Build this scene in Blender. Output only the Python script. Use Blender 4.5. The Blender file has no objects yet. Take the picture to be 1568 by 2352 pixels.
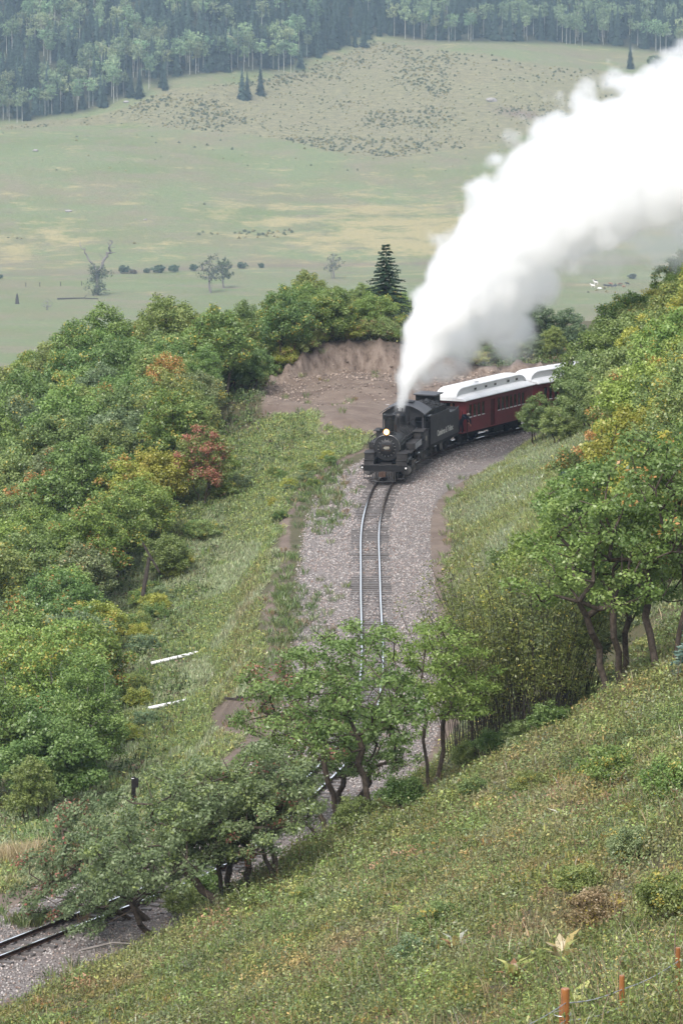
import bpy, bmesh, math, random
import numpy as np
from mathutils import Vector, Matrix, Euler

R = math.radians
rng = np.random.default_rng(7)
random.seed(7)
S = bpy.context.scene
COL = S.collection

# ------------------------------------------------------------------ camera, world, sun, exposure
CAM_H = 35.1
FPX = 10000.0            # focal length for a 1568 x 2352 frame
PITCH = math.atan((1176 + 250) / FPX)
cam = bpy.data.cameras.new('camera')
cam_o = bpy.data.objects.new('camera', cam)
COL.objects.link(cam_o)
cam.sensor_fit = 'VERTICAL'
cam.sensor_height = 24.0
cam.lens = 24.0 * FPX / 2352
cam.clip_start = 1.0
cam.clip_end = 8000
cam_o.location = (0, 0, CAM_H)
cam_o.rotation_euler = (math.pi / 2 - PITCH, 0, 0)
S.camera = cam_o

SUN_EL, SUN_AZ = R(50), R(203)       # azimuth clockwise from +Y
world = bpy.data.worlds.new('World')
S.world = world
world.use_nodes = True
wn = world.node_tree.nodes
sky = wn.new('ShaderNodeTexSky')
sky.sky_type = 'NISHITA'
sky.sun_disc = False
sky.sun_elevation = SUN_EL
sky.sun_rotation = SUN_AZ
sky.air_density = 1.0
sky.dust_density = 6.0
sky.ozone_density = 1.0
deck = wn.new('ShaderNodeMix')            # a high white cloud deck veils most of the blue
deck.data_type = 'RGBA'
deck.inputs[0].default_value = 0.72
deck.inputs[7].default_value = (4.5, 4.7, 5.0, 1)
world.node_tree.links.new(sky.outputs[0], deck.inputs[6])
world.node_tree.links.new(deck.outputs[2], wn['Background'].inputs[0])
wn['Background'].inputs[1].default_value = 0.15

sun = bpy.data.lights.new('sun', 'SUN')
sun_o = bpy.data.objects.new('sun', sun)
COL.objects.link(sun_o)
sun.energy = 2.1
sun.angle = R(24)
sun.color = (1.0, 0.96, 0.9)
sdir = Vector((math.sin(SUN_AZ) * math.cos(SUN_EL), math.cos(SUN_AZ) * math.cos(SUN_EL), math.sin(SUN_EL)))
sun_o.rotation_euler = sdir.to_track_quat('Z', 'Y').to_euler()

S.view_settings.view_transform = 'Standard'
S.view_settings.look = 'None'
S.view_settings.gamma = 1.0
S.view_settings.exposure = 0.88
S.cycles.use_denoising = True
S.cycles.max_bounces = 24
S.cycles.diffuse_bounces = 3
S.cycles.glossy_bounces = 2
S.cycles.transmission_bounces = 3
S.cycles.volume_bounces = 22
S.cycles.transparent_max_bounces = 6
S.cycles.volume_step_rate = 3.0
S.cycles.volume_max_steps = 256

# ------------------------------------------------------------------ helpers
cp_, sp_ = math.cos(PITCH), math.sin(PITCH)


def ray(px, py):
    xc, yc = (px - 784) / FPX, (py - 1176) / FPX
    return xc, cp_ - yc * sp_, -sp_ - yc * cp_


def at(px, py, z=0.0):
    x, y, dz = ray(px, py)
    t = (z - CAM_H) / dz
    return x * t, y * t, z


def atY(px, py, Y):
    x, y, dz = ray(px, py)
    t = Y / y
    return x * t, Y, CAM_H + dz * t


def proj(x, y, z):
    z = z - CAM_H
    zc = y * cp_ - z * sp_
    yd = -y * sp_ - z * cp_
    return 784 + FPX * x / zc, 1176 + FPX * yd / zc


def sstep(a, b, x):
    t = np.clip((x - a) / (b - a), 0, 1)
    return t * t * (3 - 2 * t)


def _hash(ix, iy, seed):
    n = (ix.astype(np.int64) * 374761393 + iy.astype(np.int64) * 668265263 + seed * 974634777) & 0x7fffffff
    n = ((n ^ (n >> 13)) * 1274126177) & 0x7fffffff
    return ((n ^ (n >> 16)) & 0xffff) / 65535.0


def vnoise(x, y, seed=0):
    x = np.asarray(x, float); y = np.asarray(y, float)
    ix, iy = np.floor(x), np.floor(y)
    fx, fy = x - ix, y - iy
    fx = fx * fx * (3 - 2 * fx); fy = fy * fy * (3 - 2 * fy)
    a = _hash(ix, iy, seed); b = _hash(ix + 1, iy, seed)
    c = _hash(ix, iy + 1, seed); d = _hash(ix + 1, iy + 1, seed)
    return (a * (1 - fx) + b * fx) * (1 - fy) + (c * (1 - fx) + d * fx) * fy


def fbm(x, y, seed=0, oct=4):
    v, a, s = 0, 0.5, 0
    for k in range(oct):
        v = v + a * vnoise(np.asarray(x) * 2 ** k, np.asarray(y) * 2 ** k, seed + k)
        s += a
        a *= 0.5
    return v / s


def new_obj(name, me, parent=None, mat=None, mats=None):
    o = bpy.data.objects.new(name, me)
    COL.objects.link(o)
    if parent is not None:
        o.parent = parent
    if mat is not None and me is not None and not len(me.materials):
        me.materials.append(mat)
    if mats is not None:
        for m in mats:
            me.materials.append(m)
    return o


def tag(o, label=None, cat=None, group=None, kind=None):
    if label: o['label'] = label
    if cat: o['category'] = cat
    if group: o['group'] = group
    if kind: o['kind'] = kind
    return o


def empty(name, loc=(0, 0, 0), rz=0.0, label=None, cat=None, group=None):
    o = bpy.data.objects.new(name, None)
    COL.objects.link(o)
    o.location = loc
    o.rotation_euler = (0, 0, rz)
    o.empty_display_size = 0.2
    return tag(o, label, cat, group)


def np_mesh(name, verts, faces, smooth=False, fattr=None, vattr=None, vcol=None, midx=None):
    """faces: (M,k) int array, all of the same size k"""
    verts = np.ascontiguousarray(verts, np.float32)
    faces = np.ascontiguousarray(faces, np.int32)
    me = bpy.data.meshes.new(name)
    M, k = faces.shape
    me.vertices.add(len(verts))
    me.vertices.foreach_set('co', verts.ravel())
    me.loops.add(M * k)
    me.loops.foreach_set('vertex_index', faces.ravel())
    me.polygons.add(M)
    me.polygons.foreach_set('loop_start', np.arange(0, M * k, k, dtype=np.int32))
    try:
        me.polygons.foreach_set('loop_total', np.full(M, k, np.int32))
    except Exception:
        pass
    if smooth:
        me.polygons.foreach_set('use_smooth', np.ones(M, bool))
    if midx is not None:
        me.polygons.foreach_set('material_index', np.ascontiguousarray(midx, np.int32))
    for nm, arr in (fattr or {}).items():
        a = me.attributes.new(nm, 'FLOAT', 'FACE')
        a.data.foreach_set('value', np.ascontiguousarray(arr, np.float32))
    for nm, arr in (vattr or {}).items():
        a = me.attributes.new(nm, 'FLOAT', 'POINT')
        a.data.foreach_set('value', np.ascontiguousarray(arr, np.float32))
    if vcol is not None:     # per face colour
        a = me.attributes.new('tint', 'FLOAT_COLOR', 'FACE')
        c = np.ones((len(vcol), 4), np.float32); c[:, :3] = vcol
        a.data.foreach_set('color', c.ravel())
    me.update(calc_edges=True)
    me.validate()
    return me


class MB:
    """collects simple solids into ONE mesh"""
    def __init__(s):
        s.v, s.f, s.m = [], [], []

    def add(s, vs, fs, m=0):
        b = len(s.v)
        s.v += [tuple(p) for p in vs]
        for f in fs:
            s.f.append([i + b for i in f]); s.m.append(m)
        return s

    def box(s, x0, x1, y0, y1, z0, z1, m=0, mat=None):
        vs = [(x0, y0, z0), (x1, y0, z0), (x1, y1, z0), (x0, y1, z0), (x0, y0, z1), (x1, y0, z1), (x1, y1, z1), (x0, y1, z1)]
        if mat is not None:
            vs = [tuple(mat @ Vector(p)) for p in vs]
        return s.add(vs, [(0, 3, 2, 1), (4, 5, 6, 7), (0, 1, 5, 4), (1, 2, 6, 5), (2, 3, 7, 6), (3, 0, 4, 7)], m)

    def hexa(s, vs, m=0):
        return s.add(vs, [(0, 3, 2, 1), (4, 5, 6, 7), (0, 1, 5, 4), (1, 2, 6, 5), (2, 3, 7, 6), (3, 0, 4, 7)], m)

    def cyl(s, a, b, r, r2=None, n=16, m=0, caps=True):
        a, b = Vector(a), Vector(b)
        r2 = r if r2 is None else r2
        d = (b - a).normalized()
        u = d.orthogonal().normalized(); w = d.cross(u)
        vs = []
        for c, rr in ((a, r), (b, r2)):
            for i in range(n):
                t = 2 * math.pi * i / n
                vs.append(c + (u * math.cos(t) + w * math.sin(t)) * rr)
        fs = [(i, (i + 1) % n, n + (i + 1) % n, n + i) for i in range(n)]
        if caps:
            fs += [tuple(range(n))[::-1], tuple(range(n, 2 * n))]
        return s.add(vs, fs, m)

    def tube(s, pts, r, n=6, m=0, r2=None):
        pts = [Vector(p) for p in pts]
        rr = [r + ((r if r2 is None else r2) - r) * i / max(1, len(pts) - 1) for i in range(len(pts))]
        vs = []
        up = Vector((0, 0, 1))
        for i, p in enumerate(pts):
            d = (pts[min(i + 1, len(pts) - 1)] - pts[max(i - 1, 0)]).normalized()
            u = d.cross(up)
            if u.length < 0.05: u = d.cross(Vector((1, 0, 0)))
            u.normalize(); w = u.cross(d)
            for k in range(n):
                t = 2 * math.pi * k / n
                vs.append(p + (u * math.cos(t) + w * math.sin(t)) * rr[i])
        fs = []
        for i in range(len(pts) - 1):
            for k in range(n):
                fs.append((i * n + k, i * n + (k + 1) % n, (i + 1) * n + (k + 1) % n, (i + 1) * n + k))
        fs += [tuple(range(n))[::-1], tuple(range((len(pts) - 1) * n, len(pts) * n))]
        return s.add(vs, fs, m)

    def lathe(s, prof, c=(0, 0, 0), n=24, axis='z', m=0):
        """prof: list of (radius, height) along axis"""
        vs = []
        for r, h in prof:
            for i in range(n):
                t = 2 * math.pi * i / n
                a, b = r * math.cos(t), r * math.sin(t)
                p = (a, b, h) if axis == 'z' else (a, h, b) if axis == 'y' else (h, a, b)
                vs.append((c[0] + p[0], c[1] + p[1], c[2] + p[2]))
        fs = []
        for j in range(len(prof) - 1):
            for i in range(n):
                q = (j * n + i, j * n + (i + 1) % n, (j + 1) * n + (i + 1) % n, (j + 1) * n + i)
                fs.append(q if axis != 'y' else q[::-1])
        e0, e1 = tuple(range(n)), tuple(range((len(prof) - 1) * n, len(prof) * n))
        fs += [e0[::-1], e1]
        return s.add(vs, fs, m)

    def build(s, name, mat, parent=None, smooth=40, mats=None):
        me = bpy.data.meshes.new(name)
        me.from_pydata(s.v, [], s.f)
        for i, p in enumerate(me.polygons):
            p.material_index = s.m[i]
        bm = bmesh.new(); bm.from_mesh(me)
        bmesh.ops.recalc_face_normals(bm, faces=bm.faces)
        bm.to_mesh(me); bm.free()
        if smooth:
            for p in me.polygons: p.use_smooth = True
            me.set_sharp_from_angle(angle=R(smooth))
        return new_obj(name, me, parent, mat if mats is None else None, mats)


# ------------------------------------------------------------------ materials
class NT:
    def __init__(s, name):
        s.m = bpy.data.materials.new(name)
        s.m.use_nodes = True
        s.t = s.m.node_tree
        s.t.nodes.clear()
        s.out = s.t.nodes.new('ShaderNodeOutputMaterial')

    def n(s, typ, ins=None, **kw):
        nd = s.t.nodes.new(typ)
        for k, v in kw.items(): setattr(nd, k, v)
        for k, v in (ins or {}).items(): s.set(nd.inputs[k], v)
        return nd

    def set(s, sock, v):
        if isinstance(v, bpy.types.NodeSocket): s.t.links.new(v, sock)
        elif isinstance(v, bpy.types.Node): s.t.links.new(v.outputs[0], sock)
        elif isinstance(v, tuple) and len(v) == 3 and sock.type == 'RGBA': sock.default_value = (*v, 1)
        else: sock.default_value = v

    def math(s, op, a, b=0.0, c=0.0, clamp=False):
        nd = s.n('ShaderNodeMath', operation=op, use_clamp=clamp)
        s.set(nd.inputs[0], a); s.set(nd.inputs[1], b); s.set(nd.inputs[2], c)
        return nd.outputs[0]

    def mix(s, f, a, b, mode='MIX'):
        nd = s.n('ShaderNodeMix', data_type='RGBA', blend_type=mode)
        s.set(nd.inputs[0], f); s.set(nd.inputs[6], a); s.set(nd.inputs[7], b)
        return nd.outputs[2]

    def noise(s, scale, detail=4, rough=.55, vec=None, out=0, dim='3D'):
        nd = s.n('ShaderNodeTexNoise', {'Scale': scale, 'Detail': detail, 'Roughness': rough}, noise_dimensions=dim)
        if vec is not None: s.set(nd.inputs['Vector'], vec)
        return nd.outputs[out]

    def ramp(s, f, stops):
        nd = s.n('ShaderNodeValToRGB', {0: f})
        e = nd.color_ramp.elements
        while len(e) < len(stops): e.new(0.5)
        for el, (p, c) in zip(e, stops):
            el.position = p; el.color = (*c, 1) if len(c) == 3 else c
        return nd.outputs[0]

    def rng(s, f, a, b, c=0., d=1.):
        nd = s.n('ShaderNodeMapRange', {0: f, 1: a, 2: b, 3: c, 4: d})
        return nd.outputs[0]

    def pos(s, scale=(1, 1, 1), kind='Object'):
        tc = s.n('ShaderNodeTexCoord')
        mp = s.n('ShaderNodeMapping', {'Vector': tc.outputs[kind], 'Scale': scale})
        return mp.outputs[0]

    def pbr(s, color, rough=.7, metal=0., spec=.4, bump=None, bstr=.4, bdist=.03):
        ins = {'Base Color': color, 'Roughness': rough, 'Metallic': metal, 'Specular IOR Level': spec}
        nd = s.n('ShaderNodeBsdfPrincipled', ins)
        if bump is not None:
            b = s.n('ShaderNodeBump', {'Strength': bstr, 'Distance': bdist, 'Height': bump})
            s.t.links.new(b.outputs[0], nd.inputs['Normal'])
        s.t.links.new(nd.outputs[0], s.out.inputs[0])
        return s.m


def simple(name, col, rough=.6, metal=0., spec=.4, var=.25, scale=3., grime=None, gscale=1.2):
    t = NT(name)
    p = t.pos()
    n1 = t.noise(scale, 5, .6, p)
    c = t.mix(t.rng(n1, .3, .75), tuple(x * (1 - var) for x in col), tuple(min(1, x * (1 + var)) for x in col))
    if grime:
        n2 = t.noise(gscale, 6, .65, p)
        c = t.mix(t.rng(n2, .5, .72, 0, .8), c, grime)
    return t.pbr(c, rough, metal, spec, n1, .15, .02)


def leaf_mat(name, gloss=.03, grough=.4, transl=.33):
    """leaf colour comes from the object's colour; per-leaf 'v' spreads it and 'aut' turns some leaves towards the object's second colour"""
    t = NT(name)
    oi = t.n('ShaderNodeObjectInfo')
    v = t.n('ShaderNodeAttribute', attribute_name='v').outputs['Fac']
    aut = t.n('ShaderNodeAttribute', attribute_name='aut').outputs['Fac']
    c2 = t.n('ShaderNodeAttribute', attribute_name='leaf_two', attribute_type='OBJECT').outputs['Color']
    am = t.n('ShaderNodeAttribute', attribute_name='leaf_turn', attribute_type='OBJECT').outputs['Fac']
    k = t.math('GREATER_THAN', am, aut)
    base = t.mix(k, oi.outputs['Color'], c2)
    hsv = t.n('ShaderNodeHueSaturation', {'Color': base, 'Hue': t.rng(v, 0, 1, .515, .485), 'Saturation': t.rng(v, 0, 1, 1.1, .95),
                                          'Value': t.rng(v, 0, 1, .58, 1.45)})
    col = hsv.outputs[0]
    d = t.n('ShaderNodeBsdfDiffuse', {0: col})
    tr = t.n('ShaderNodeBsdfTranslucent', {0: t.mix(.5, col, (.25, .33, .04), 'MULTIPLY') if False else col})
    g = t.n('ShaderNodeBsdfGlossy', {0: (1, 1, 1), 'Roughness': grough})
    m1 = t.n('ShaderNodeMixShader', {0: transl, 1: d.outputs[0], 2: tr.outputs[0]})
    m2 = t.n('ShaderNodeMixShader', {0: gloss, 1: m1.outputs[0], 2: g.outputs[0]})
    t.t.links.new(m2.outputs[0], t.out.inputs[0])
    return t.m


def tint_mat(name, gloss=.03, grough=.45, transl=.35):
    t = NT(name)
    col = t.n('ShaderNodeAttribute', attribute_name='tint').outputs['Color']
    d = t.n('ShaderNodeBsdfDiffuse', {0: col})
    tr = t.n('ShaderNodeBsdfTranslucent', {0: col})
    g = t.n('ShaderNodeBsdfGlossy', {0: (1, 1, 1), 'Roughness': grough})
    m1 = t.n('ShaderNodeMixShader', {0: transl, 1: d.outputs[0], 2: tr.outputs[0]})
    m2 = t.n('ShaderNodeMixShader', {0: gloss, 1: m1.outputs[0], 2: g.outputs[0]})
    t.t.links.new(m2.outputs[0], t.out.inputs[0])
    return t.m


M = {}
M['leaf'] = leaf_mat('leaf')
M['leaf_far'] = leaf_mat('leaf_far', gloss=.01, transl=.2)
M['ground_leaf'] = tint_mat('ground_leaf')
M['grass'] = tint_mat('grass_blade', gloss=.05, grough=.35)
M['bark'] = simple('bark', (.085, .068, .055), .9, 0, .1, .5, 9)
M['bark_red'] = simple('bark_red', (.10, .06, .05), .9, 0, .1, .5, 9)
M['bark_pale'] = simple('bark_pale', (.44, .43, .39), .9, 0, .1, .25, 1.5, grime=(.12, .11, .09), gscale=.6)
M['bark_grey'] = simple('bark_grey', (.2, .18, .17), .9, 0, .1, .35, 4)
M['loco'] = simple('sooty_black_paint', (.009, .009, .0105), .42, 0, .35, .5, 2.5, grime=(.05, .047, .047))
M['loco_dust'] = simple('dusty_black_paint', (.022, .021, .022), .65, 0, .3, .5, 2.0, grime=(.07, .064, .064))
M['loco_lid'] = simple('smokebox_graphite', (.018, .018, .02), .5, .2, .4, .4, 3)
M['tender'] = simple('tender_dark_grey_paint', (.05, .051, .059), .5, 0, .4, .3, .9, grime=(.078, .076, .083))
M['steel'] = simple('bare_steel', (.35, .34, .33), .35, .9, .5, .3, 4)
M['cyl_grey'] = simple('grey_cylinder_head', (.16, .155, .15), .55, .1, .4, .25, 3)
M['rust'] = simple('rusty_iron', (.06, .035, .025), .8, .1, .3, .5, 5)
M['maroon'] = simple('maroon_paint', (.19, .03, .036), .38, 0, .5, .18, .8, grime=(.13, .035, .035))
M['maroon_dark'] = simple('dark_maroon_paint', (.07, .012, .014), .5, 0, .4, .25, 1.5)
M['white_roof'] = simple('white_roof_paint', (.74, .75, .77), .4, 0, .4, .04, 1.2, grime=(.62, .63, .65), gscale=.9)
M['under'] = simple('underframe_black', (.014, .013, .013), .8, 0, .2, .4, 3)
M['coal'] = simple('coal', (.022, .022, .024), .35, 0, .5, .6, 8)
M['white'] = simple('white_paint', (.75, .75, .75), .5, 0, .4, .06, 3)
M['letter'] = simple('white_lettering', (.6, .6, .58), .6, 0, .3, .05, 3)
M['letter_dim'] = simple('pale_lettering', (.32, .3, .25), .6, 0, .3, .05, 3)
M['pipe'] = simple('white_plastic_pipe', (.8, .8, .82), .3, 0, .5, .04, 2)
M['oldwood'] = simple('weathered_wood', (.05, .042, .037), .9, 0, .2, .4, 6)
M['post'] = simple('varnished_orange_wood', (.27, .11, .035), .4, 0, .45, .3, 7)
M['wire'] = simple('galvanised_wire', (.4, .41, .42), .45, .8, .5, .1, 20)
M['skin'] = simple('skin', (.42, .2, .14), .6, 0, .4, .1, 10)
M['navy'] = simple('navy_cloth', (.014, .018, .035), .9, 0, .2, .3, 8)
M['shirt'] = simple('white_shirt', (.7, .7, .72), .9, 0, .2, .05, 8)
M['hair'] = simple('grey_hair', (.3, .27, .24), .9, 0, .2, .2, 20)
M['stone'] = simple('grey_stone', (.28, .26, .25), .9, 0, .2, .3, 6)


def glass():
    t = NT('window_glass')
    return t.pbr((.03, .04, .03), .06, 0, .8)


M['glass'] = glass()


def emit(name, c, s):
    t = NT(name)
    e = t.n('ShaderNodeEmission', {0: c, 1: s})
    t.t.links.new(e.outputs[0], t.out.inputs[0])
    return t.m


M['lamp'] = emit('lit_headlight', (1, .74, .4), 14)
M['glow_ring'] = emit('reflector_glow', (1, .42, .10), 2.2)  # ring emits by itself to imitate the headlight's orange glow on the reflector
M['lens'] = simple('clear_lens', (.7, .7, .7), .15, 0, .6, .05, 3)


def rail_top():
    t = NT('polished_rail_head')
    n = t.noise(2.5, 4, .6, t.pos())
    return t.pbr(t.mix(n, (.93, .93, .94), (.97, .97, .97)), .13, 1.0, .5)


M['rail_top'] = rail_top()
M['rail_side'] = simple('rail_rust', (.055, .032, .026), .75, .2, .3, .4, 4)


def tie_mat():
    t = NT('weathered_tie')
    oi = t.n('ShaderNodeObjectInfo')
    g = t.noise(6, 5, .6, t.pos((1, 8, 8)))
    c = t.mix(t.rng(g, .3, .7), (.035, .03, .028), (.15, .135, .13))
    c = t.mix(t.math('MULTIPLY', oi.outputs['Random'], .5), c, (.16, .15, .15))
    return t.pbr(c, .55, 0, .5, g, .5, .02)


M['tie'] = tie_mat()


def stone_mat():
    t = NT('ballast_stone')
    col = t.n('ShaderNodeAttribute', attribute_name='tint').outputs['Color']
    return t.pbr(col, .65, 0, .4)


M['ballast'] = stone_mat()


def near_ground():
    t = NT('hillside_ground')
    p = t.pos()
    bal = t.n('ShaderNodeAttribute', attribute_name='bal').outputs['Fac']
    dirt = t.n('ShaderNodeAttribute', attribute_name='dirt').outputs['Fac']
    n1 = t.noise(.8, 6, .6, p); n2 = t.noise(6, 6, .65, p)
    soil = t.mix(t.rng(n1, .35, .65), (.055, .06, .025), (.10, .095, .045))
    soil = t.mix(t.rng(n2, .4, .7), soil, (.09, .07, .045))
    d = t.mix(t.rng(n1, .3, .7), (.125, .092, .072), (.215, .168, .136))
    d = t.mix(t.rng(n2, .4, .75), d, (.155, .122, .1))
    vo = t.n('ShaderNodeTexVoronoi', {'Vector': p, 'Scale': 17.0})
    vs = t.n('ShaderNodeSeparateColor', {0: vo.outputs['Color']})
    b = t.ramp(vs.outputs[0], [(0, (.105, .095, .09)), (.35, (.205, .186, .176)), (.7, (.32, .295, .282)), (1, (.46, .435, .42))])
    b = t.mix(t.rng(t.noise(.35, 4, .6, p), .42, .68, 0, .55), b, (.24, .19, .175))
    b = t.mix(t.rng(vo.outputs['Distance'], .05, .5, 0, .6), b, (.09, .075, .075))
    nb = t.noise(1.6, 5, .65, p)
    bal_e = t.rng(t.math('ADD', bal, t.math('MULTIPLY', t.math('SUBTRACT', nb, .5), .9)), .4, .6)
    dirt_e = t.rng(t.math('ADD', dirt, t.math('MULTIPLY', t.math('SUBTRACT', nb, .5), .7)), .4, .62)
    sc = t.n('ShaderNodeAttribute', attribute_name='scar').outputs['Fac']
    pv = t.pos((1.6, 1.6, .5))
    n3 = t.noise(1.3, 6, .7, pv)
    d = t.mix(t.rng(t.noise(.45, 5, .6, p), .45, .62, 0, .6), d, (.1, .07, .057))
    d = t.mix(sc, d, t.ramp(n3, [(.3, (.055, .04, .032)), (.45, (.15, .115, .095)), (.6, (.235, .19, .16)), (.75, (.11, .083, .07))]))
    st = t.n('ShaderNodeAttribute', attribute_name='topsoil').outputs['Fac']
    d = t.mix(t.math('MULTIPLY', st, t.rng(n3, .3, .6)), d, (.05, .038, .03))
    c = t.mix(dirt_e, soil, d)
    c = t.mix(bal_e, c, b)
    h = t.math('ADD', t.math('MULTIPLY', vo.outputs['Distance'], -.06), t.math('MULTIPLY', n2, .12))
    return t.pbr(c, .8, 0, .3, h, .8, .6)


M['ground'] = near_ground()


def far_ground():
    t = NT('pasture')
    p = t.pos((1, 1, 0))
    pw = t.pos((.85, 1.25, 0))
    sage = t.n('ShaderNodeAttribute', attribute_name='sage').outputs['Fac']
    tanm = t.n('ShaderNodeAttribute', attribute_name='dry').outputs['Fac']
    wood = t.n('ShaderNodeAttribute', attribute_name='wood').outputs['Fac']
    bare = t.n('ShaderNodeAttribute', attribute_name='bare').outputs['Fac']
    n1 = t.noise(.012, 6, .6, p); n2 = t.noise(.05, 6, .62, pw); n3 = t.noise(.25, 5, .65, pw); n4 = t.noise(.02, 5, .6, pw)
    g = t.mix(t.rng(n1, .38, .62), (.18, .168, .105), (.135, .168, .075))
    g = t.mix(t.rng(n4, .44, .6), g, (.155, .185, .095))
    g = t.mix(t.rng(t.noise(.035, 6, .65, pw), .48, .66, 0, .7), g, (.20, .17, .125))
    dry = t.rng(t.math('ADD', t.math('ADD', n2, t.math('MULTIPLY', n3, .35)), t.math('MULTIPLY', tanm, .2)), .74, .92)
    g = t.mix(dry, g, (.29, .255, .14))
    br = t.rng(t.math('ADD', n2, t.math('MULTIPLY', n3, .5)), .66, .52, 0, .6)
    g = t.mix(br, g, (.14, .13, .09))
    sg = t.mix(t.rng(n3, .38, .62), (.15, .14, .09), (.235, .215, .13))
    g = t.mix(t.math('MULTIPLY', sage, .85), g, sg)
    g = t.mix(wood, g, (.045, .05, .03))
    g = t.mix(bare, g, t.mix(n3, (.13, .10, .085), (.19, .15, .12)))
    fine = t.noise(.55, 4, .7, pw)
    g = t.mix(t.rng(fine, .48, .7, 0, .55), g, t.mix(.55, g, (.05, .05, .025)))
    g = t.n('ShaderNodeHueSaturation', {'Color': g, 'Value': 1.04, 'Saturation': 1.06}).outputs[0]
    g = t.mix(t.rng(t.noise(.4, 5, .7, pw), .55, .72, 0, .5), g, (.33, .28, .17))
    return t.pbr(g, .95, 0, .1, fine, .6, 1.5)


M['pasture'] = far_ground()
# ------------------------------------------------------------------ the line of the track
PX_LINE = [(0, 2193), (148, 2133), (510, 1988), (653, 1867), (738, 1791), (788, 1740), (825, 1690), (848, 1600), (855, 1520),
           (853, 1436), (850.8, 1378), (850, 1314), (848.5, 1241), (852, 1202), (861, 1164), (880, 1115)]
ctrl = [np.array(at(*q)[:2]) for q in PX_LINE]
d0 = (ctrl[0] - ctrl[1]) / np.linalg.norm(ctrl[0] - ctrl[1])
hd = math.atan2(-d0[0], -d0[1])
start = []
p = ctrl[0].copy(); a = hd
for k in range(9):
    a += R(3.0)
    p = p - 6.0 * np.array([math.sin(a), math.cos(a)])
    start.insert(0, p.copy())
ctrl = start + ctrl
p = ctrl[-1].copy(); h = R(6.5)
tail = []
for k in range(40):                         # the curve the train is rounding
    s_ = 3.0 * (k + 1)
    h = R(float(np.interp(s_ - 1.5, [0, 5, 10, 14.5, 19, 24.5, 30, 44], [6.5, 9.8, 13, 16.8, 21.8, 28, 33, 41])))
    p = p + 3.0 * np.array([math.sin(h), math.cos(h)])
    tail.append(p.copy())
ctrl = np.array(ctrl + tail)


def smooth_line(c, step=.5):
    out = []
    for i in range(len(c) - 1):
        p0, p1, p2, p3 = c[max(i - 1, 0)], c[i], c[i + 1], c[min(i + 2, len(c) - 1)]
        n = max(2, int(np.linalg.norm(p2 - p1) / .5))
        for k in range(n):
            t = k / n
            out.append(.5 * ((2 * p1) + (-p0 + p2) * t + (2 * p0 - 5 * p1 + 4 * p2 - p3) * t * t + (-p0 + 3 * p1 - 3 * p2 + p3) * t ** 3))
    out.append(c[-1])
    out = np.array(out)
    for _ in range(60):                     # take the wobble out
        out[1:-1] = .5 * out[1:-1] + .25 * (out[:-2] + out[2:])
    d = np.r_[0, np.cumsum(np.linalg.norm(np.diff(out, axis=0), axis=1))]
    s = np.arange(0, d[-1], step)
    return np.c_[np.interp(s, d, out[:, 0]), np.interp(s, d, out[:, 1])], s


LINE, LS = smooth_line(ctrl)
TAN = np.gradient(LINE, axis=0)
TAN /= np.linalg.norm(TAN, axis=1)[:, None]
i_front = int(np.argmin(np.abs(LINE[:, 1] - 257.0)))
S_FRONT = LS[i_front]


def on_line(s):
    x = np.interp(s, LS, LINE[:, 0]); y = np.interp(s, LS, LINE[:, 1])
    tx = np.interp(s, LS, TAN[:, 0]); ty = np.interp(s, LS, TAN[:, 1])
    return x, y, math.atan2(tx, ty)


def lateral(x, y):
    """signed distance to the track, right positive"""
    x = np.ravel(np.asarray(x, float)); y = np.ravel(np.asarray(y, float))
    L = LINE[::2]; T = TAN[::2]
    out = np.empty(len(x))
    for i in range(0, len(x), 20000):
        dx = x[i:i + 20000, None] - L[None, :, 0]; dy = y[i:i + 20000, None] - L[None, :, 1]
        d2 = dx * dx + dy * dy
        j = np.argmin(d2, axis=1)
        r = np.arange(len(j))
        sg = np.sign(dx[r, j] * T[j, 1] - dy[r, j] * T[j, 0])
        out[i:i + 20000] = np.sqrt(d2[r, j]) * sg
    return out


# ------------------------------------------------------------------ the lie of the land
PX_Z = [(1425, 2405, 17.6), (1555, 2330, 18.2), (1297, 2440, 17.3), (1500, 2200, 15.6), (700, 2352, 8.3), (300, 2352, 3.2), (0, 2352, .9),
        (1000, 2100, 11.2), (600, 2200, 5.6), (850, 1890, 3.5), (1000, 1800, 3.9), (1200, 1900, 8.6), (1400, 1600, 7.4), (1568, 1540, 9.2),
        (1400, 1900, 12.2), (530, 2090, 2.0), (350, 2175, .9), (1000, 2000, 8.3), (1000, 2352, 13.3), (1250, 1700, 5.6), (1050, 1730, 3.0),
        (1187, 1070, .6), (1187, 1140, 1.3), (1120, 1080, .3), (1230, 1010, .35), (1300, 1100, 3.0), (1200, 1200, 2.1), (1350, 1000, 3.2), (1500, 800, 6), (1568, 1000, 8), (1568, 1300, 8.5), (1400, 1300, 6),
        (1250, 1500, 3.2), (1110, 1350, 1.8), (1120, 1150, .9),
        (350, 1440, -4.6), (300, 1750, -4.3), (150, 1885, -4.6), (0, 1900, -4.6), (20, 1990, -.4), (450, 1250, -3.1), (560, 1000, -.6), (620, 950, 0.1), (700, 1000, .1), (600, 1080, -.4)]
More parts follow.
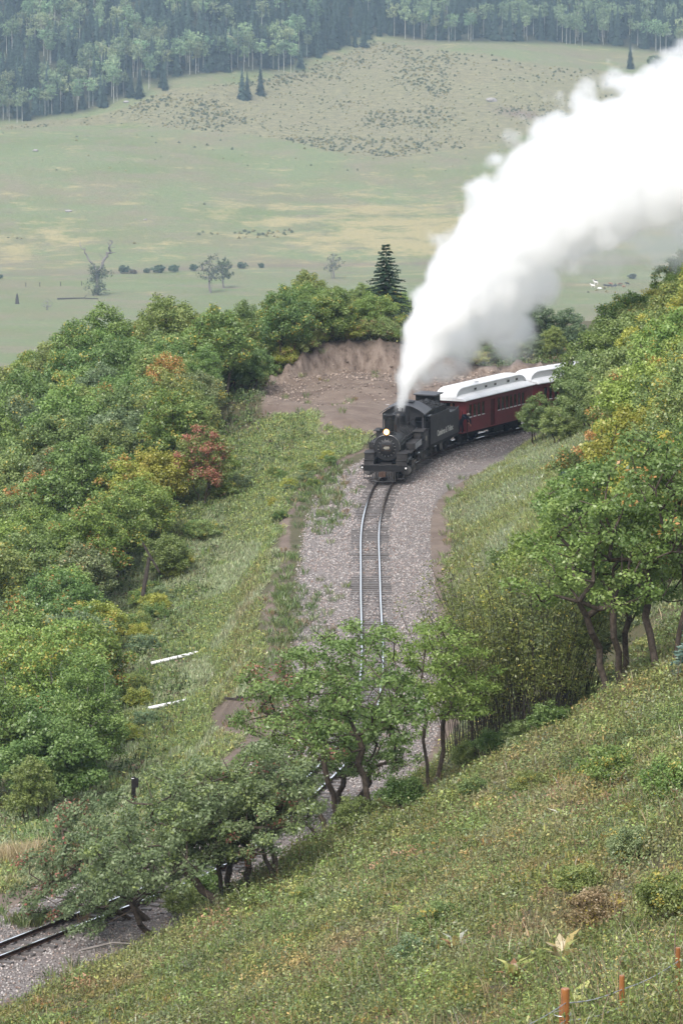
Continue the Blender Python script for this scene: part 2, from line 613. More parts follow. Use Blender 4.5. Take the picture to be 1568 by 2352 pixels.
XY_Z = [(0, 0, 33.2), (-15, 0, 25), (15, 0, 34), (0, 20, 26.5), (0, 36, 21.8), (8, 40, 21.3), (6, 52, 19.3), (0, 52, 18.0), (-10, 60, 11), (14, 65, 20), (-20, 95, 2), (-35, 95, -1), (25, 100, 19), (27, 150, 15), (30, 200, 13), (30, 245, 12), (31, 285, 9.5),
        (40, 40, 26), (-40, 40, 6), (-40, 0, 14), (45, 150, 19), (45, 250, 16),
        (-18, 240, -6.8), (-18, 200, -6), (-30, 200, -8), (-35, 260, -8), (-22, 160, -3.2), (-30, 130, -2), (-45, 150, -6), (-55, 200, -10), (-55, 280, -11), (-20, 300, -3.6), (-32, 330, -8), (-12, 300, -.6),
        (-2, 299, .05), (3, 300, .1), (0, 309, .8), (4, 310, .9), (9, 311, .5), (16, 318, .4), (24, 325, .3),
        (0, 320, .3), (5, 324, .2), (-8, 326, .3), (-16, 326, -1.2), (-26, 328, -6), (10, 328, .1), (-45, 330, -14),
        (0, 350, -2), (-25, 350, -8), (20, 350, -3), (40, 345, -1), (42, 310, 7), (55, 300, 9), (55, 345, 2)]
_c = np.array([at(*q) for q in PX_Z] + XY_Z, float)


def _tps_k(r2):
    return np.where(r2 > 0, r2 * np.log(np.maximum(r2, 1e-9)), 0)


def _fit():
    n = len(_c)
    P = _c[:, :2] / 50.0
    r2 = ((P[:, None] - P[None]) ** 2).sum(-1)
    K = _tps_k(r2) + np.eye(n) * .012
    Q = np.c_[np.ones(n), P]
    A = np.block([[K, Q], [Q.T, np.zeros((3, 3))]])
    return P, np.linalg.solve(A, np.r_[_c[:, 2], 0, 0, 0])


_P, _W = _fit()


def _tps(x, y):
    x = np.clip(x, -60, 60) / 50.0; y = np.clip(y, -15, 360) / 50.0
    out = np.empty(len(x))
    for i in range(0, len(x), 40000):
        a, b = x[i:i + 40000], y[i:i + 40000]
        r2 = (a[:, None] - _P[None, :, 0]) ** 2 + (b[:, None] - _P[None, :, 1]) ** 2
        out[i:i + 40000] = _tps_k(r2) @ _W[:-3] + _W[-3] + _W[-2] * a + _W[-1] * b
    return out


VALLEY = -134.0


def far_z(x, y):
    u = np.clip((x + 180) / 360, 0, 1)
    edge = 2290 + 230 * sstep(.25, .7, u)
    z0 = -1.5 + .42 * np.clip(x + 6, -40, 0)
    z = z0 + (VALLEY - z0) * sstep(345, 1000, y)
    z = z + .002 * np.maximum(0, y - 1000)
    ramp = np.maximum(0, y - 1935)
    z = z + .148 * np.where(ramp < 60, ramp * ramp / 120, ramp - 30)
    z = z + .15 * np.maximum(0, y - edge)
    z = z + 9 * np.exp(-((x - 70) / 75) ** 2 - ((y - 2420) / 95) ** 2)
    w = sstep(1000, 1300, y)
    z = z + w * (fbm(x / 160 + 3, y / 210, 11, 3) - .5) * 11 * sstep(1930, 2150, y) + w * (fbm(x / 45, y / 70, 15, 3) - .5) * 2.6
    return z


def cliff_y(x):
    return 311.8 + .35 * np.maximum(0, x - 5) - .42 * np.maximum(0, .5 - x) ** 1.35 + 1.8 * (vnoise(x / 1.8, 0 * x, 5) - .5)


def ground_z(x, y, lat=None):
    shape = np.shape(x)
    x = np.ravel(np.asarray(x, float)); y = np.ravel(np.asarray(y, float))
    x, y = np.broadcast_arrays(x, y)
    z = np.empty(len(x))
    nr = y < 400
    if nr.any():
        a, b = x[nr], y[nr]
        t = _tps(a, b)
        t = t + (fbm(a / 3.2, b / 3.2, 3, 3) - .5) * .5
        h = 2.3 * sstep(-6.2, -.8, a) * (1 - sstep(3, 12, a) * .85)       # the cut bank behind the engine
        yc = cliff_y(a)
        t = t + h * sstep(-.75, .6, b - yc) * (1 - sstep(333, 348, b))
        fa = sstep(-1.2, -.2, b - yc) * (1 - sstep(.6, 1.2, b - yc)) * sstep(-8, -4, a)
        t = t + fa * ((vnoise(a / .55, b / 2.0, 33) - .5) * .9 + (vnoise(a / .22, b / .6, 35) - .5) * .4)
        t = t - .9 * sstep(-9, -2, a) * np.exp(-((b - 301) / 6) ** 2) * 0
        # spoil heaps on the flat in front of the bank
        for hx, hy, hh, hr in ((-4.3, 292, .9, 2.6), (-1.2, 286, .55, 3.2), (1.4, 292, .5, 2.2), (-6.2, 297, .7, 2.2), (1.0, 303, .6, 3)):
            t = t + hh * np.exp(-((a - hx) ** 2 + ((b - hy) / 1.6) ** 2) / hr ** 2)
        la = lateral(a, b) if lat is None else lat[nr]
        wr = sstep(3.6, 7.0, la); wl = sstep(4.6, 8.2, -la)
        w = np.where(la > 0, wr, wl)
        bed = -.06 - .18 * sstep(1.7, 4.2, np.abs(la)) + (vnoise(a * 1.3, b * 1.3, 9) - .5) * .05
        bed = bed + (.115 * sstep(.40, .33, np.abs(la)) + .045 * sstep(.58, .66, np.abs(la)) * sstep(1.5, 1.0, np.abs(la))) * sstep(.35, .6, vnoise(a * .1, b / 3.1, 31) + .25 * vnoise(b / .9, a, 5)) * sstep(150, 160, b)
        zn = bed * (1 - w) + t * w
        far = far_z(a, b)
        k = sstep(338, 362, b)
        z[nr] = zn * (1 - k) + far * k
    if (~nr).any():
        z[~nr] = far_z(x[~nr], y[~nr])
    return z.reshape(shape) if shape else float(z[0])


def gz(x, y):
    return float(ground_z(np.array([x]), np.array([y]))[0])


NEAR_Y = np.arange(40, 345, .5)
FAR_Y = np.r_[np.arange(700, 2900, 4.0)]


def gp(px, py, far=False):
    """where the sight line through a picture point meets the land"""
    Y = FAR_Y if far else NEAR_Y
    x, y, dz = ray(px, py)
    t = Y / y
    X = x * t; Zr = CAM_H + dz * t
    d = Zr - ground_z(X, Y)
    i = np.argmax(d < 0)
    if d[i] >= 0: i = len(Y) - 1
    if i > 0:
        f = d[i - 1] / (d[i - 1] - d[i] + 1e-9)
        yy = Y[i - 1] + f * (Y[i] - Y[i - 1])
    else:
        yy = Y[0]
    xx = x * yy / y
    return xx, yy, gz(xx, yy)


def grid_mesh(name, xs, ys, zf, attrs):
    X, Y = np.meshgrid(xs, ys)
    x, y = X.ravel(), Y.ravel()
    z, va = zf(x, y)
    n, m = len(xs), len(ys)
    i = np.arange((m - 1) * n).reshape(m - 1, n)[:, :-1].ravel()
    F = np.c_[i, i + 1, i + n + 1, i + n]
    return np_mesh(name, np.c_[x, y, z], F, True, vattr=va)


def scar(x, y):
    yc = cliff_y(x)
    return sstep(-.9, -.1, y - yc) * (1 - sstep(.9, 2.0, y - yc)) * sstep(-8, -5, x)


def dirt_masks(x, y, la):
    bal = np.where(la > 0, 1 - sstep(2.9 + 1.6 * np.exp(-((y - 270) / 12) ** 2), 3.7 + 1.9 * np.exp(-((y - 270) / 12) ** 2), la), 1 - sstep(2.9, 4.4, -la))
    bal = np.where((la < -2.2) & (y > 175) & (y < 258), np.maximum(bal, 1 - sstep(3.1, 4.2, -la)), bal)
    w_ = 1.5 * np.exp(-((y - 268) / 13) ** 2)
    d = np.where(la > 0, sstep(2.8 + w_, 3.4 + w_, la) * (1 - sstep(4.0 + w_, 4.9 + w_, la)), np.exp(-((-la - 4.75 - 1.1 * (vnoise(y / 7, 0 * y, 12) - .5)) / .5) ** 2) * .75)
    px, py = proj(x, y, ground_z(x, y, la))
    # bare bank, spoil heaps and floor beside the engine
    e1 = sstep(-6.3, -4.4, x) * sstep(284, 291, y) * (1 - sstep(.6, 1.8, y - cliff_y(x))) * (la < -2.0)
    e1 = np.maximum(e1, sstep(-3.5, -1, x) * sstep(272, 284, y) * (1 - sstep(300, 305, y)) * (la < -2.0) * .8)
    e2 = sstep(5, 7, x) * sstep(283, 290, y) * (1 - sstep(.4, 1.5, y - cliff_y(x))) * (la < -2.0) * (1 - sstep(10, 13, x))
    # bare patches beside the near curve
    e3 = np.exp(-((px - 560) / 90) ** 2 - ((py - 1650) / 55) ** 2) * 1.3 * (la < 0)
    e4 = np.exp(-((px - 30) / 110) ** 2 - ((py - 2085) / 40) ** 2) * 1.4 * (la < 0)
    d = np.maximum.reduce([d, e1, e2, np.clip(e3, 0, 1), np.clip(e4, 0, 1)])
    return bal, d


def near_fn(x, y):
    la = lateral(x, y)
    z = ground_z(x, y, la)
    bal, d = dirt_masks(x, y, la)
    return z, {'bal': bal, 'dirt': d, 'scar': scar(x, y), 'topsoil': sstep(.15, .5, y - cliff_y(x)) * (1 - sstep(1.2, 2.2, y - cliff_y(x)))}


xs = np.r_[np.arange(-60, -20, 1.0), np.arange(-20, -9, .4), np.arange(-9, 14, .25), np.arange(14, 25, .4), np.arange(25, 61, 1.0)]
ys = np.r_[np.arange(-14, 60, 1.0), np.arange(60, 306, .5), np.arange(306, 318, .2), np.arange(318, 330, .5), np.arange(330, 402, 1.0)]
g = new_obj('ground', grid_mesh('ground', xs, ys, near_fn, None), mat=M['ground'])
tag(g, kind='structure')

FEDGE = np.array([(0, 278), (90, 272), (200, 258), (280, 222), (330, 195), (420, 178), (520, 165), (650, 160), (700, 140), (760, 118), (830, 88), (860, 78), (900, 84), (1000, 96),
                  (1100, 97), (1300, 101), (1400, 108), (1500, 118), (1640, 128)], float)
SAGE = np.array([(-40, 300), (250, 262), (400, 200), (560, 190), (700, 160), (860, 95), (1000, 112), (1120, 125), (1250, 150), (1420, 165), (1560, 190), (1560, 330), (1360, 330),
                 (1250, 300), (1100, 335), (900, 365), (740, 345), (640, 318), (450, 300), (300, 285), (100, 292)], float)


def in_poly(px, py, P):
    c = np.zeros(len(px), bool)
    j = len(P) - 1
    for i in range(len(P)):
        xi, yi, xj, yj = *P[i], *P[j]
        k = ((yi > py) != (yj > py)) & (px < (xj - xi) * (py - yi) / (yj - yi + 1e-9) + xi)
        c ^= k
        j = i
    return c


def far_fn(x, y):
    z = far_z(x, y)
    z = np.where(y < 400, z - .4, z)
    px, py = proj(x, y, z)
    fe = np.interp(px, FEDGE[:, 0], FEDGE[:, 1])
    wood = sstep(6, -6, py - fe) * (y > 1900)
    sage = in_poly(px, py, SAGE).astype(float) * (y > 1900)
    # drier grass low on the slope and by the river
    dry = np.exp(-((px - 1000) / 330) ** 2 - ((py - 560) / 45) ** 2) + .8 * np.exp(-((px - 900) / 400) ** 2 - ((py - 500) / 60) ** 2) + .7 * np.exp(-((px - 60) / 200) ** 2 - ((py - 560) / 50) ** 2) \
        + .5 * np.exp(-((px - 1500) / 300) ** 2 - ((py - 480) / 150) ** 2) - .25 * sstep(630, 700, py)
    bank = np.interp(px, [0, 150, 250, 400, 560, 800, 1000], [632, 630, 628, 618, 612, 608, 605])
    bare = np.exp(-((py - bank) / 4.0) ** 2) * (.35 + .5 * vnoise(px / 60, px * 0, 3)) * (y > 1500)
    bare = np.maximum(bare, 1.0 * np.exp(-((px - 1195) / 55) ** 2 - ((py - 262 - .17 * (px - 1195)) / 9) ** 2))
    for cx, cy, L, sl in ((560, 340, 150, .28), (760, 470, 120, .12), (980, 430, 160, .08), (420, 470, 90, .25), (250, 400, 120, .1)):
        bare = np.maximum(bare, .55 * np.exp(-((px - cx) / L) ** 2 - ((py - cy - sl * (px - cx) - 8 * (vnoise(px / 30, px * 0, 8) - .5)) / 2.6) ** 2) * vnoise(px / 18, py / 9, 21))
    return z, {'sage': sage, 'dry': np.clip(dry, -1, 1.2), 'wood': wood, 'bare': np.clip(bare, 0, 1)}


g = new_obj('terrain', grid_mesh('terrain', np.arange(-700, 701, 7.0), np.r_[np.arange(366, 1800, 12.0), np.arange(1800, 2800, 4.0), np.arange(2800, 3500, 15.0)], far_fn, None), mat=M['pasture'])
tag(g, kind='structure')


# ------------------------------------------------------------------ rails and ties
GAUGE = .98


def sweep(off, prof, s0, s1, zoff=0.0, step=1.0):
    """sweep a closed profile (lateral, z) along the track"""
    ss = np.arange(s0, s1, step)
    vs = []; k = len(prof)
    for s in ss:
        x, y, h = on_line(s)
        for (dx, dz) in prof:
            vs.append((x + (off + dx) * math.cos(h), y - (off + dx) * math.sin(h), dz + zoff))
    fs = []
    for i in range(len(ss) - 1):
        for j in range(k):
            fs.append((i * k + j, i * k + (j + 1) % k, (i + 1) * k + (j + 1) % k, (i + 1) * k + j))
    return vs, fs


track = empty('railway_track', (*LINE[i_front], 0.0), 0, 'single narrow gauge railway track curving through pale ballast below the hillside', 'railway track')
inv = Matrix.Translation(-Vector((*LINE[i_front], 0.0)))
PROF = [(-.06, .03), (.06, .03), (.06, .045), (.012, .06), (.012, .135), (.036, .145), (.036, .178), (-.036, .178), (-.036, .145), (-.012, .135), (-.012, .06), (-.06, .045)]
for sd in (-1, 1):
    vs, fs = sweep(sd * GAUGE / 2, PROF, 2, LS[-1] - 1)
    mb = MB(); mb.add([inv @ Vector(v) for v in vs], fs)
    n = len(PROF)
    mb.m = [1 if i % n == 6 else 0 for i in range(len(fs))]
    mb.build('rail', None, track, smooth=0, mats=[M['rail_side'], M['rail_top']])


def tie_mesh(seed):
    rr = random.Random(seed)
    mb = MB()
    L, w, h = 1.02, .105, .075
    xs_ = [-L, -L * .5, 0, L * .5, L]
    vs = []
    for x in xs_:
        for (yy, zz) in ((-w, -h), (w, -h), (w, h), (-w, h)):
            vs.append((x + rr.uniform(-.03, .03), yy + rr.uniform(-.012, .012), zz + rr.uniform(-.012, .008)))
    fs = [(3, 2, 1, 0), (16, 17, 18, 19)]
    for i in range(4):
        for j in range(4):
            fs.append((i * 4 + j, i * 4 + (j + 1) % 4, i * 4 + 4 + (j + 1) % 4, i * 4 + 4 + j))
    mb.add(vs, fs)
    for sx in (-1, 1):                                   # tie plates under the rails
        mb.box(sx * GAUGE / 2 - .11, sx * GAUGE / 2 + .11, -.08, .08, h - .002, h + .012)
    return mb.build('tie', M['tie'], track, smooth=0)


protos = [tie_mesh(i) for i in range(4)]
tie_s = []
s = S_FRONT - 152
while s < LS[-1] - 8:
    tie_s.append(s); s += random.uniform(.53, .68)
# the hundred that show largest are parts of their own
def tie_key(s):
    x, y, h = on_line(s)
    px, py = proj(x, y, 0)
    vis = -40 < px < 1600 and ((py < 1480 and s < S_FRONT) or px < 220 or (640 < px < 800 and py > 1700))
    return (0 if vis else 1, y)
order = sorted(tie_s, key=tie_key)
own, rest = order[:100], order[100:]
used = 0
rest_mb = MB()
for s in tie_s:
    x, y, h = on_line(s)
    # ballast half buries the ties in places
    bury = .05 * float(vnoise(np.array(s / 5.0), np.array(1.3), 4)) + .03 * random.random() - .035
    near = s < S_FRONT - 118
    rz = -h + R(random.uniform(-1.3, 1.3))
    loc = Vector((x - LINE[i_front][0] + random.uniform(-.05, .05) * math.cos(h), y - LINE[i_front][1], -.052 - (0 if near else bury)))
    if s in own:
        pr = protos[used % 4]
        o = pr if used < 4 else pr.copy()
        if used >= 4:
            COL.objects.link(o); o.parent = track
        o.location = loc; o.rotation_euler = (0, 0, rz); used += 1
    else:
        me = protos[len(rest_mb.f) % 4].data
        mt = Matrix.Translation(loc) @ Matrix.Rotation(rz, 4, 'Z')
        rest_mb.add([mt @ v.co for v in me.vertices], [tuple(p_.vertices) for p_ in me.polygons])
tag(rest_mb.build('tie_row', M['tie'], track, smooth=0), kind='stuff')


# ------------------------------------------------------------------ loose stones of the ballast (nobody could count them)
def stones():
    n = 70000
    s_ = rng.uniform(S_FRONT - 150, S_FRONT + 30, n)
    l_ = np.where(rng.random(n) < .85, rng.uniform(-3.9, 3.3, n), rng.normal(0, 3.2, n))
    x = np.interp(s_, LS, LINE[:, 0]); y = np.interp(s_, LS, LINE[:, 1])
    tx = np.interp(s_, LS, TAN[:, 0]); ty = np.interp(s_, LS, TAN[:, 1])
    x = x + l_ * ty; y = y - l_ * tx
    la = lateral(x, y)
    keep = (dirt_masks(x, y, la)[0] + rng.uniform(-.45, .1, n)) > .15
    x, y, la = x[keep], y[keep], la[keep]; n = len(x)
    z = ground_z(x, y, la)
    sz = rng.uniform(.022, .066, n)
    octv = np.array([(1, 0, 0), (0, 1, 0), (-1, 0, 0), (0, -1, 0), (0, 0, .8), (0, 0, -.8)], float)
    octf = np.array([(0, 1, 4), (1, 2, 4), (2, 3, 4), (3, 0, 4), (1, 0, 5), (2, 1, 5), (3, 2, 5), (0, 3, 5)])
    V = octv[None] * sz[:, None, None] * rng.uniform(.6, 1.3, (n, 6, 3))
    a = rng.uniform(0, 6.28, n); c, s2 = np.cos(a)[:, None], np.sin(a)[:, None]
    V = np.stack([V[..., 0] * c - V[..., 1] * s2, V[..., 0] * s2 + V[..., 1] * c, V[..., 2]], -1)
    V += np.stack([x, y, z + sz * .2], -1)[:, None]
    Fc = (octf[None] + (np.arange(n) * 6)[:, None, None]).reshape(-1, 3)
    k = rng.random(n)
    base = np.stack([np.interp(k, [0, .3, .7, 1], v_) for v_ in ((.105, .195, .31, .49), (.093, .178, .283, .46), (.09, .17, .272, .45))], -1)
    warm = (rng.random(n) < .2)[:, None] * np.array([.06, .01, -.01])
    me = np_mesh('ballast', V.reshape(-1, 3), Fc, False, vcol=np.repeat(np.clip(base + warm, .03, 1), 8, 0))
    tag(new_obj('ballast', me, mat=M['ballast']), 'crushed pinkish grey stone ballast spread under and beside the track', 'ballast', kind='stuff')


stones()


def rubble():
    g_ = np.random.default_rng(77)
    n = 3600
    x = g_.uniform(-6, 12, n); y = cliff_y(x) - np.abs(g_.normal(0, 7, n)) - .2
    la = lateral(x, y)
    k = (la < -3.6) & (y > 284)
    x, y, la = x[k], y[k], la[k]; n = len(x)
    z = ground_z(x, y, la)
    sz = .03 + .10 * g_.random(n) ** 4
    octv = np.array([(1, 0, 0), (0, 1, 0), (-1, 0, 0), (0, -1, 0), (0, 0, .8), (0, 0, -.8)], float)
    octf = np.array([(0, 1, 4), (1, 2, 4), (2, 3, 4), (3, 0, 4), (1, 0, 5), (2, 1, 5), (3, 2, 5), (0, 3, 5)])
    V = octv[None] * sz[:, None, None] * g_.uniform(.6, 1.4, (n, 6, 3)) + np.stack([x, y, z + sz * .3], -1)[:, None]
    Fc = (octf[None] + (np.arange(n) * 6)[:, None, None]).reshape(-1, 3)
    c = np.array([.2, .16, .135]) * g_.uniform(.5, 1.9, (n, 1))
    me = np_mesh('rubble', V.reshape(-1, 3), Fc, False, vcol=np.repeat(np.clip(c, .02, .6), 8, 0))
    tag(new_obj('rubble', me, mat=M['ballast']), 'loose stones and clods scattered over the bare dirt behind the engine', 'rubble', kind='stuff')


rubble()
# ------------------------------------------------------------------ the train
RAIL_Z = .178


def on_track(name, s_front, length, label, cat, group=None):
    """an Empty on the rails: local +y runs back along the vehicle, +x to its right as seen from the front"""
    a = on_line(s_front + length * .2); b = on_line(s_front + length * .8)
    th = math.atan2(b[0] - a[0], b[1] - a[1])
    m = .5 * (a[0] + b[0]), .5 * (a[1] + b[1])
    x = m[0] - math.sin(th) * length / 2; y = m[1] - math.cos(th) * length / 2
    return empty(name, (x, y, RAIL_Z), -th, label, cat, group)


def text_mesh(s, size, bold=0.0, squeeze=1.0):
    c = bpy.data.curves.new('lettering', 'FONT')
    c.body = s; c.size = size; c.extrude = .004; c.offset = bold
    c.align_x = 'CENTER'; c.align_y = 'CENTER'
    o = bpy.data.objects.new('tmp', c)
    COL.objects.link(o)
    dg = bpy.context.evaluated_depsgraph_get()
    me = bpy.data.meshes.new_from_object(o.evaluated_get(dg))
    bpy.data.objects.remove(o)
    me.materials.clear()
    if squeeze != 1.0:
        me.transform(Matrix.Diagonal((squeeze, 1, 1, 1)))
    return me


FACE_FRONT = Matrix.Rotation(R(90), 4, 'X')                     # text seen from the front (-y)
FACE_RIGHT = Matrix.Rotation(R(90), 4, 'Z') @ Matrix.Rotation(R(90), 4, 'X')   # seen from +x, reading towards +y


def put_text(name, s, size, mat, parent, loc, face, bold=0.0, squeeze=1.0):
    o = new_obj(name, text_mesh(s, size, bold, squeeze), parent, mat)
    o.matrix_local = Matrix.Translation(loc) @ face
    return o


def wheel(mb, x, y, r, w=.11, m=0, n=24):
    mb.cyl((x - w / 2, y, r), (x + w / 2, y, r), r, n=n, m=m)
    sgn = 1 if x > 0 else -1
    mb.cyl((x - sgn * .09, y, r), (x - sgn * .05, y, r), r + .03, n=n, m=m)


# ---- locomotive
loco = on_track('steam_locomotive', S_FRONT + .25, 10.3, 'black steam locomotive with lit headlight leading the train round the curve', 'locomotive')
BZ, BR = 1.90, .80
boil = MB()
boil.lathe([(.0, 2.3), (.74, 2.3), (.78, 2.34), (.78, 3.6), (.77, 3.62), (.77, 4.8), (.80, 5.3), (.86, 6.3), (.9, 8.3), (.0, 8.3)], (0, 0, BZ), 36, 'y')
boil_o = boil.build('boiler', M['loco_dust'], loco)
bands = MB()
for y, r in ((3.62, .785), (4.35, .785), (4.95, .795), (5.6, .845), (6.25, .88), (6.9, .895), (7.55, .91)):
    bands.lathe([(r - .04, y - .035), (r, y - .035), (r, y + .035), (r - .04, y + .035)], (0, 0, BZ), 36, 'y')
bands.build('boiler_band', M['loco'], boil_o)
sb = MB()
sb.lathe([(.0, 1.66), (.30, 1.66), (.47, 1.70), (.5, 1.74), (.5, 1.78), (.70, 1.80), (.785, 1.80), (.83, 1.85), (.83, 1.98), (.80, 2.02), (.80, 3.45), (0, 3.45)], (0, 0, BZ), 40, 'y')
sbo = sb.build('smokebox', M['loco_lid'], loco)
dg_ = MB()
for k in range(16):
    t = 2 * math.pi * (k + .5) / 16
    a = Vector((math.cos(t) * .43, 1.70, BZ + math.sin(t) * .43)); b = Vector((math.cos(t) * .56, 1.775, BZ + math.sin(t) * .56))
    dg_.box(-.014, .014, -.02, .03, -.06, .06, mat=Matrix.Translation((a + b) / 2 + Vector((0, -.02, 0))) @ Matrix.Rotation(-t + math.pi / 2, 4, 'Y'))
dg_.build('door_dog', M['steel'], sbo)
MB().box(-.25, .25, 1.6, 1.668, BZ - .17, BZ + .17).build('number_plate', M['under'], sbo, smooth=0)
fr = MB()
fr.box(-.25, .25, 1.592, 1.598, BZ + .145, BZ + .17).box(-.25, .25, 1.592, 1.598, BZ - .17, BZ - .145)
fr.box(-.25, -.232, 1.592, 1.598, BZ - .144, BZ + .144).box(.232, .25, 1.592, 1.598, BZ - .144, BZ + .144)
fr.build('plate_rim', M['rust'], sbo, smooth=0)
put_text('plate_number', '489', .24, M['letter_dim'], sbo, (0, 1.594, BZ), FACE_FRONT, .006)
arc = MB()
arc.tube([(.15, 1.72, BZ + .77), (.35, 1.72, BZ + .72), (.55, 1.74, BZ + .6), (.7, 1.76, BZ + .42), (.79, 1.78, BZ + .15), (.8, 1.8, BZ - .1)], .018)
arc.tube([(-.15, 1.72, BZ + .77), (-.35, 1.72, BZ + .72), (-.55, 1.74, BZ + .6), (-.7, 1.76, BZ + .42), (-.79, 1.78, BZ + .15)], .014)
arc.build('door_rail', M['steel'], sbo)
# headlight
hl = MB()
hl.cyl((0, 1.62, BZ + .97), (0, 2.05, BZ + .97), .185, n=24)
hl.box(-.12, .12, 1.75, 2.0, BZ + .72, BZ + .80)
hlo = hl.build('headlight', M['loco'], loco)
ln = MB(); ln.lathe([(0, 1.595), (.07, 1.597), (.125, 1.605), (.125, 1.619), (0, 1.619)], (0, 0, BZ + .97), 24, 'y')
ln.build('headlight_lens', M['lamp'], hlo)
ln = MB(); ln.lathe([(.127, 1.604), (.175, 1.597), (.18, 1.619), (.127, 1.619)], (0, 0, BZ + .97), 24, 'y')
ln.build('reflector', M['glow_ring'], hlo)  # glow is put into the ring's material, the ring is no lamp
nb = MB(); nb.box(-.42, -.21, 1.72, 1.95, BZ + .98, BZ + 1.16).box(.21, .42, 1.72, 1.95, BZ + .82, BZ + .98)
nb.build('number_board', M['loco'], hlo, smooth=0)
# smokestack
st = MB(); st.lathe([(.30, 2.62), (.30, 2.7), (.285, 3.1), (.30, 3.5), (.36, 3.54), (.37, 3.78), (.33, 3.82), (.26, 3.82), (.24, 3.3), (0, 3.3)], (0, 2.7, 0), 28)
st.lathe([(.46, 2.55), (.42, 2.68), (.33, 2.76), (.29, 2.8)], (0, 2.7, 0), 28)
st.build('smokestack', M['loco'], loco)
# sand dome, steam dome
sd_ = MB(); sd_.lathe([(.45, 2.55), (.38, 2.68), (.33, 2.8), (.32, 3.25), (.29, 3.4), (.2, 3.5), (.08, 3.53), (.07, 3.57), (0, 3.57)], (0, 4.5, 0), 28)
sd_.build('sand_dome', M['loco_dust'], loco)
sm = MB(); sm.lathe([(.55, 2.6), (.45, 2.72), (.42, 2.85), (.42, 3.25), (.38, 3.42), (.26, 3.53), (.0, 3.57)], (0, 6.4, 0), 28)
smo = sm.build('steam_dome', M['loco'], loco)
sv = MB()
for dx, dy in ((-.14, 0), (.14, .05), (0, .2)):
    sv.cyl((dx, 6.75 + dy, 3.2), (dx, 6.75 + dy, 3.72), .07, .05, n=10)
sv.cyl((.5, 7.2, 2.6), (.5, 7.2, 3.75), .05, n=8).cyl((-.42, 7.0, 2.6), (-.42, 7.0, 3.6), .06, n=8)
sv.build('safety_valve', M['loco'], loco)
# bell
be = MB(); be.lathe([(.02, 3.12), (.08, 3.1), (.12, 2.98), (.2, 2.84), (.0, 2.84)], (0, 3.6, 0), 16)
be.box(-.28, -.23, 3.57, 3.63, 2.6, 3.0).box(.23, .28, 3.57, 3.63, 2.6, 3.0).box(-.28, .28, 3.58, 3.62, 3.0, 3.06)
be.build('bell', M['rust'], loco)
# handrails
hr = MB()
hr.tube([(.86, 2.0, BZ + .42), (.86, 4.8, BZ + .42), (.93, 6.2, BZ + .46), (1.0, 8.1, BZ + .5)], .02)
hr.tube([(-.86, 2.0, BZ + .42), (-.86, 4.8, BZ + .42), (-.93, 6.2, BZ + .46), (-1.0, 8.1, BZ + .5)], .02)
for y in (2.4, 3.6, 4.8, 6.2, 7.4):
    for sx in (-1, 1): hr.cyl((sx * .78, y, BZ + .38), (sx * .9, y, BZ + .44), .02, n=6)
hr.tube([(.35, 4.6, 3.1), (.62, 5.6, 2.95), (.75, 8.0, 2.95)], .022)
hr.build('handrail', M['loco_dust'], loco)
lad = MB()                                                # the curved ladder rails on the far side
pa = [(-.82, 1.95, BZ + .75), (-1.05, 1.95, BZ + .55), (-1.2, 1.95, BZ + .2), (-1.22, 1.95, BZ - .1)]
pb = [(p_[0] + .1, p_[1] + .45, p_[2] + .06) for p_ in pa]
lad.tube(pa, .02).tube(pb, .02)
for p_, q_ in zip(pa, pb): lad.tube([p_, q_], .016)
lad.build('ladder', M['loco'], loco)
# front deck, pilot beam, pilot
dk = MB(); dk.box(-1.2, 1.2, .72, .92, .62, .95).box(-1.0, 1.0, .92, 2.3, .8, .86)
dk.box(-.75, .75, 2.3, 3.4, .75, 1.25)                    # saddle
dk.build('pilot_beam', M['loco'], loco, smooth=0)
pl = MB()
for k in range(15):
    u = (k - 7) / 7.0
    yb = .12 + .38 * abs(u) ** 1.5
    x = u * .70
    if abs(x) < .17:
        top = .42
    else:
        top = .62
    pl.hexa([(x * 1.03 - .022, yb, .07), (x * 1.03 + .022, yb, .07), (x * 1.03 + .022, yb + .05, .07), (x * 1.03 - .022, yb + .05, .07),
             (x * .96 - .022, .62, top), (x * .96 + .022, .62, top), (x * .96 + .022, .69, top), (x * .96 - .022, .69, top)])
pts = []
for k in range(13):
    u = (k - 6) / 6.0
    pts.append((u * .74, .10 + .38 * abs(u) ** 1.5, .05))
pl.tube(pts, .045, n=5)
pl.box(-.75, .75, .60, .70, .56, .62)
pl.build('pilot', M['loco_dust'], loco, smooth=0)
cp = MB(); cp.box(-.14, .14, .05, .8, .38, .62).box(-.2, .2, -.02, .2, .36, .64).cyl((0, .0, .34), (0, .0, .68), .07, n=10)
cp.build('coupler', M['rust'], loco, smooth=30)
ho = MB(); ho.tube([(-.34, .6, .55), (-.36, .35, .3), (-.2, .2, .2), (.05, .15, .19), (.24, .3, .26), (.3, .6, .45)], .022)
ho.tube([(-.9, .68, 1.02), (-.5, .66, 1.02), (-.1, .66, .98), (.2, .68, 1.03), (.9, .68, 1.02)], .014)
ho.build('air_hose', M['loco'], loco)
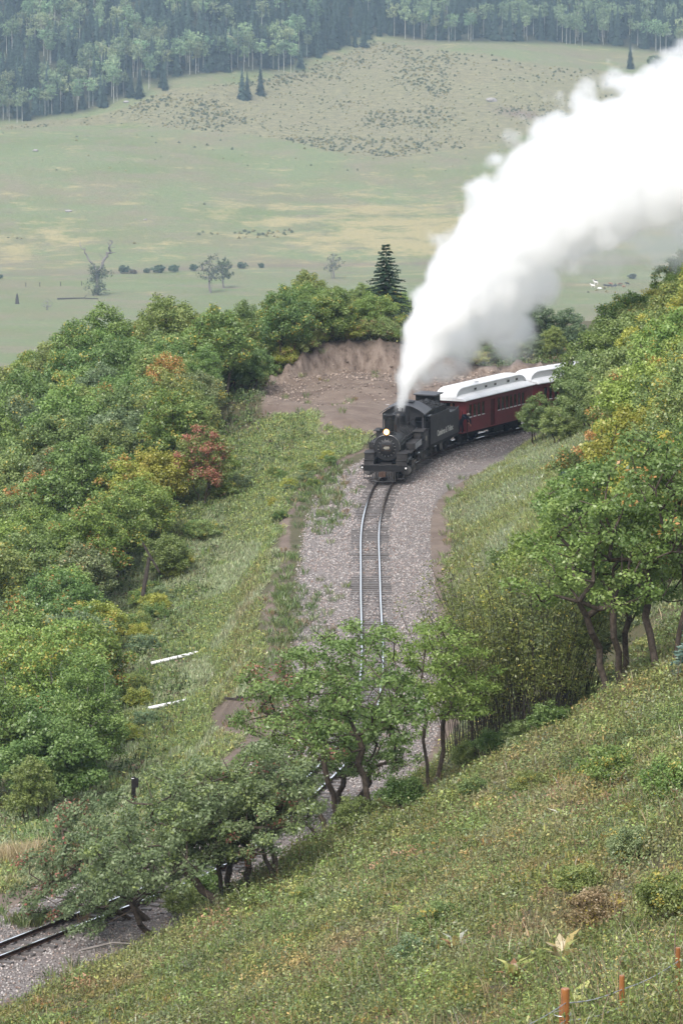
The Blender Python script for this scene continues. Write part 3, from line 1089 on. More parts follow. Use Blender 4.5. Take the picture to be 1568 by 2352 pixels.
for sx in (-1, 1):
    ml = MB(); ml.box(sx * 1.32 - .09, sx * 1.32 + .09, .72, .88, .72, .92).box(sx * 1.2, sx * 1.32, .78, .82, .78, .84).lathe([(.04, .92), (.08, .95), (.03, 1.0)], (sx * 1.32, .8, 0), 8)
    mlo = ml.build('marker_lamp', M['loco'], loco, smooth=30)
    l2 = MB(); l2.lathe([(0, .69), (.055, .70), (.06, .719), (0, .719)], (sx * 1.32, 0, .82), 12, 'y')
    l2.build('lens', M['lens'], mlo)
    ps = MB(); ps.box(sx * 1.02 - .2, sx * 1.02 + .2, .62, .92, .16, .2).box(sx * 1.02 - .2, sx * 1.02 - .17, .7, .74, .2, .62).box(sx * 1.02 + .17, sx * 1.02 + .2, .7, .74, .2, .62)
    ps.build('pilot_step', M['loco_dust'], loco, smooth=0)
    # stepped boxes either side of the smokebox
    bx = MB(); bx.box(sx * .98 - .29, sx * .98 + .29, 1.05, 1.5, .62, 1.22).box(sx * .98 - .29, sx * .98 + .29, 1.3, 1.9, 1.221, 1.6)
    bx.hexa([(sx * 1.0 - .33, 1.26, 1.60), (sx * 1.0 + .33, 1.26, 1.60), (sx * 1.0 + .33, 2.2, 1.68), (sx * 1.0 - .33, 2.2, 1.68),
             (sx * 1.0 - .33, 1.26, 1.63), (sx * 1.0 + .33, 1.26, 1.63), (sx * 1.0 + .33, 2.2, 1.71), (sx * 1.0 - .33, 2.2, 1.71)])
    bx.box(sx * .98 - .31, sx * .98 + .31, 1.0, 1.52, 1.222, 1.25)
    bx.build('step_box', M['loco_dust'], loco, smooth=0)
    br = MB(); br.cyl((sx * .62, 1.85, BZ - .35), (sx * .72, .95, .95), .035, n=8)
    br.build('brace', M['loco_dust'], loco)
    # cylinders
    cy = MB(); cy.lathe([(.0, 2.0), (.2, 2.0), (.34, 2.03), (.36, 2.08), (.36, 3.35), (.3, 3.4), (0, 3.4)], (sx * 1.14, 0, .55), 24, 'y')
    cy.lathe([(.0, 2.05), (.12, 2.05), (.17, 2.1), (.17, 3.3), (0, 3.3)], (sx * 1.14, 0, 1.1), 18, 'y')
    cy.box(sx * 1.14 - .3, sx * 1.14 + .3, 2.2, 3.2, .56, 1.12)
    cyo = cy.build('cylinder', M['loco'], loco)
    cf = MB(); cf.lathe([(0, 1.97), (.26, 1.97), (.31, 1.99), (.31, 2.03), (0, 2.03)], (sx * 1.14, 0, .55), 24, 'y')
    cf.build('cylinder_head', M['cyl_grey'], cyo)
    cf = MB(); cf.lathe([(0, 2.02), (.12, 2.02), (.14, 2.045), (0, 2.06)], (sx * 1.14, 0, 1.1), 18, 'y')
    cf.build('valve_head', M['steel'], cyo)
    # running board, tanks
    rb = MB(); rb.box(sx * 1.08 - .3, sx * 1.08 + .3, 2.2, 8.2, 1.52, 1.56)
    rb.build('running_board', M['loco_dust'], loco, smooth=0)
    tk = MB(); tk.box(sx * 1.12 - .28, sx * 1.12 + .28, 3.7, 6.3, 1.57, 1.95)
    tko = tk.build('air_tank', M['loco_dust'], loco, smooth=0)
    tp = MB()
    for k in range(5): tp.tube([(sx * 1.425, 3.75, 1.62 + .07 * k), (sx * 1.425, 6.2, 1.62 + .07 * k)], .017, n=5)
    tp.build('cooling_pipe', M['steel'] if sx > 0 else M['loco'], tko)
    ub = MB(); ub.box(sx * 1.15 - .22, sx * 1.15 + .22, 6.2, 7.5, 1.96, 2.35).box(sx * 1.2 - .34, sx * 1.2 + .34, 6.1, 7.6, 2.352, 2.39)
    ub.build('pump_box', M['loco_dust'], loco, smooth=0)
pp = MB()
for k, (x0, z0) in enumerate(((.83, 2.2), (.78, 2.4), (.9, 1.7))):
    pp.tube([(x0, 2.2, z0 - .2), (x0 + .04, 3.6, z0), (x0 + .05, 5.4, z0 - .1), (x0 + .12, 7.9, z0)], .026)
pp.tube([(.3, 4.5, 2.75), (.7, 4.55, 2.4), (.85, 4.6, 1.6)], .025).tube([(-.3, 4.5, 2.75), (-.7, 4.55, 2.4), (-.85, 4.6, 1.6)], .025)
pp.tube([(.42, 6.4, 2.8), (.72, 6.3, 2.5), (.93, 6.0, 2.0)], .025)
pp.build('boiler_pipe', M['loco'], loco)
# cab
cab = MB()
X, Z0, Z1 = 1.27, .95, 3.24
for sx in (-1, 1):
    x0, x1 = (X - .04, X) if sx > 0 else (-X, -X + .04)
    cab.box(x0, x1, 8.0, 10.2, Z0, 2.1).box(x0, x1, 8.0, 8.25, 2.1, 3.0).box(x0, x1, 9.05, 9.2, 2.1, 3.0).box(x0, x1, 10.0, 10.2, 2.1, 3.0).box(x0, x1, 8.0, 10.2, 3.0, Z1)
# front wall with a window each side
cab.box(-1.24, -1.18, 8.0, 8.04, 1.5, Z1).box(1.18, 1.24, 8.0, 8.04, 1.5, Z1)
cab.box(-.74, .74, 8.0, 8.04, 1.5, Z1).box(-1.18, -.74, 8.0, 8.04, 1.5, 1.9).box(.74, 1.18, 8.0, 8.04, 1.5, 1.9)
cab.box(-1.18, -.74, 8.0, 8.04, 3.05, Z1).box(.74, 1.18, 8.0, 8.04, 3.05, Z1)
nf = 14
pts = [(X * .985 * (2 * i / nf - 1), Z1 + .53 * (1 - (2 * i / nf - 1) ** 2)) for i in range(nf + 1)]
vs = [(x, 8.0, z) for x, z in pts] + [(x, 8.04, z) for x, z in pts]
n_ = nf + 1
cab.add(vs, [tuple(range(n_))[::-1], tuple(range(n_, 2 * n_))] + [(i, i + 1, n_ + i + 1, n_ + i) for i in range(nf)])
cab.box(-1.22, 1.22, 8.2, 10.2, .9, .95).box(-1.2, 1.2, 9.22, 9.25, .95, 2.3)
cab_o = cab.build('cab', M['tender'], loco, smooth=0)
rf = MB()
vs, fs = [], []
ysr = (7.62, 10.45)
for y in ysr:
    for dz in (0, .05):
        for i in range(nf + 1):
            u = 2 * i / nf - 1
            vs.append((u * 1.41, y, Z1 - .03 + dz + .56 * (1 - u * u)))
k = nf + 1
for i in range(nf):
    fs += [(i, i + 1, 2 * k + i + 1, 2 * k + i), (k + i, 3 * k + i, 3 * k + i + 1, k + i + 1), (i, k + i, k + i + 1, i + 1), (2 * k + i, 2 * k + i + 1, 3 * k + i + 1, 3 * k + i)]
fs += [(0, 2 * k, 3 * k, k), (k - 1, 2 * k - 1, 4 * k - 1, 3 * k - 1)]
rf.add(vs, fs)
rf_o = rf.build('roof', M['tender'], cab_o, smooth=50)
hb = MB(); hb.box(-.45, .45, 8.9, 9.7, 3.74, 3.83).box(-.5, .5, 8.82, 9.78, 3.83, 3.86)
hb.build('roof_hatch', M['loco_dust'], cab_o, smooth=0)
wf = MB()
for (y0, y1) in ((8.25, 9.05), (9.2, 10.0)):
    wf.box(X + .001, X + .03, y0 - .04, y0, 2.08, 3.02).box(X + .001, X + .03, y1, y1 + .04, 2.08, 3.02).box(X + .001, X + .05, y0, y1, 2.06, 2.1)
wf.box(X + .001, X + .35, 8.15, 9.2, 3.04, 3.07)
wf.build('window_frame', M['loco'], cab_o, smooth=0)
put_text('cab_number', '489', .42, M['letter_dim'], cab_o, (X + .004, 9.1, 1.58), FACE_RIGHT, .01)
for pts_ in ([(1.34, 7.95, .6), (1.34, 8.0, 1.5), (1.34, 8.05, 2.9)], [(1.33, 10.1, .6), (1.33, 10.1, 2.6)], [(1.25, 6.3, .95), (1.45, 8.3, 1.15)]):
    ap = MB(); ap.tube(pts_, .022); ap.build('grab_rail', M['loco_dust'], cab_o)
ap = MB(); ap.box(1.15, 1.5, 9.6, 10.1, .25, .29).box(1.15, 1.18, 9.6, 9.64, .28, .96).box(1.15, 1.18, 10.06, 10.1, .28, .96)
ap.build('cab_step', M['loco_dust'], cab_o)
# frames, wheels, rods
fm = MB(); fm.box(-.35, .35, 1.0, 10.1, .55, 1.0).box(-.8, .8, 7.6, 9.6, .7, 1.3).box(-.55, .55, 3.3, 7.6, .95, 1.25)
fm.build('frame', M['under'], loco, smooth=0)
for y in (3.95, 5.15, 6.35, 7.55):
    for sx in (-1, 1):
        w = MB(); wheel(w, sx * .60, y, .56)
        w.box(sx * .67 - .02, sx * .67 + .02, y - .35, y + .35, .78, 1.02)
        w.cyl((sx * .66, y, .56), (sx * .78, y, .56), .13, n=12)
        w.build('driving_wheel', M['under'], loco)
for y, r in ((1.35, .35), (9.0, .4)):
    for sx in (-1, 1):
        w = MB(); wheel(w, sx * .54, y, r); w.build('truck_wheel', M['under'], loco)
for sx in (-1, 1):
    rd = MB(); rd.box(sx * .86 - .03, sx * .86 + .03, 3.9, 7.6, .38, .5).box(sx * .95 - .03, sx * .95 + .03, 3.3, 6.4, .47, .57)
    rd.box(sx * 1.0 - .04, sx * 1.0 + .04, 3.3, 4.6, .85, .95).box(sx * 1.0 - .05, sx * 1.0 + .05, 3.35, 3.75, .45, 1.1)
    rd.build('side_rod', M['steel'], loco, smooth=0)

# ---- tender
tend = on_track('tender', S_FRONT + 10.75, 7.2, 'dark grey coal tender with white lettering coupled behind the black engine', 'tender')
tb = MB()
tb.box(-1.22, 1.22, .3, 7.15, 1.0, 2.42)
tbo = tb.build('water_tank', M['tender'], tend, smooth=0)
seam = MB()
for z in (1.02, 1.95, 2.40): seam.box(1.221, 1.232, .32, 7.13, z - .018, z + .018)
for y in (.34, 7.1): seam.box(1.221, 1.234, y - .03, y + .03, 1.04, 2.38)
seam.build('seam', M['tender'], tbo, smooth=0)
sh = MB()                                                 # side sheets: high in front, dropping behind
for sx in (-1, 1):
    x0, x1 = (1.18, 1.219) if sx > 0 else (-1.219, -1.18)
    sh.hexa([(x0, .3, 2.421), (x1, .3, 2.421), (x1, 4.9, 2.421), (x0, 4.9, 2.421), (x0, .3, 2.78), (x1, .3, 2.78), (x1, 4.75, 2.78), (x0, 4.75, 2.78)])
    sh.box(x0, x1, 4.91, 7.1, 2.421, 2.5)
    sh.hexa([(x0, 6.4, 2.501), (x1, 6.4, 2.501), (x1, 7.1, 2.501), (x0, 7.1, 2.501), (x0, 6.9, 2.66), (x1, 6.9, 2.66), (x1, 7.1, 2.66), (x0, 7.1, 2.66)])
sh.box(-1.18, 1.18, 7.06, 7.1, 2.421, 2.6)
sh.build('side_sheet', M['tender'], tbo, smooth=0)
bd = MB()
for sx in (-1, 1):
    for k in range(5):
        bd.box(sx * .98 - .03, sx * .98 + .03, .5, 4.8, 2.5 + .115 * k, 2.6 + .115 * k)
for k in range(5): bd.box(-.95, .95, 4.82, 4.88, 2.45 + .115 * k, 2.55 + .115 * k)
bd.build('coal_board', M['loco_dust'], tend, smooth=0)
# coal heap: lumps
cm = MB()
rr = random.Random(4)
for k in range(420):
    x = rr.uniform(-.92, .92); y = rr.uniform(.5, 4.75)
    z = 2.85 + .5 * math.exp(-((x / .75) ** 2)) * (1 - .25 * abs(y - 2.6) / 2.1) + rr.uniform(-.08, .06)
    r = rr.uniform(.06, .17)
    vs = [(x + r * rr.uniform(.6, 1.2) * a, y + r * rr.uniform(.6, 1.2) * b, z + r * rr.uniform(.5, 1) * c) for a, b, c in
          ((1, 0, 0), (0, 1, 0), (-1, 0, 0), (0, -1, 0), (0, 0, 1), (0, 0, -1))]
    cm.add(vs, [(0, 1, 4), (1, 2, 4), (2, 3, 4), (3, 0, 4), (1, 0, 5), (2, 1, 5), (3, 2, 5), (0, 3, 5)])
cm.box(-.94, .94, .45, 4.8, 2.43, 2.9)
cm.build('coal_load', M['coal'], tend, smooth=0)
dh = MB(); dh.box(-1.1, .12, 5.2, 6.6, 2.43, 3.5)
dho = dh.build('shelter', M['under'], tend, smooth=0)
d2 = MB(); d2.hexa([(-1.2, 5.0, 3.5), (.28, 5.0, 3.46), (.28, 6.8, 3.46), (-1.2, 6.8, 3.5), (-1.2, 5.0, 3.58), (.28, 5.0, 3.54), (.28, 6.8, 3.54), (-1.2, 6.8, 3.58)])
d2.build('shelter_roof', M['tender'], dho, smooth=0)
put_text('lettering', 'Cumbres & Toltec', .50, M['letter'], tbo, (1.2345, 3.75, 1.50), FACE_RIGHT, .012, 1.0)
tf = MB(); tf.box(-1.15, 1.15, .1, 7.2, .78, .98).box(-.3, .3, 7.2, 7.5, .45, .7)
tf.box(-.95, .95, -.35, .1, .8, .9)
tf.build('frame', M['loco_dust'], tend, smooth=0)
for y in (1.7, 5.6):
    tr = MB()
    for sx in (-1, 1):
        tr.box(sx * .8 - .05, sx * .8 + .05, y - 1.0, y + 1.0, .36, .52).box(sx * .8 - .08, sx * .8 + .08, y - .25, y + .25, .3, .72)
        for dy in (-.72, .72): tr.box(sx * .82 - .1, sx * .82 + .1, y + dy - .13, y + dy + .13, .3, .55)
    tr.box(-.8, .8, y - .15, y + .15, .5, .78)
    tro = tr.build('truck', M['loco_dust'], tend, smooth=0)
    for dy in (-.72, .72):
        for sx in (-1, 1):
            w = MB(); wheel(w, sx * .54, y + dy, .38); w.build('wheel', M['under'], tro)
for y in (3.3, 6.75):
    ts = MB(); ts.box(1.0, 1.32, y, y + .45, .22, .26).tube([(1.3, y + .02, .23), (1.3, y + .02, .8)], .02).tube([(1.3, y + .43, .23), (1.3, y + .43, .8)], .02)
    ts.build('step', M['loco_dust'], tend, smooth=30)
ts = MB(); ts.hexa([(1.02, 3.25, .30), (1.06, 3.25, .30), (1.06, 3.75, .38), (1.02, 3.75, .38), (1.02, 3.05, .76), (1.06, 3.05, .76), (1.06, 3.6, .76), (1.02, 3.6, .76)])
ts.build('hanging_bracket', M['cyl_grey'], tend, smooth=0)
for pts_, r_ in (([(1.28, 7.12, .9), (1.28, 7.14, 2.4)], .018), ([(1.15, -.3, .85), (1.15, -.3, 2.4)], .02)):
    ts = MB(); ts.tube(pts_, r_); ts.build('grab_rail', M['loco_dust'], tend, smooth=30)


# ---- coaches
def make_coach(name, s_front, label, group):
    L = 10.4
    root = on_track(name, s_front, L, label, 'railway coach', group)
    B0, B1 = .3, L - .05
    W = 1.25
    body = MB()
    zb, z1, z2, zt = .82, 1.66, 2.52, 2.86
    wins = [.7, 1.34, 1.98, 2.62, 5.0, 5.62, 6.24, 6.86, 7.48, 8.1, 8.72]
    ww = .4
    door = (3.95, 4.6)
    for sx in (-1, 1):
        xa, xb = (W - .05, W) if sx > 0 else (-W, -W + .05)
        body.box(xa, xb, B0, door[0], zb, z1).box(xa, xb, door[1], B1, zb, z1).box(xa, xb, B0, B1, z2, zt)
        edges = [B0] + [v for w in wins for v in (w, w + ww)] + [B1]
        segs = [(edges[i], edges[i + 1]) for i in range(0, len(edges), 2)]
        for a, b in segs:
            if a < door[0] < b:
                body.box(xa, xb, a, door[0], z1, z2).box(xa, xb, door[1], b, z1, z2)
            else:
                body.box(xa, xb, a, b, z1, z2)
    body.box(-W, W, B1, B1 + .05, zb, zt)
    # end wall with a doorway
    body.box(-W + .06, -.42, B0 - .001, B0 + .05, zb, zt).box(.42, W - .06, B0 - .001, B0 + .05, zb, zt).box(-.42, .42, B0 - .001, B0 + .05, 2.6, zt)
    body.box(-W, W, -.3, B1, zb - .06, zb - .002)
    bo = body.build('body', M['maroon'], root, smooth=0)
    it = MB(); it.box(-W + .3, W - .3, B0 + .7, B1 - .2, zb + .01, 2.5)
    it.build('interior', M['under'], bo, smooth=0)
    tr = MB()
    for sx in (-1, 1):
        xa, xb = (W + .001, W + .022) if sx > 0 else (-W - .022, -W - .001)
        tr.box(xa, xb, B0, door[0], z1 - .03, z1 + .012).box(xa, xb, door[1], B1, z1 - .03, z1 + .012).box(xa, xb, B0, B1, z2 + .06, z2 + .1)
    tr.build('belt_rail', M['maroon'], bo, smooth=0)
    for sx in (-1, 1):
        for w in wins:
            fr_ = MB()
            xa, xb = (W - .045, W - .015) if sx > 0 else (-W + .015, -W + .045)
            fr_.box(xa, xb, w, w + .035, z1, z2).box(xa, xb, w + ww - .035, w + ww, z1, z2).box(xa, xb, w + .035, w + ww - .035, z2 - .05, z2)
            fo = fr_.build('window', M['maroon_dark'], root, smooth=0)
            gl = MB(); xm = sx * (W - .035); gl.box(xm - .004, xm + .004, w + .035, w + ww - .035, z1, z2 - .05)
            gl.build('pane', M['glass'], fo, smooth=0)
            si = MB(); xa, xb = (W - .04, W + .03) if sx > 0 else (-W - .03, -W + .04)
            si.box(xa, xb, w + .0, w + ww - .0, z1 + .013, z1 + .06)
            si.build('sill', M['white'], fo, smooth=0)
        do = MB(); xa, xb = (W - .1, W - .06) if sx > 0 else (-W + .06, -W + .1)
        do.box(xa, xb, door[0], door[1], zb, z2)
        do.build('door', M['maroon_dark'], root, smooth=0)
    # roof: lower deck and clerestory lofted along the car, both sloping down at the ends
    rf_ = MB()
    ys_ = [-.12, 0, .12, .3, .55, .8, 1.1] + list(np.linspace(1.8, L - 1.8, 9)) + [L - 1.1, L - .8, L - .55, L - .3, L - .12, L, L + .12]
    rows = []
    for y in ys_:
        e = min(1, max(0, min(y + .12, L + .12 - y) / 1.2))
        hgt = math.sqrt(max(0, 1 - (1 - e) ** 2))
        cz = 2.98 + .14 * hgt                                  # shoulder of the lower deck
        top = cz + .03 + .42 * hgt
        cw = .64 + .06 * (1 - hgt)
        half = [(1.36, 2.80), (1.36, 2.85), (1.2, 2.85 + (cz - 2.85) * .55), (.95, 2.85 + (cz - 2.85) * .88), (cw + .06, cz), (cw, cz + .02), (cw, top - .06), (cw + .07, top - .05), (cw + .05, top), (cw * .5, top + .06 * hgt + .01), (0, top + .08 * hgt + .012)]
        prof = [(x, z) for x, z in half] + [(-x, z) for x, z in half[-2::-1]]
        rows.append([(x, y, z) for x, z in prof])
    n = len(rows[0])
    fs = []
    for i in range(len(rows) - 1):
        for j in range(n - 1):
            fs.append((i * n + j, i * n + j + 1, (i + 1) * n + j + 1, (i + 1) * n + j))
        fs.append((i * n + n - 1, i * n, (i + 1) * n, (i + 1) * n + n - 1))
    fs += [tuple(range(n)), tuple(range((len(rows) - 1) * n, len(rows) * n))[::-1]]
    rf_.add([p_ for r_ in rows for p_ in r_], fs)
    ro = rf_.build('roof', M['white_roof'], root, smooth=35)
    for y in (2.6, 4.2, 5.6, 7.6, 8.9):
        for sx in (-1, 1):
            v = MB(); v.box(sx * .66 - .02, sx * .66 + .02, y, y + .42, 3.2, 3.4)
            vo = v.build('roof_vent', M['white'], ro, smooth=0)
            v = MB(); v.box(sx * .682 - .004, sx * .682 + .004, y + .05, y + .2, 3.23, 3.37).box(sx * .682 - .004, sx * .682 + .004, y + .23, y + .37, 3.23, 3.37)
            v.build('vent_opening', M['under'], vo, smooth=0)
    hz = 3.665
    v = MB(); v.box(.0, .55, 3.0, 3.06, hz, hz + .06).box(0, .55, 3.5, 3.56, hz, hz + .06).box(0, .05, 3.06, 3.5, hz, hz + .06).box(.5, .55, 3.06, 3.5, hz, hz + .06)
    v.build('roof_hatch', M['white_roof'], ro, smooth=0)
    un = MB(); un.box(-1.1, 1.1, .2, L - .2, .58, .75).box(-.12, .12, -.4, .2, .45, .65)
    for sx in (-1, 1):
        un.tube([(sx * 1.0, 2.2, .7), (sx * 1.0, 4.0, .42), (sx * 1.0, 6.4, .42), (sx * 1.0, 8.2, .7)], .025)
        un.box(sx * .95 - .2, sx * .95 + .2, 4.6, 6.0, .3, .6)
    un.build('underframe', M['under'], root, smooth=0)
    for y in (1.9, L - 1.9):
        tr = MB()
        for sx in (-1, 1):
            tr.box(sx * .82 - .06, sx * .82 + .06, y - .95, y + .95, .34, .52)
            for dy in (-.65, .65): tr.box(sx * .84 - .1, sx * .84 + .1, y + dy - .14, y + dy + .14, .25, .52)
        tr.box(-.8, .8, y - .2, y + .2, .45, .6)
        tro = tr.build('truck', M['under'], root, smooth=0)
        for dy in (-.65, .65):
            for sx in (-1, 1):
                w = MB(); wheel(w, sx * .54, y + dy, .35, n=18); w.build('wheel', M['under'], tro)
    for sx in (-1, 1):
        stp = MB()
        for k, z in enumerate((.22, .48)):
            stp.box(sx * (1.12 - .1 * k) - .16, sx * (1.12 - .1 * k) + .16, -.38, .26, z, z + .04)
        for y in (-.4, .28): stp.box(sx * 1.1 - .2, sx * 1.1 + .2, y - .02, y + .02, .2, .75)
        stp.build('platform_step', M['under'], root, smooth=30)
        stp = MB(); stp.tube([(sx * .95, -.28, .8), (sx * .95, -.28, 1.7), (sx * .6, -.28, 1.75), (sx * .55, -.28, .8)], .018); stp.build('platform_railing', M['under'], root, smooth=30)
        for pts_ in ([(sx * 1.22, -.28, .8), (sx * 1.22, -.28, 2.2)], [(sx * 1.29, .34, .8), (sx * 1.29, .34, 2.2)]):
            stp = MB(); stp.tube(pts_, .02); stp.build('grab_rail', M['under'], root, smooth=30)
    return root


S1 = S_FRONT + 19.3
coach1 = make_coach('passenger_coach', S1, 'maroon coach with white clerestory roof coupled right behind the coal tender', 'maroon coaches of the train')
coach2 = make_coach('passenger_coach', S1 + 11.2, 'maroon coach with white roof second in line behind the tender, half hidden by oaks', 'maroon coaches of the train')
coach3 = make_coach('passenger_coach', S1 + 22.4, 'coach whose white roof shows only as specks through the oak leaves, last in sight', 'maroon coaches of the train')


# ---- people (continuous skinned bodies)
def skin_body(name, joints, edges, parent, mat, sub=1):
    me = bpy.data.meshes.new(name)
    me.from_pydata([j[:3] for j in joints], edges, [])
    o = new_obj(name, me, parent, mat)
    o.modifiers.new('Skin', 'SKIN')
    sk = me.skin_vertices[0].data
    for i, j in enumerate(joints):
        r = j[3]
        sk[i].radius = (r, j[4] if len(j) > 4 else r)
        sk[i].use_root = (i == 0)
    o.modifiers[0].use_smooth_shade = True
    m = o.modifiers.new('Subdivision', 'SUBSURF'); m.levels = sub; m.render_levels = sub
    return o


def hand(parent, wrist, elbow, mat):
    """palm with five fingers continuing the forearm"""
    w, e = Vector(wrist), Vector(elbow)
    d = (w - e).normalized(); s = d.orthogonal().normalized(); u = d.cross(s)
    J = [(*w, .03, .02), (*(w + d * .08), .042, .018)]
    E = [(0, 1)]
    for k, L_ in enumerate((.062, .075, .08, .07)):
        b = w + d * .085 + s * (.03 - .02 * k)
        i = len(J)
        J += [(*b, .0095), (*(b + d * L_ * .5 + u * .01), .009), (*(b + d * L_ * .85 + u * .035), .008)]
        E += [(1, i), (i, i + 1), (i + 1, i + 2)]
    i = len(J)
    b = w + d * .03 + s * .035
    J += [(*b, .011), (*(b + d * .035 + s * .025 + u * .01), .010), (*(b + d * .065 + s * .025 + u * .03), .009)]
    E += [(0, i), (i, i + 1), (i + 1, i + 2)]
    return skin_body('hand', J, E, parent, mat)


def person(label, loc, rz, pose, jacket, trousers, hair=True, shirt=None, group=None):
    root = empty('person', loc, rz, label, 'person', group)
    P = pose
    pel = P['pelvis']; ch = P['chest']; nk = P['neck']
    J = [(*pel, .15, .11), (*[(a + b) / 2 for a, b in zip(pel, ch)], .15, .1), (*ch, .19, .12), (*nk, .075)]
    E = [(0, 1), (1, 2), (2, 3)]
    for sd in ('L', 'R'):
        i = len(J)
        J += [(*P['sh' + sd], .075), (*P['el' + sd], .055), (*P['wr' + sd], .04)]
        E += [(2, i), (i, i + 1), (i + 1, i + 2)]
    for sd in ('L', 'R'):
        i = len(J)
        J += [(*P['hip' + sd], .1), (*P['kn' + sd], .075), (*P['an' + sd], .055), (*P['to' + sd], .045)]
        E += [(0, i), (i, i + 1), (i + 1, i + 2), (i + 2, i + 3)]
    skin_body('clothed_body', J, E, root, jacket, 2)
    hd_ = Vector(P['head'])
    up = (hd_ - Vector(nk)).normalized()
    fw = Vector(P['look']).normalized()
    hm = MB()
    hm.lathe([(.0, -.13), (.045, -.125), (.062, -.09), (.072, -.04), (.077, .02), (.072, .07), (.05, .105), (.0, .122)], (0, 0, 0), 16)
    for sx in (-1, 1):
        hm.box(sx * .078 - .01, sx * .078 + .01, -.005, .03, -.03, .03)             # ears
        hm.box(sx * .03 - .012, sx * .03 + .012, -.078, -.068, .004, .016, m=1)     # eyes
    hm.hexa([(-.014, -.07, -.03), (.014, -.07, -.03), (.014, -.1, -.03), (-.014, -.1, -.03), (-.006, -.068, .012), (.006, -.068, .012), (.006, -.075, .012), (-.006, -.075, .012)])
    hm.box(-.024, .024, -.072, -.062, -.07, -.06, m=1)                              # mouth
    q = Matrix.Identity(4)
    zx = up; yx = -(fw - zx * fw.dot(zx)).normalized(); xx = yx.cross(zx)
    q = Matrix(((xx.x, yx.x, zx.x, hd_.x), (xx.y, yx.y, zx.y, hd_.y), (xx.z, yx.z, zx.z, hd_.z), (0, 0, 0, 1)))
    ho_ = hm.build('head', None, root, smooth=50, mats=[M['skin'], M['under']])
    ho_.matrix_local = q
    if hair:
        hh = MB(); hh.lathe([(.078, -.03), (.083, .02), (.078, .075), (.054, .112), (.0, .13)], (0, .012, 0), 16)
        h_ = hh.build('hair', M['hair'], root); h_.matrix_local = q
    for sd in ('L', 'R'):
        hand(root, P['wr' + sd], P['el' + sd], M['skin'])
    if shirt:
        s_ = MB(); c = Vector(ch)
        s_.hexa([(c.x - .06, c.y - .135, c.z - .28), (c.x + .06, c.y - .135, c.z - .28), (c.x + .06, c.y - .1, c.z - .28), (c.x - .06, c.y - .1, c.z - .28),
                 (c.x - .09, c.y - .125, c.z + .1), (c.x + .09, c.y - .125, c.z + .1), (c.x + .07, c.y - .06, c.z + .12), (c.x - .07, c.y - .06, c.z + .12)])
        s_.build('shirt', shirt, root, smooth=0)
    return root


def stand(lean=0.0, fwd=0.0):
    return dict(pelvis=(0, 0, .95), chest=(lean * .35, -fwd * .35, 1.36), neck=(lean * .5, -fwd * .5, 1.5), head=(lean * .6, -fwd * .62, 1.64), look=(0, -1, -.1),
                shL=(-.2 + lean * .4, -fwd * .4, 1.4), elL=(-.27, -.06, 1.14), wrL=(-.24, -.2, .95), shR=(.2 + lean * .4, -fwd * .4, 1.4), elR=(.27, -.06, 1.14), wrR=(.24, -.2, .95),
                hipL=(-.09, 0, .9), knL=(-.1, -.03, .5), anL=(-.11, 0, .08), toL=(-.11, -.17, .04), hipR=(.09, 0, .9), knR=(.1, -.03, .5), anR=(.11, 0, .08), toR=(.11, -.17, .04))


bpy.context.view_layer.update()


def on_vehicle(v, x, y, z):
    p_ = v.matrix_world @ Vector((x, y, z))
    return p_, v.rotation_euler.z


# one leans out over the steps beside the tender, head down and turned away; the other stands in the end doorway
pp_ = stand()
pp_.update(chest=(.30, .06, 1.33), neck=(.46, .0, 1.43), head=(.58, -.06, 1.47), look=(.35, .6, -1), shL=(.2, -.1, 1.42), shR=(.44, .14, 1.3), elL=(.5, -.16, 1.2), elR=(.62, .16, 1.08), wrL=(.62, -.1, .98), wrR=(.66, .12, .84),
           knR=(.14, .0, .5), knL=(-.06, -.04, .5))
loc_, rz_ = on_vehicle(coach1, 1.0, -.05, .52)
person('person in dark navy work clothes bent over on the coach steps beside the tender', loc_, rz_, pp_, M['navy'], M['navy'], hair=True)
pp_ = stand()
loc_, rz_ = on_vehicle(coach1, .14, .42, .82)
person('person in dark jacket and white shirt standing in the coach end doorway', loc_, rz_, pp_, M['navy'], M['navy'], hair=True, shirt=M['shirt'])
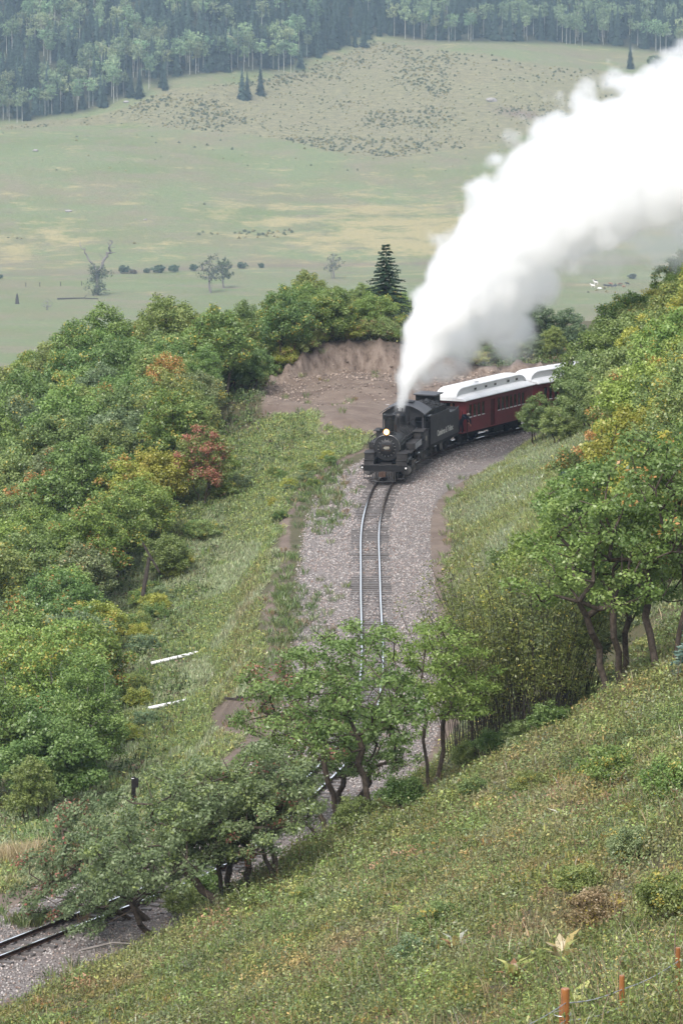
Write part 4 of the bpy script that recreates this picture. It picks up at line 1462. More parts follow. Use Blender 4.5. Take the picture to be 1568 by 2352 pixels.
# ------------------------------------------------------------------ plants
def tree_skeleton(rr, clumps, stems, trunk_h, spread, lean):
    """connect leaf clumps to the stems, nearest node first; returns nodes, parents, loads"""
    N = []; Pn = []
    for k in range(stems):
        a = 6.283 * (k + rr.random() * .6) / stems
        off = 0 if stems == 1 else spread
        x, y = math.cos(a) * off * .25, math.sin(a) * off * .25
        prev = -1
        seg = 6
        for j in range(seg + 1):
            f = j / seg
            wob = .16 * math.sin(f * 4.4 + k * 2 + seg)
            N.append(np.array([x + wob + lean[0] * f ** 1.3 + (rr.random() - .5) * .2 * min(1, j) + math.cos(a) * off * .35 * f, y + lean[1] * f ** 1.3 + (rr.random() - .5) * .12 * min(1, j) + math.sin(a) * off * .35 * f, trunk_h * f - (.25 if j == 0 else 0)]))
            Pn.append(prev); prev = len(N) - 1
    order = sorted(range(len(clumps)), key=lambda i: np.linalg.norm(clumps[i] - np.array([lean[0], lean[1], trunk_h])))
    ends = []
    for i in order:
        c = clumps[i]
        A = np.array(N)
        d = np.linalg.norm(A - c, axis=1) + np.maximum(0, A[:, 2] - c[2] + .1) * 1.5 + np.maximum(0, trunk_h * .45 - A[:, 2]) * 2
        j = int(np.argmin(d))
        L = np.linalg.norm(c - N[j])
        n = max(1, int(L / .45))
        prev = j
        for k in range(1, n + 1):
            f = k / n
            q = N[j] * (1 - f) + c * f
            q = q + np.array([rr.gauss(0, 1), rr.gauss(0, 1), rr.gauss(0, .8) - .9 * math.sin(math.pi * f)]) * .09 * min(1.0, L) * (1 if k < n else .2)
            N.append(q); Pn.append(prev); prev = len(N) - 1
        ends.append(prev)
    load = np.zeros(len(N))
    for e in ends:
        k = e
        while k >= 0:
            load[k] += 1; k = Pn[k]
    return np.array(N), Pn, load


def limb_mesh(name, N, Pn, load, r0, sides=6, rmin=.012):
    r = np.maximum(rmin, r0 * np.sqrt(load / max(1, load.max())))
    vs, fs = [], []
    ang = np.arange(sides) * 2 * math.pi / sides
    for i, p_ in enumerate(Pn):
        if p_ < 0: continue
        a, b = N[p_], N[i]
        d = b - a; L = np.linalg.norm(d)
        if L < 1e-4: continue
        d = d / L
        u = np.cross(d, [.3, .2, 1.0] if abs(d[2]) < .9 else [1., 0, 0]); u /= np.linalg.norm(u); w = np.cross(d, u)
        ra = r[p_] if Pn[p_] >= 0 and load[p_] < load[i] * 3 else min(r[p_], r[i] * 1.35)
        if Pn[p_] < 0: ra = r[p_] * 1.35
        base = len(vs)
        ring = np.cos(ang)[:, None] * u + np.sin(ang)[:, None] * w
        vs += list(a + ring * ra) + list(b + d * r[i] * .3 + ring * r[i])
        for k in range(sides):
            fs.append((base + k, base + (k + 1) % sides, base + sides + (k + 1) % sides, base + sides + k))
    return np_mesh(name, np.array(vs), np.array(fs), True)


def leaf_quads(C, n_per, rc, size, aspect, g, up=.55, flat=.75, vspread=.55):
    """leaf-sized rhombs scattered through the clumps C"""
    K = len(C)
    n = K * n_per
    ci = np.repeat(np.arange(K), n_per)
    d = g.normal(size=(n, 3)); d /= np.linalg.norm(d, axis=1)[:, None]
    rad = g.random(n) ** .45
    rcl = (rc if np.isscalar(rc) else np.asarray(rc)[ci]) * g.uniform(.8, 1.2, n)
    off = d * rad[:, None] * np.asarray(rcl).reshape(-1, 1)
    off[:, 2] *= flat
    P_ = C[ci] + off
    nrm = d * .6 + g.normal(size=(n, 3)) * .55; nrm[:, 2] += up
    nrm /= np.linalg.norm(nrm, axis=1)[:, None]
    t = g.normal(size=(n, 3)); t -= nrm * (t * nrm).sum(1)[:, None]; t /= np.linalg.norm(t, axis=1)[:, None]
    b = np.cross(nrm, t)
    s = size * g.uniform(.6, 1.35, n)[:, None]
    V = np.stack([P_ - t * s, P_ - b * s * aspect + nrm * s * .12, P_ + t * s, P_ + b * s * aspect + nrm * s * .12], 1)
    cv = g.random(K)
    v = np.clip(cv[ci] * vspread + g.random(n) * (1 - vspread), 0, 1)
    return V, v, ci


def crown_points(rr, n, Rx, Ry, z0, z1, lean, bias=.42, low=0.0, gap=.4):
    out = []
    tries = 0
    while len(out) < n and tries < n * 60:
        tries += 1
        d = np.array([rr.gauss(0, 1), rr.gauss(0, 1), rr.gauss(0, 1)]); d /= np.linalg.norm(d)
        r = rr.random() ** bias
        q = d * r
        if q[2] < -.55 + low: continue
        c = np.array([lean[0] + q[0] * Rx, lean[1] + q[1] * Ry, (z0 + z1) / 2 + q[2] * (z1 - z0) / 2])
        lob = 1 + .22 * math.sin(3 * math.atan2(q[1], q[0]) + rr.random()) * abs(q[0])
        c[:2] = lean[0] + (c[0] - lean[0]) * lob, lean[1] + (c[1] - lean[1]) * lob
        if all(np.linalg.norm(c - o) > gap for o in out):
            out.append(c)
    return np.array(out)


def tree_kind(seed, H, W, z0, n, per, rc, leaf, stems=1, trunk_h=1.2, r0=.12, lean=(0, 0), spread=1.0, aspect=.6, flat=.75, bias=.42, gap=.4, up=.55, sides=6, bare=0.0, top_turn=False):
    rr = random.Random(seed); g = np.random.default_rng(seed)
    C = crown_points(rr, n, W / 2, W / 2, z0, H, lean, bias, gap=gap)
    N, Pn, load = tree_skeleton(rr, C, stems, trunk_h, spread, lean)
    tm = limb_mesh('trunk', N, Pn, load, r0, sides)
    leafy = C[g.random(len(C)) >= bare]
    V, v, ci = leaf_quads(leafy, per, rc, leaf, aspect, g, up, flat)
    # a clump turns early when its 'aut' is low; towards the top of the crown it is lower
    zc = (leafy[:, 2] - z0) / (H - z0)
    au = np.clip(g.random(len(leafy)) * .8 + (.35 * (1 - zc) if top_turn else .1), .02, 1)
    au = np.clip(au[ci] + g.normal(0, .2, len(ci)), .01, 1)
    k = len(V)
    cm_ = np_mesh('crown', V.reshape(-1, 3), np.arange(k * 4).reshape(k, 4), False, fattr={'v': v, 'aut': au})
    return tm, cm_


KINDS = {}


def kind(name, bark, leafm, *a, **k):
    tm, cm_ = tree_kind(*a, **k)
    tm.materials.append(bark); cm_.materials.append(leafm)
    KINDS.setdefault(name, []).append((tm, cm_))


for i in range(5):      # dense oak bushes of the thickets
    kind('bush', M['bark'], M['leaf'], 100 + i, 4.2, 4.4, .3, 95, 190, .47, .072, stems=4, trunk_h=1.2, r0=.07, spread=1.6, gap=.42, bias=.36)
for i in range(3):      # looser, taller
    kind('loose', M['bark'], M['leaf'], 200 + i, 5.2, 3.8, .6, 86, 150, .42, .072, stems=3, trunk_h=1.8, r0=.08, spread=1.2, gap=.42, bias=.45)
for i in range(4):      # the knotty oaks along the crest, with their limbs showing
    kind('oak', M['bark'], M['leaf'], 300 + i, 6.7, 4.9, 1.75, 94, 150, .46, .06, stems=(2, 1, 2, 1)[i], trunk_h=2.9, r0=.10, gap=.55, bias=.34, flat=.55, spread=1.0, lean=((-.6, 0), (.4, .2), (.3, 0), (-.7, .3))[i], bare=.18, sides=8)
for i in range(3):
    kind('oak_low', M['bark'], M['leaf'], 340 + i, 5.4, 6.0, .85, 100, 150, .46, .062, stems=(2, 1, 2)[i], trunk_h=2.1, r0=.125, gap=.46, bias=.33, flat=.55, spread=1.0, lean=((-.4, 0), (.3, .2), (-.6, .3))[i], bare=.1, sides=8)
for i in range(2):
    kind('poplar', M['bark_grey'], M['leaf'], 400 + i, 7.0, 3.6, .5, 150, 120, .42, .066, stems=3, trunk_h=3.2, r0=.09, spread=.9, gap=.36, bias=.42)
for i in range(2):
    kind('low', M['bark'], M['leaf'], 500 + i, 2.0, 2.6, .05, 60, 110, .33, .06, stems=4, trunk_h=.5, r0=.035, spread=1.2, gap=.3, bias=.4)


def willow_mesh(seed):
    rr = random.Random(seed); g = np.random.default_rng(seed)
    N, Pn = [], []; ends = []; C = []
    for k in range(46):
        a = rr.random() * 6.28; b = 1.1 * rr.random() ** .5
        x, y = math.cos(a) * b, math.sin(a) * b
        sx, sy = math.cos(a) * rr.uniform(.1, .38), math.sin(a) * rr.uniform(.1, .38)
        h = rr.uniform(3.6, 6.2)
        prev = -1
        for j in range(8):
            f = j / 7
            N.append(np.array([x + sx * h * f ** 1.6 + rr.gauss(0, .03), y + sy * h * f ** 1.6 + rr.gauss(0, .03), h * f - .15 * (j == 0)]))
            Pn.append(prev); prev = len(N) - 1
            if f > .3:
                for q in range(2):
                    C.append(N[-1] + np.array([rr.gauss(0, .12), rr.gauss(0, .12), rr.gauss(0, .12)]))
        ends.append(prev)
    load = np.ones(len(N))
    for i in range(len(N)):
        load[i] = max(1, 14 * (1 - N[i][2] / 6.0))
    tm = limb_mesh('stem_cluster', np.array(N), Pn, load, .015, 5, .009)
    V, v, ci = leaf_quads(np.array(C), 15, .3, .06, .4, g, .3, 1.2)
    k = len(V)
    cm_ = np_mesh('crown', V.reshape(-1, 3), np.arange(k * 4).reshape(k, 4), False, fattr={'v': v, 'aut': np.clip(g.random(k), .02, 1)})
    tm.materials.append(M['oldwood']); cm_.materials.append(M['leaf'])
    return tm, cm_


KINDS['willow'] = [willow_mesh(1), willow_mesh(2)]


def spruce_mesh(seed, H=6.0, W=3.2, twig=M['leaf']):
    rr = random.Random(seed); g = np.random.default_rng(seed)
    tmb = MB(); tmb.cyl((0, 0, -.2), (0, 0, H * .97), .11 * H / 6, .015, n=7)
    tm = tmb.build('trunk', M['bark'])
    me_t = tm.data; bpy.data.objects.remove(tm)
    V, vv = [], []
    z = .25
    while z < H:
        f = z / H
        L = W / 2 * (1 - f) ** .8 * rr.uniform(.85, 1.15) + .06
        nb_ = max(4, int(9 * (1 - f) + 4))
        a0 = rr.random() * 6
        for k in range(nb_):
            a = a0 + 6.283 * k / nb_ + rr.uniform(-.2, .2)
            l = L * rr.uniform(.7, 1.12)
            m = max(3, int(l / .12))
            for j in range(m):
                r = l * (j + .6) / m
                for q in range(5):
                    w = .24 * (1.1 - .5 * r / (l + .1)) * rr.uniform(.7, 1.2)
                    c = np.array([math.cos(a) * r, math.sin(a) * r, z - .28 * r + .1 * (r / max(l, .1)) ** 2 + rr.uniform(-.05, .05)])
                    side = np.array([-math.sin(a), math.cos(a), 0]) * rr.uniform(-1, 1) * w
                    out = np.array([math.cos(a), math.sin(a), rr.uniform(-.5, .3)]) * w * .9
                    nn = np.array([0, 0, 1.]) * w * .25
                    V.append([c, c + side * .6 + out * .4 + nn * .3, c + side + out, c + out * .5 - side * .2 - nn]); vv.append(rr.random() * .6 + .4 * (j / m))
        z += .19 + .1 * (1 - f)
    V = np.array(V); k = len(V)
    cm_ = np_mesh('crown', V.reshape(-1, 3), np.arange(k * 4).reshape(k, 4), False, fattr={'v': np.array(vv), 'aut': np.ones(k)})
    me_t.materials.clear(); me_t.materials.append(M['bark']); cm_.materials.append(twig)
    return me_t, cm_


KINDS['spruce'] = [spruce_mesh(5, 6.0, 5.0), spruce_mesh(6, 3.0, 2.0)]

# leaf colours
OLIVE = (.2, .26, .085); GREEN = (.155, .235, .068); BRIGHT = (.2, .29, .075); GREY = (.175, .23, .11); YELLOW = (.42, .36, .08); ORANGE = (.42, .24, .08); RED = (.30, .13, .09)
YGREEN = (.31, .335, .07); BLUE = (.12, .19, .15)
n_kind = {}


def plant(kindname, x, y, scale, col, label, group=None, name='oak_tree', cat='tree', rz=None, two=None, turn=0.0, variant=None, sink=.0, zs=1.0, tilt=(0, 0)):
    ks = KINDS[kindname]
    i = n_kind.get(kindname, 0) if variant is None else variant
    n_kind[kindname] = i + 1
    tm, cm_ = ks[i % len(ks)]
    z = gz(x, y) - sink
    root = empty(name, (x, y, z), 0, label, cat, group)
    rz = random.uniform(0, 6.28) if rz is None else rz
    root.rotation_euler = (Matrix.Rotation(tilt[0], 3, 'X') @ Matrix.Rotation(tilt[1], 3, 'Y') @ Matrix.Rotation(rz, 3, 'Z')).to_euler()
    root.scale = (scale, scale, scale * zs)
    t_ = bpy.data.objects.new('trunk', tm); c_ = bpy.data.objects.new('crown', cm_)
    for o in (t_, c_):
        COL.objects.link(o); o.parent = root
    j = random.uniform(.85, 1.18)
    hue = random.uniform(.92, 1.1)
    if kindname in ('oak', 'oak_low'): j, hue = .94 + (j - 1) * .35, 1 + (hue - 1) * .25
    c_.color = (col[0] * j * hue, col[1] * j, col[2] * j / hue, 1)
    c_['leaf_two'] = two or YELLOW
    c_['leaf_turn'] = turn
    return root


PLACED = []


def free(x, y, r):
    return all((x - a) ** 2 + (y - b) ** 2 > (r + c) ** 2 for a, b, c in PLACED)


# --- the crest of the foreground hill: oaks with open crowns, trunk feet read off the photograph
def crest(px, py, scale, col, label, var, rz, kindname='oak', two=None, turn=.0, zs=1.0, tilt=(0, 0), name='oak_tree', cat='tree'):
    x, y, z = gp(px, py)
    PLACED.append((x, y, .9 * scale))
    return plant(kindname, x, y, scale, col, label, None, name, cat, rz, two, turn, var, 0, zs, tilt)


crest(765, 1915, 1.1, GREEN, 'knotty oak with thin reddish upper twigs in front of the track bend', 0, 1.2, tilt=(0, -.2), two=RED, turn=.08)
crest(862, 1888, 1.08, GREEN, 'dark green oak with crooked trunk in the middle of the crest clump', 1, 3.0, tilt=(0, -.08))
crest(805, 1870, .85, GREEN, 'lower dark green oak filling the gap behind the two middle crest oaks', 2, 3.0, 'oak_low', tilt=(0, -.1))
crest(985, 1810, .86, BRIGHT, 'slender single-trunk oak with bright leaves at the right end of the crest clump', 2, .4, zs=1.05)
crest(738, 1945, .62, GREEN, 'small oak leaning left across the two bright rails', 3, .2, tilt=(0, -.5), two=RED, turn=.05)
crest(522, 2095, 1.0, GREY, 'broad grey-green oak leaning far left over the track on a long slanting trunk', 1, 2.2, 'oak_low', tilt=(0, -.62), two=OLIVE, turn=.2)
crest(528, 2068, .84, GREY, 'grey-green oak whose slanting trunk runs beside the longest slanting trunk', 0, 3.6, 'oak_low', tilt=(0, -.25), two=OLIVE, turn=.2)
crest(358, 2162, .78, GREY, 'lowest grey-green oak whose leaning trunk stands at the ballast edge', 1, 4.0, 'oak_low', tilt=(0, -.55))
crest(563, 2060, .95, GREY, 'grey-green oak on an upright dark trunk beside the slanting ones', 1, 5.1, 'oak_low', tilt=(.0, -.08), two=OLIVE, turn=.2)
crest(652, 2032, .78, GREY, 'grey-green oak on a slanting trunk with bare red twigs over its crown', 0, 3.7, 'oak_low', tilt=(0, -.55), two=RED, turn=.05)
crest(318, 2115, .92, GREY, 'leftmost grey-green oak, its crown hanging out toward the golden grass', 0, 1.9, 'oak_low', tilt=(.1, -.8), two=RED, turn=.1)
crest(450, 2010, .6, GREY, 'grey-green oak just under the black lineside post', 0, 2.9, 'oak_low', tilt=(0, -.2), two=OLIVE, turn=.2)
for k, (px, py, sc, lab) in enumerate(((420, 2112, .55, 'leafy sapling between the slanting oak trunks at the lower left'), (470, 2075, .55, 'dark leafy sapling behind the longest slanting trunk'),
                                       (820, 1915, .6, 'small bush at the trunk feet of the crest clump'), (920, 1865, .6, 'small bush between the middle crest trunks and the slender bright oak'))):
    crest(px, py, sc, (OLIVE, GREEN)[k % 2], lab, k % 2, None, 'low', name='oak_bush', cat='bush', zs=1.1)
# right of the clump: willow thicket and the big oaks
for k, (px, py, sc) in enumerate(((1085, 1745, 1.0), (1160, 1720, 1.08), (1240, 1690, 1.0), (1125, 1690, 1.05), (1205, 1660, 1.0), (1290, 1650, .95))):
    crest(px, py, sc, (.15, .19, .06), ('upright willow stems nearest the slender bright oak', 'tall willow clump with dense dark stems, in the middle of the willow thicket', 'willow clump of thin stems under the big right-hand oaks',
                              'willow clump at the back of the thicket next to the dirt ditch', 'willow clump behind the tall dark-stemmed willow', 'willow clump at the right end of the thicket beside thick oak trunks')[k], k % 2, None, 'willow', name='willow_bush', cat='bush', two=YELLOW, turn=.03)
for k, (px, py, sc, lab) in enumerate(((1075, 1765, .5, 'low bush at the left foot of the willow thicket'), (1135, 1742, .55, 'low bush in front of the densest willow stems'), (1195, 1718, .5, 'low bush at the right middle foot of the willow thicket'), (1262, 1690, .6, 'low bush where the willow thicket meets the big oaks'))):
    crest(px, py, sc, (OLIVE, GREEN)[k % 2], lab, k % 2, None, 'low', name='oak_bush', cat='bush')
crest(1405, 1605, 1.18, BRIGHT, 'large oak with twin leaning trunks at the right edge of the willow thicket', 0, .9)
crest(1440, 1580, 1.05, GREEN, 'dark oak with crooked trunk just right of the twin-trunk oak', 1, 4.0)
crest(1530, 1545, 1.25, GREEN, 'tallest thick-trunked oak at the right border', 2, 2.2, two=ORANGE, turn=.03)
crest(1300, 1640, 1.0, GREY, 'rounded grey-green oak low in front of the big right-hand oaks', 3, 1.5, zs=.8)
crest(1600, 1500, 1.2, BRIGHT, 'oak cut by the right border above the tallest thick trunk', 3, 5.0)
for k, (px, py, dY, sc, col, lab) in enumerate(((1250, 1330, 9, .95, BRIGHT, 'bright green oak crown reaching farthest left over the grassy cut slope'),
                                                (1350, 1250, 14, 1.0, BRIGHT, 'bright oak crown behind the gnarled branches on the right bank'),
                                                (1450, 1220, 14, 1.0, OLIVE, 'olive oak crown between the bright oaks on the right bank'),
                                                (1540, 1200, 16, 1.05, BRIGHT, 'bright oak crown at the right border below the yellow bush'))):
    pass

# two blue spruces
x, y, z = gp(1292, 1165); plant('spruce', x, y, .62, BLUE, 'small blue spruce on the grassy bank right of the track', None, 'spruce_tree', 'tree', variant=1); PLACED.append((x, y, .5))
x, y, z = gp(1590, 1530); plant('spruce', x, y - 3, .95, BLUE, 'blue spruce cut by the right border beside the thick oak trunk', None, 'spruce_tree', 'tree', variant=1)
x, y, z = atY(886, 562, 321); plant('spruce', x, y, (z - gz(x, y)) / 6.0, (.045, .08, .05), 'dark spruce standing alone on the knoll left of the steam', None, 'spruce_tree', 'tree', variant=0); PLACED.append((x, y, 1.3))

# --- the standout shrubs and trees of the left thicket and the right bank, crowns read off the photograph with a distance each
FEAT = [
    (395, 915, 292, 'loose', 1.0, OLIVE, 'oak turning orange and yellow at its top in the left thicket', ORANGE, .55),
    (470, 1130, 262, 'loose', .92, OLIVE, 'thin oak with coral red leaves beside the grassy slope', (.34, .15, .10), .42),
    (285, 1150, 258, 'loose', .95, YGREEN, 'yellow-green oak with an orange patch on its lower side', ORANGE, .25),
    (370, 1110, 262, 'bush', .95, YGREEN, 'bright yellow-green bush between the orange-patched and coral oaks', YELLOW, .15),
    (90, 1080, 262, 'bush', .98, OLIVE, 'bush with rust and yellow upper leaves at the left border', ORANGE, .4),
    (320, 865, 306, 'bush', .92, GREY, 'rounded grey-green bush with yellow flecks above the orange oak', YELLOW, .04),
    (470, 900, 294, 'poplar', .72, GREEN, 'dark green upright tree just right of the orange-topped oak', None, 0),
    (560, 855, 303, 'bush', .9, GREEN, 'dense green bush left of the bare dirt bank', None, 0),
    (660, 760, 318, 'bush', .85, GREEN, 'green bush overhanging the left end of the dirt bank', None, 0),
    (770, 740, 317, 'bush', .8, OLIVE, 'leafy oak bush directly above the bare cliff', None, 0),
    (850, 740, 319, 'loose', .6, OLIVE, 'thin oak at the right end of the cliff next to the steam', None, 0),
    (640, 700, 322, 'loose', .92, OLIVE, 'tall oak with visible dark trunks on top of the knoll', None, 0),
    (560, 700, 323, 'loose', .88, OLIVE, 'oak on the knoll skyline under the bare cottonwoods', None, 0),
    (400, 690, 322, 'loose', .85, YGREEN, 'small oak with brown dead twigs poking above the thicket skyline', (.14, .08, .05), .3),
    (160, 1600, 196, 'poplar', 1.02, BRIGHT, 'tall bright green tree at the lower left, yellow-flecked', YELLOW, .06),
    (205, 1650, 190, 'poplar', .9, GREEN, 'tall green tree at the lower left nearest the pale grass slope', None, 0),
    (60, 1610, 198, 'poplar', 1.0, BRIGHT, 'tall green tree cut by the left border above the dry grass', YELLOW, .04),
    (110, 1710, 186, 'bush', 1.05, GREEN, 'dark bush at the foot of the tall lower left trees', None, 0),
    (130, 1300, 236, 'bush', 1.1, BRIGHT, 'wide bright bush filling the left thicket beside the old pole', YELLOW, .04),
    (215, 1310, 228, 'bush', .8, YGREEN, 'yellowish bush immediately left of the old leaning pole', YELLOW, .2),
    (385, 1230, 248, 'bush', .62, OLIVE, 'small olive bush just right of the old leaning pole', None, 0),
    (30, 1440, 215, 'bush', 1.0, GREEN, 'dark green bush with orange sprigs at the left border', ORANGE, .06),
    (70, 1700, 182, 'loose', .6, OLIVE, 'low olive shrub in front of the tall lower left trees', None, 0),
    (1525, 1010, 203, 'loose', .82, (.72, .64, .26), 'pale yellow tree glowing on the right bank', YELLOW, .3),
    (1460, 880, 262, 'loose', .72, OLIVE, 'small oak with orange and yellow tips above the pale yellow tree', ORANGE, .55),
    (1560, 910, 250, 'loose', .8, YGREEN, 'yellow-tinged oak at the right border above the pale yellow tree', YELLOW, .4),
    (1400, 1095, 226, 'low', 1.2, OLIVE, 'low shrub with orange leaves below the pale yellow tree', ORANGE, .4),
    (1320, 1090, 232, 'low', 1.1, OLIVE, 'low shrub with peach leaves on the upper grass bank', ORANGE, .25),
    (1234, 920, 268, 'loose', .64, OLIVE, 'oak leaning over the maroon coach beside the track', None, 0),
    (1352, 900, 268, 'bush', 1.05, OLIVE, 'dense oak bush hiding the second coach', None, 0),
    (1290, 935, 262, 'bush', .62, OLIVE, 'leafy oak next to the one leaning over the coach', None, 0),
    (1395, 900, 272, 'bush', 1.2, GREEN, 'tall bush hiding the far end of the second coach', None, 0),
    (1365, 1000, 258, 'bush', .9, OLIVE, 'bush at the top of the grassy bank below the hidden coach', None, 0),
    (1450, 880, 274, 'bush', 1.15, OLIVE, 'bush through which specks of white roof show', None, 0),
    (1230, 735, 326, 'loose', .85, (.13, .18, .09), 'dark green tree behind the second coach at the edge of the steam', None, 0),
    (1300, 750, 326, 'loose', .75, (.13, .18, .09), 'dark tree with bare twigs behind the trains far coaches', None, 0),
]
for (px, py, Y, kn, sc, col, lab, two, turn) in FEAT:
    x = atY(px, py, Y)[0]
    nm = 'oak_tree' if kn in ('oak', 'loose') else 'oak_bush' if kn in ('bush', 'low') else 'poplar_tree'
    plant(kn, x, Y, sc, col, lab, None, nm, 'bush' if kn in ('bush', 'low') else 'tree', None, two, turn)
    PLACED.append((x, Y, 1.15 * sc))

for k, x in enumerate(np.arange(-6.2, 11, 1.15)):
    yc = float(cliff_y(np.array([x]))[0])
    plant('low', float(x), yc + random.uniform(.9, 1.7), random.uniform(.5, .85), (OLIVE, GREEN, YGREEN, OLIVE)[k % 4], 'low scrub bush hanging over the lip of the bare dirt bank', 'scrub along the lip of the dirt bank', 'oak_bush', 'bush', None, (.2, .12, .06), .1)
# low bushes where the thicket gives way to the grass, and on the weedy bench by the engine
for k in range(46):
    if k < 28:
        py = random.uniform(1000, 1800); lim = float(np.interp(py, [1000, 1130, 1270, 1400, 1560, 1700, 1800], [545, 505, 445, 335, 285, 300, 285])); px = lim + random.gauss(8, 22)
        sc = random.uniform(.42, .72); lab, grp = 'small bush where the left thicket meets the pale embankment grass', 'bushes along the foot of the embankment'
    else:
        px, py = random.gauss(690, 62), random.gauss(1105, 48); sc = random.uniform(.26, .42)
        if px > 790: continue
        lab, grp = 'knee-high bush on the weedy bench left of the engine', 'bushes on the weedy bench'
    x, y, z = gp(px, py)
    if float(lateral([x], [y])[0]) > -4.2: continue
    plant('low', x, y, sc, (OLIVE, GREEN, YGREEN, GREEN, GREY)[k % 5], lab, grp, 'small_bush', 'bush', None, YELLOW, .05)
# --- the mass of the thickets
SKY_X = [-80, 0, 100, 200, 300, 400, 480, 560, 700, 740, 840, 930, 1000, 1200, 1330, 1365, 1400, 1450, 1480, 1568, 1700]
SKY_Y = [800, 775, 740, 685, 655, 660, 680, 640, 630, 650, 660, 660, 720, 715, 735, 695, 672, 645, 605, 560, 500]


def thicket(n_try, xr, yr, test, sizes, cols, lab, group, kinds=('bush', 'bush', 'loose')):
    c = 0
    for _ in range(n_try):
        x, y = random.uniform(*xr), random.uniform(*yr)
        sc = random.uniform(*sizes)
        if not free(x, y, 1.42 * sc): continue
        la = float(lateral([x], [y])[0])
        z = gz(x, y)
        px, py = proj(x, y, z)
        if px < -75 or px > 1640 or not test(x, y, px, py, la): continue
        kn = random.choice(kinds)
        pt = proj(x, y, z + (4.2 if kn != 'loose' else 5.0) * sc * (.72 if 312 < y and px > 430 else 1))[1]
        if pt < np.interp(px, SKY_X, SKY_Y) - 10: continue
        i = random.randrange(len(cols))
        two, turn = (YELLOW, random.uniform(0, .05)) if random.random() < .7 else (ORANGE, random.uniform(0, .03))
        if 312 < y and px > 430: sc *= .72
        plant(kn, x, y, sc, cols[i][0], lab.replace('#', cols[i][1]), group.replace('#', cols[i][1]), 'oak_bush', 'bush', None, two, turn)
        PLACED.append((x, y, 1.42 * sc)); c += 1
    return c


LC = [(OLIVE, 'olive'), (GREEN, 'deep green'), (BRIGHT, 'fresh green'), (GREY, 'grey-green'), (GREEN, 'deep green'), (OLIVE, 'olive')]
SLOPE_FOOT = np.array([(640, 880), (610, 930), (560, 960), (520, 1040), (500, 1130), (480, 1200), (440, 1270), (385, 1330), (330, 1400), (290, 1480), (280, 1560), (300, 1680), (290, 1780), (200, 1860), (110, 1900), (0, 1925)], float)


def left_test(x, y, px, py, la):
    if la > -5 or y < 170: return False
    lim = np.interp(py, SLOPE_FOOT[:, 1], SLOPE_FOOT[:, 0])
    if py < 880:                             # on the knoll, behind the cut bank
        return y > float(cliff_y(np.array([x]))[0]) + 1.6 and px < 905 and (px < 470 or random.random() < .55)
    return px < lim - 88 and py < 1880


nl = thicket(5000, (-34, 6), (172, 344), left_test, (.88, 1.32), LC, '# oak bush, one of many packed in the thicket left of the track', '# oak bushes of the left thicket')


def right_test(x, y, px, py, la):
    if la < 7.0 or y < 168: return False
    # the open grass of the cut slope stays free
    lim = np.interp(py, [700, 950, 1010, 1060, 1130, 1200, 1300, 1380, 1500, 1600, 1700], [1450, 1345, 1370, 1430, 1450, 1440, 1360, 1280, 1170, 1150, 1130])
    return px > lim + 20 and py < 1640


RC = [(OLIVE, 'olive'), (BRIGHT, 'fresh green'), (OLIVE, 'olive'), (GREEN, 'deep green'), (YGREEN, 'yellow-green')]
nr_ = thicket(4000, (4, 42), (160, 312), right_test, (.85, 1.2), RC, '# oak bush, one of many covering the bank right of the track', '# oak bushes of the right bank')


def back_test(x, y, px, py, la):
    return la < -10 and 905 < px < 1420 and y > 317 + max(0, x - 8) * .5


nb2 = thicket(900, (3, 24), (314, 344), back_test, (.5, .8), [(GREY, 'grey-green'), (OLIVE, 'olive')], '# low bush behind the coaches at the foot of the steam', '# bushes behind the coaches', ('low', 'bush', 'loose'))
print('thickets', nl, nr_, nb2)
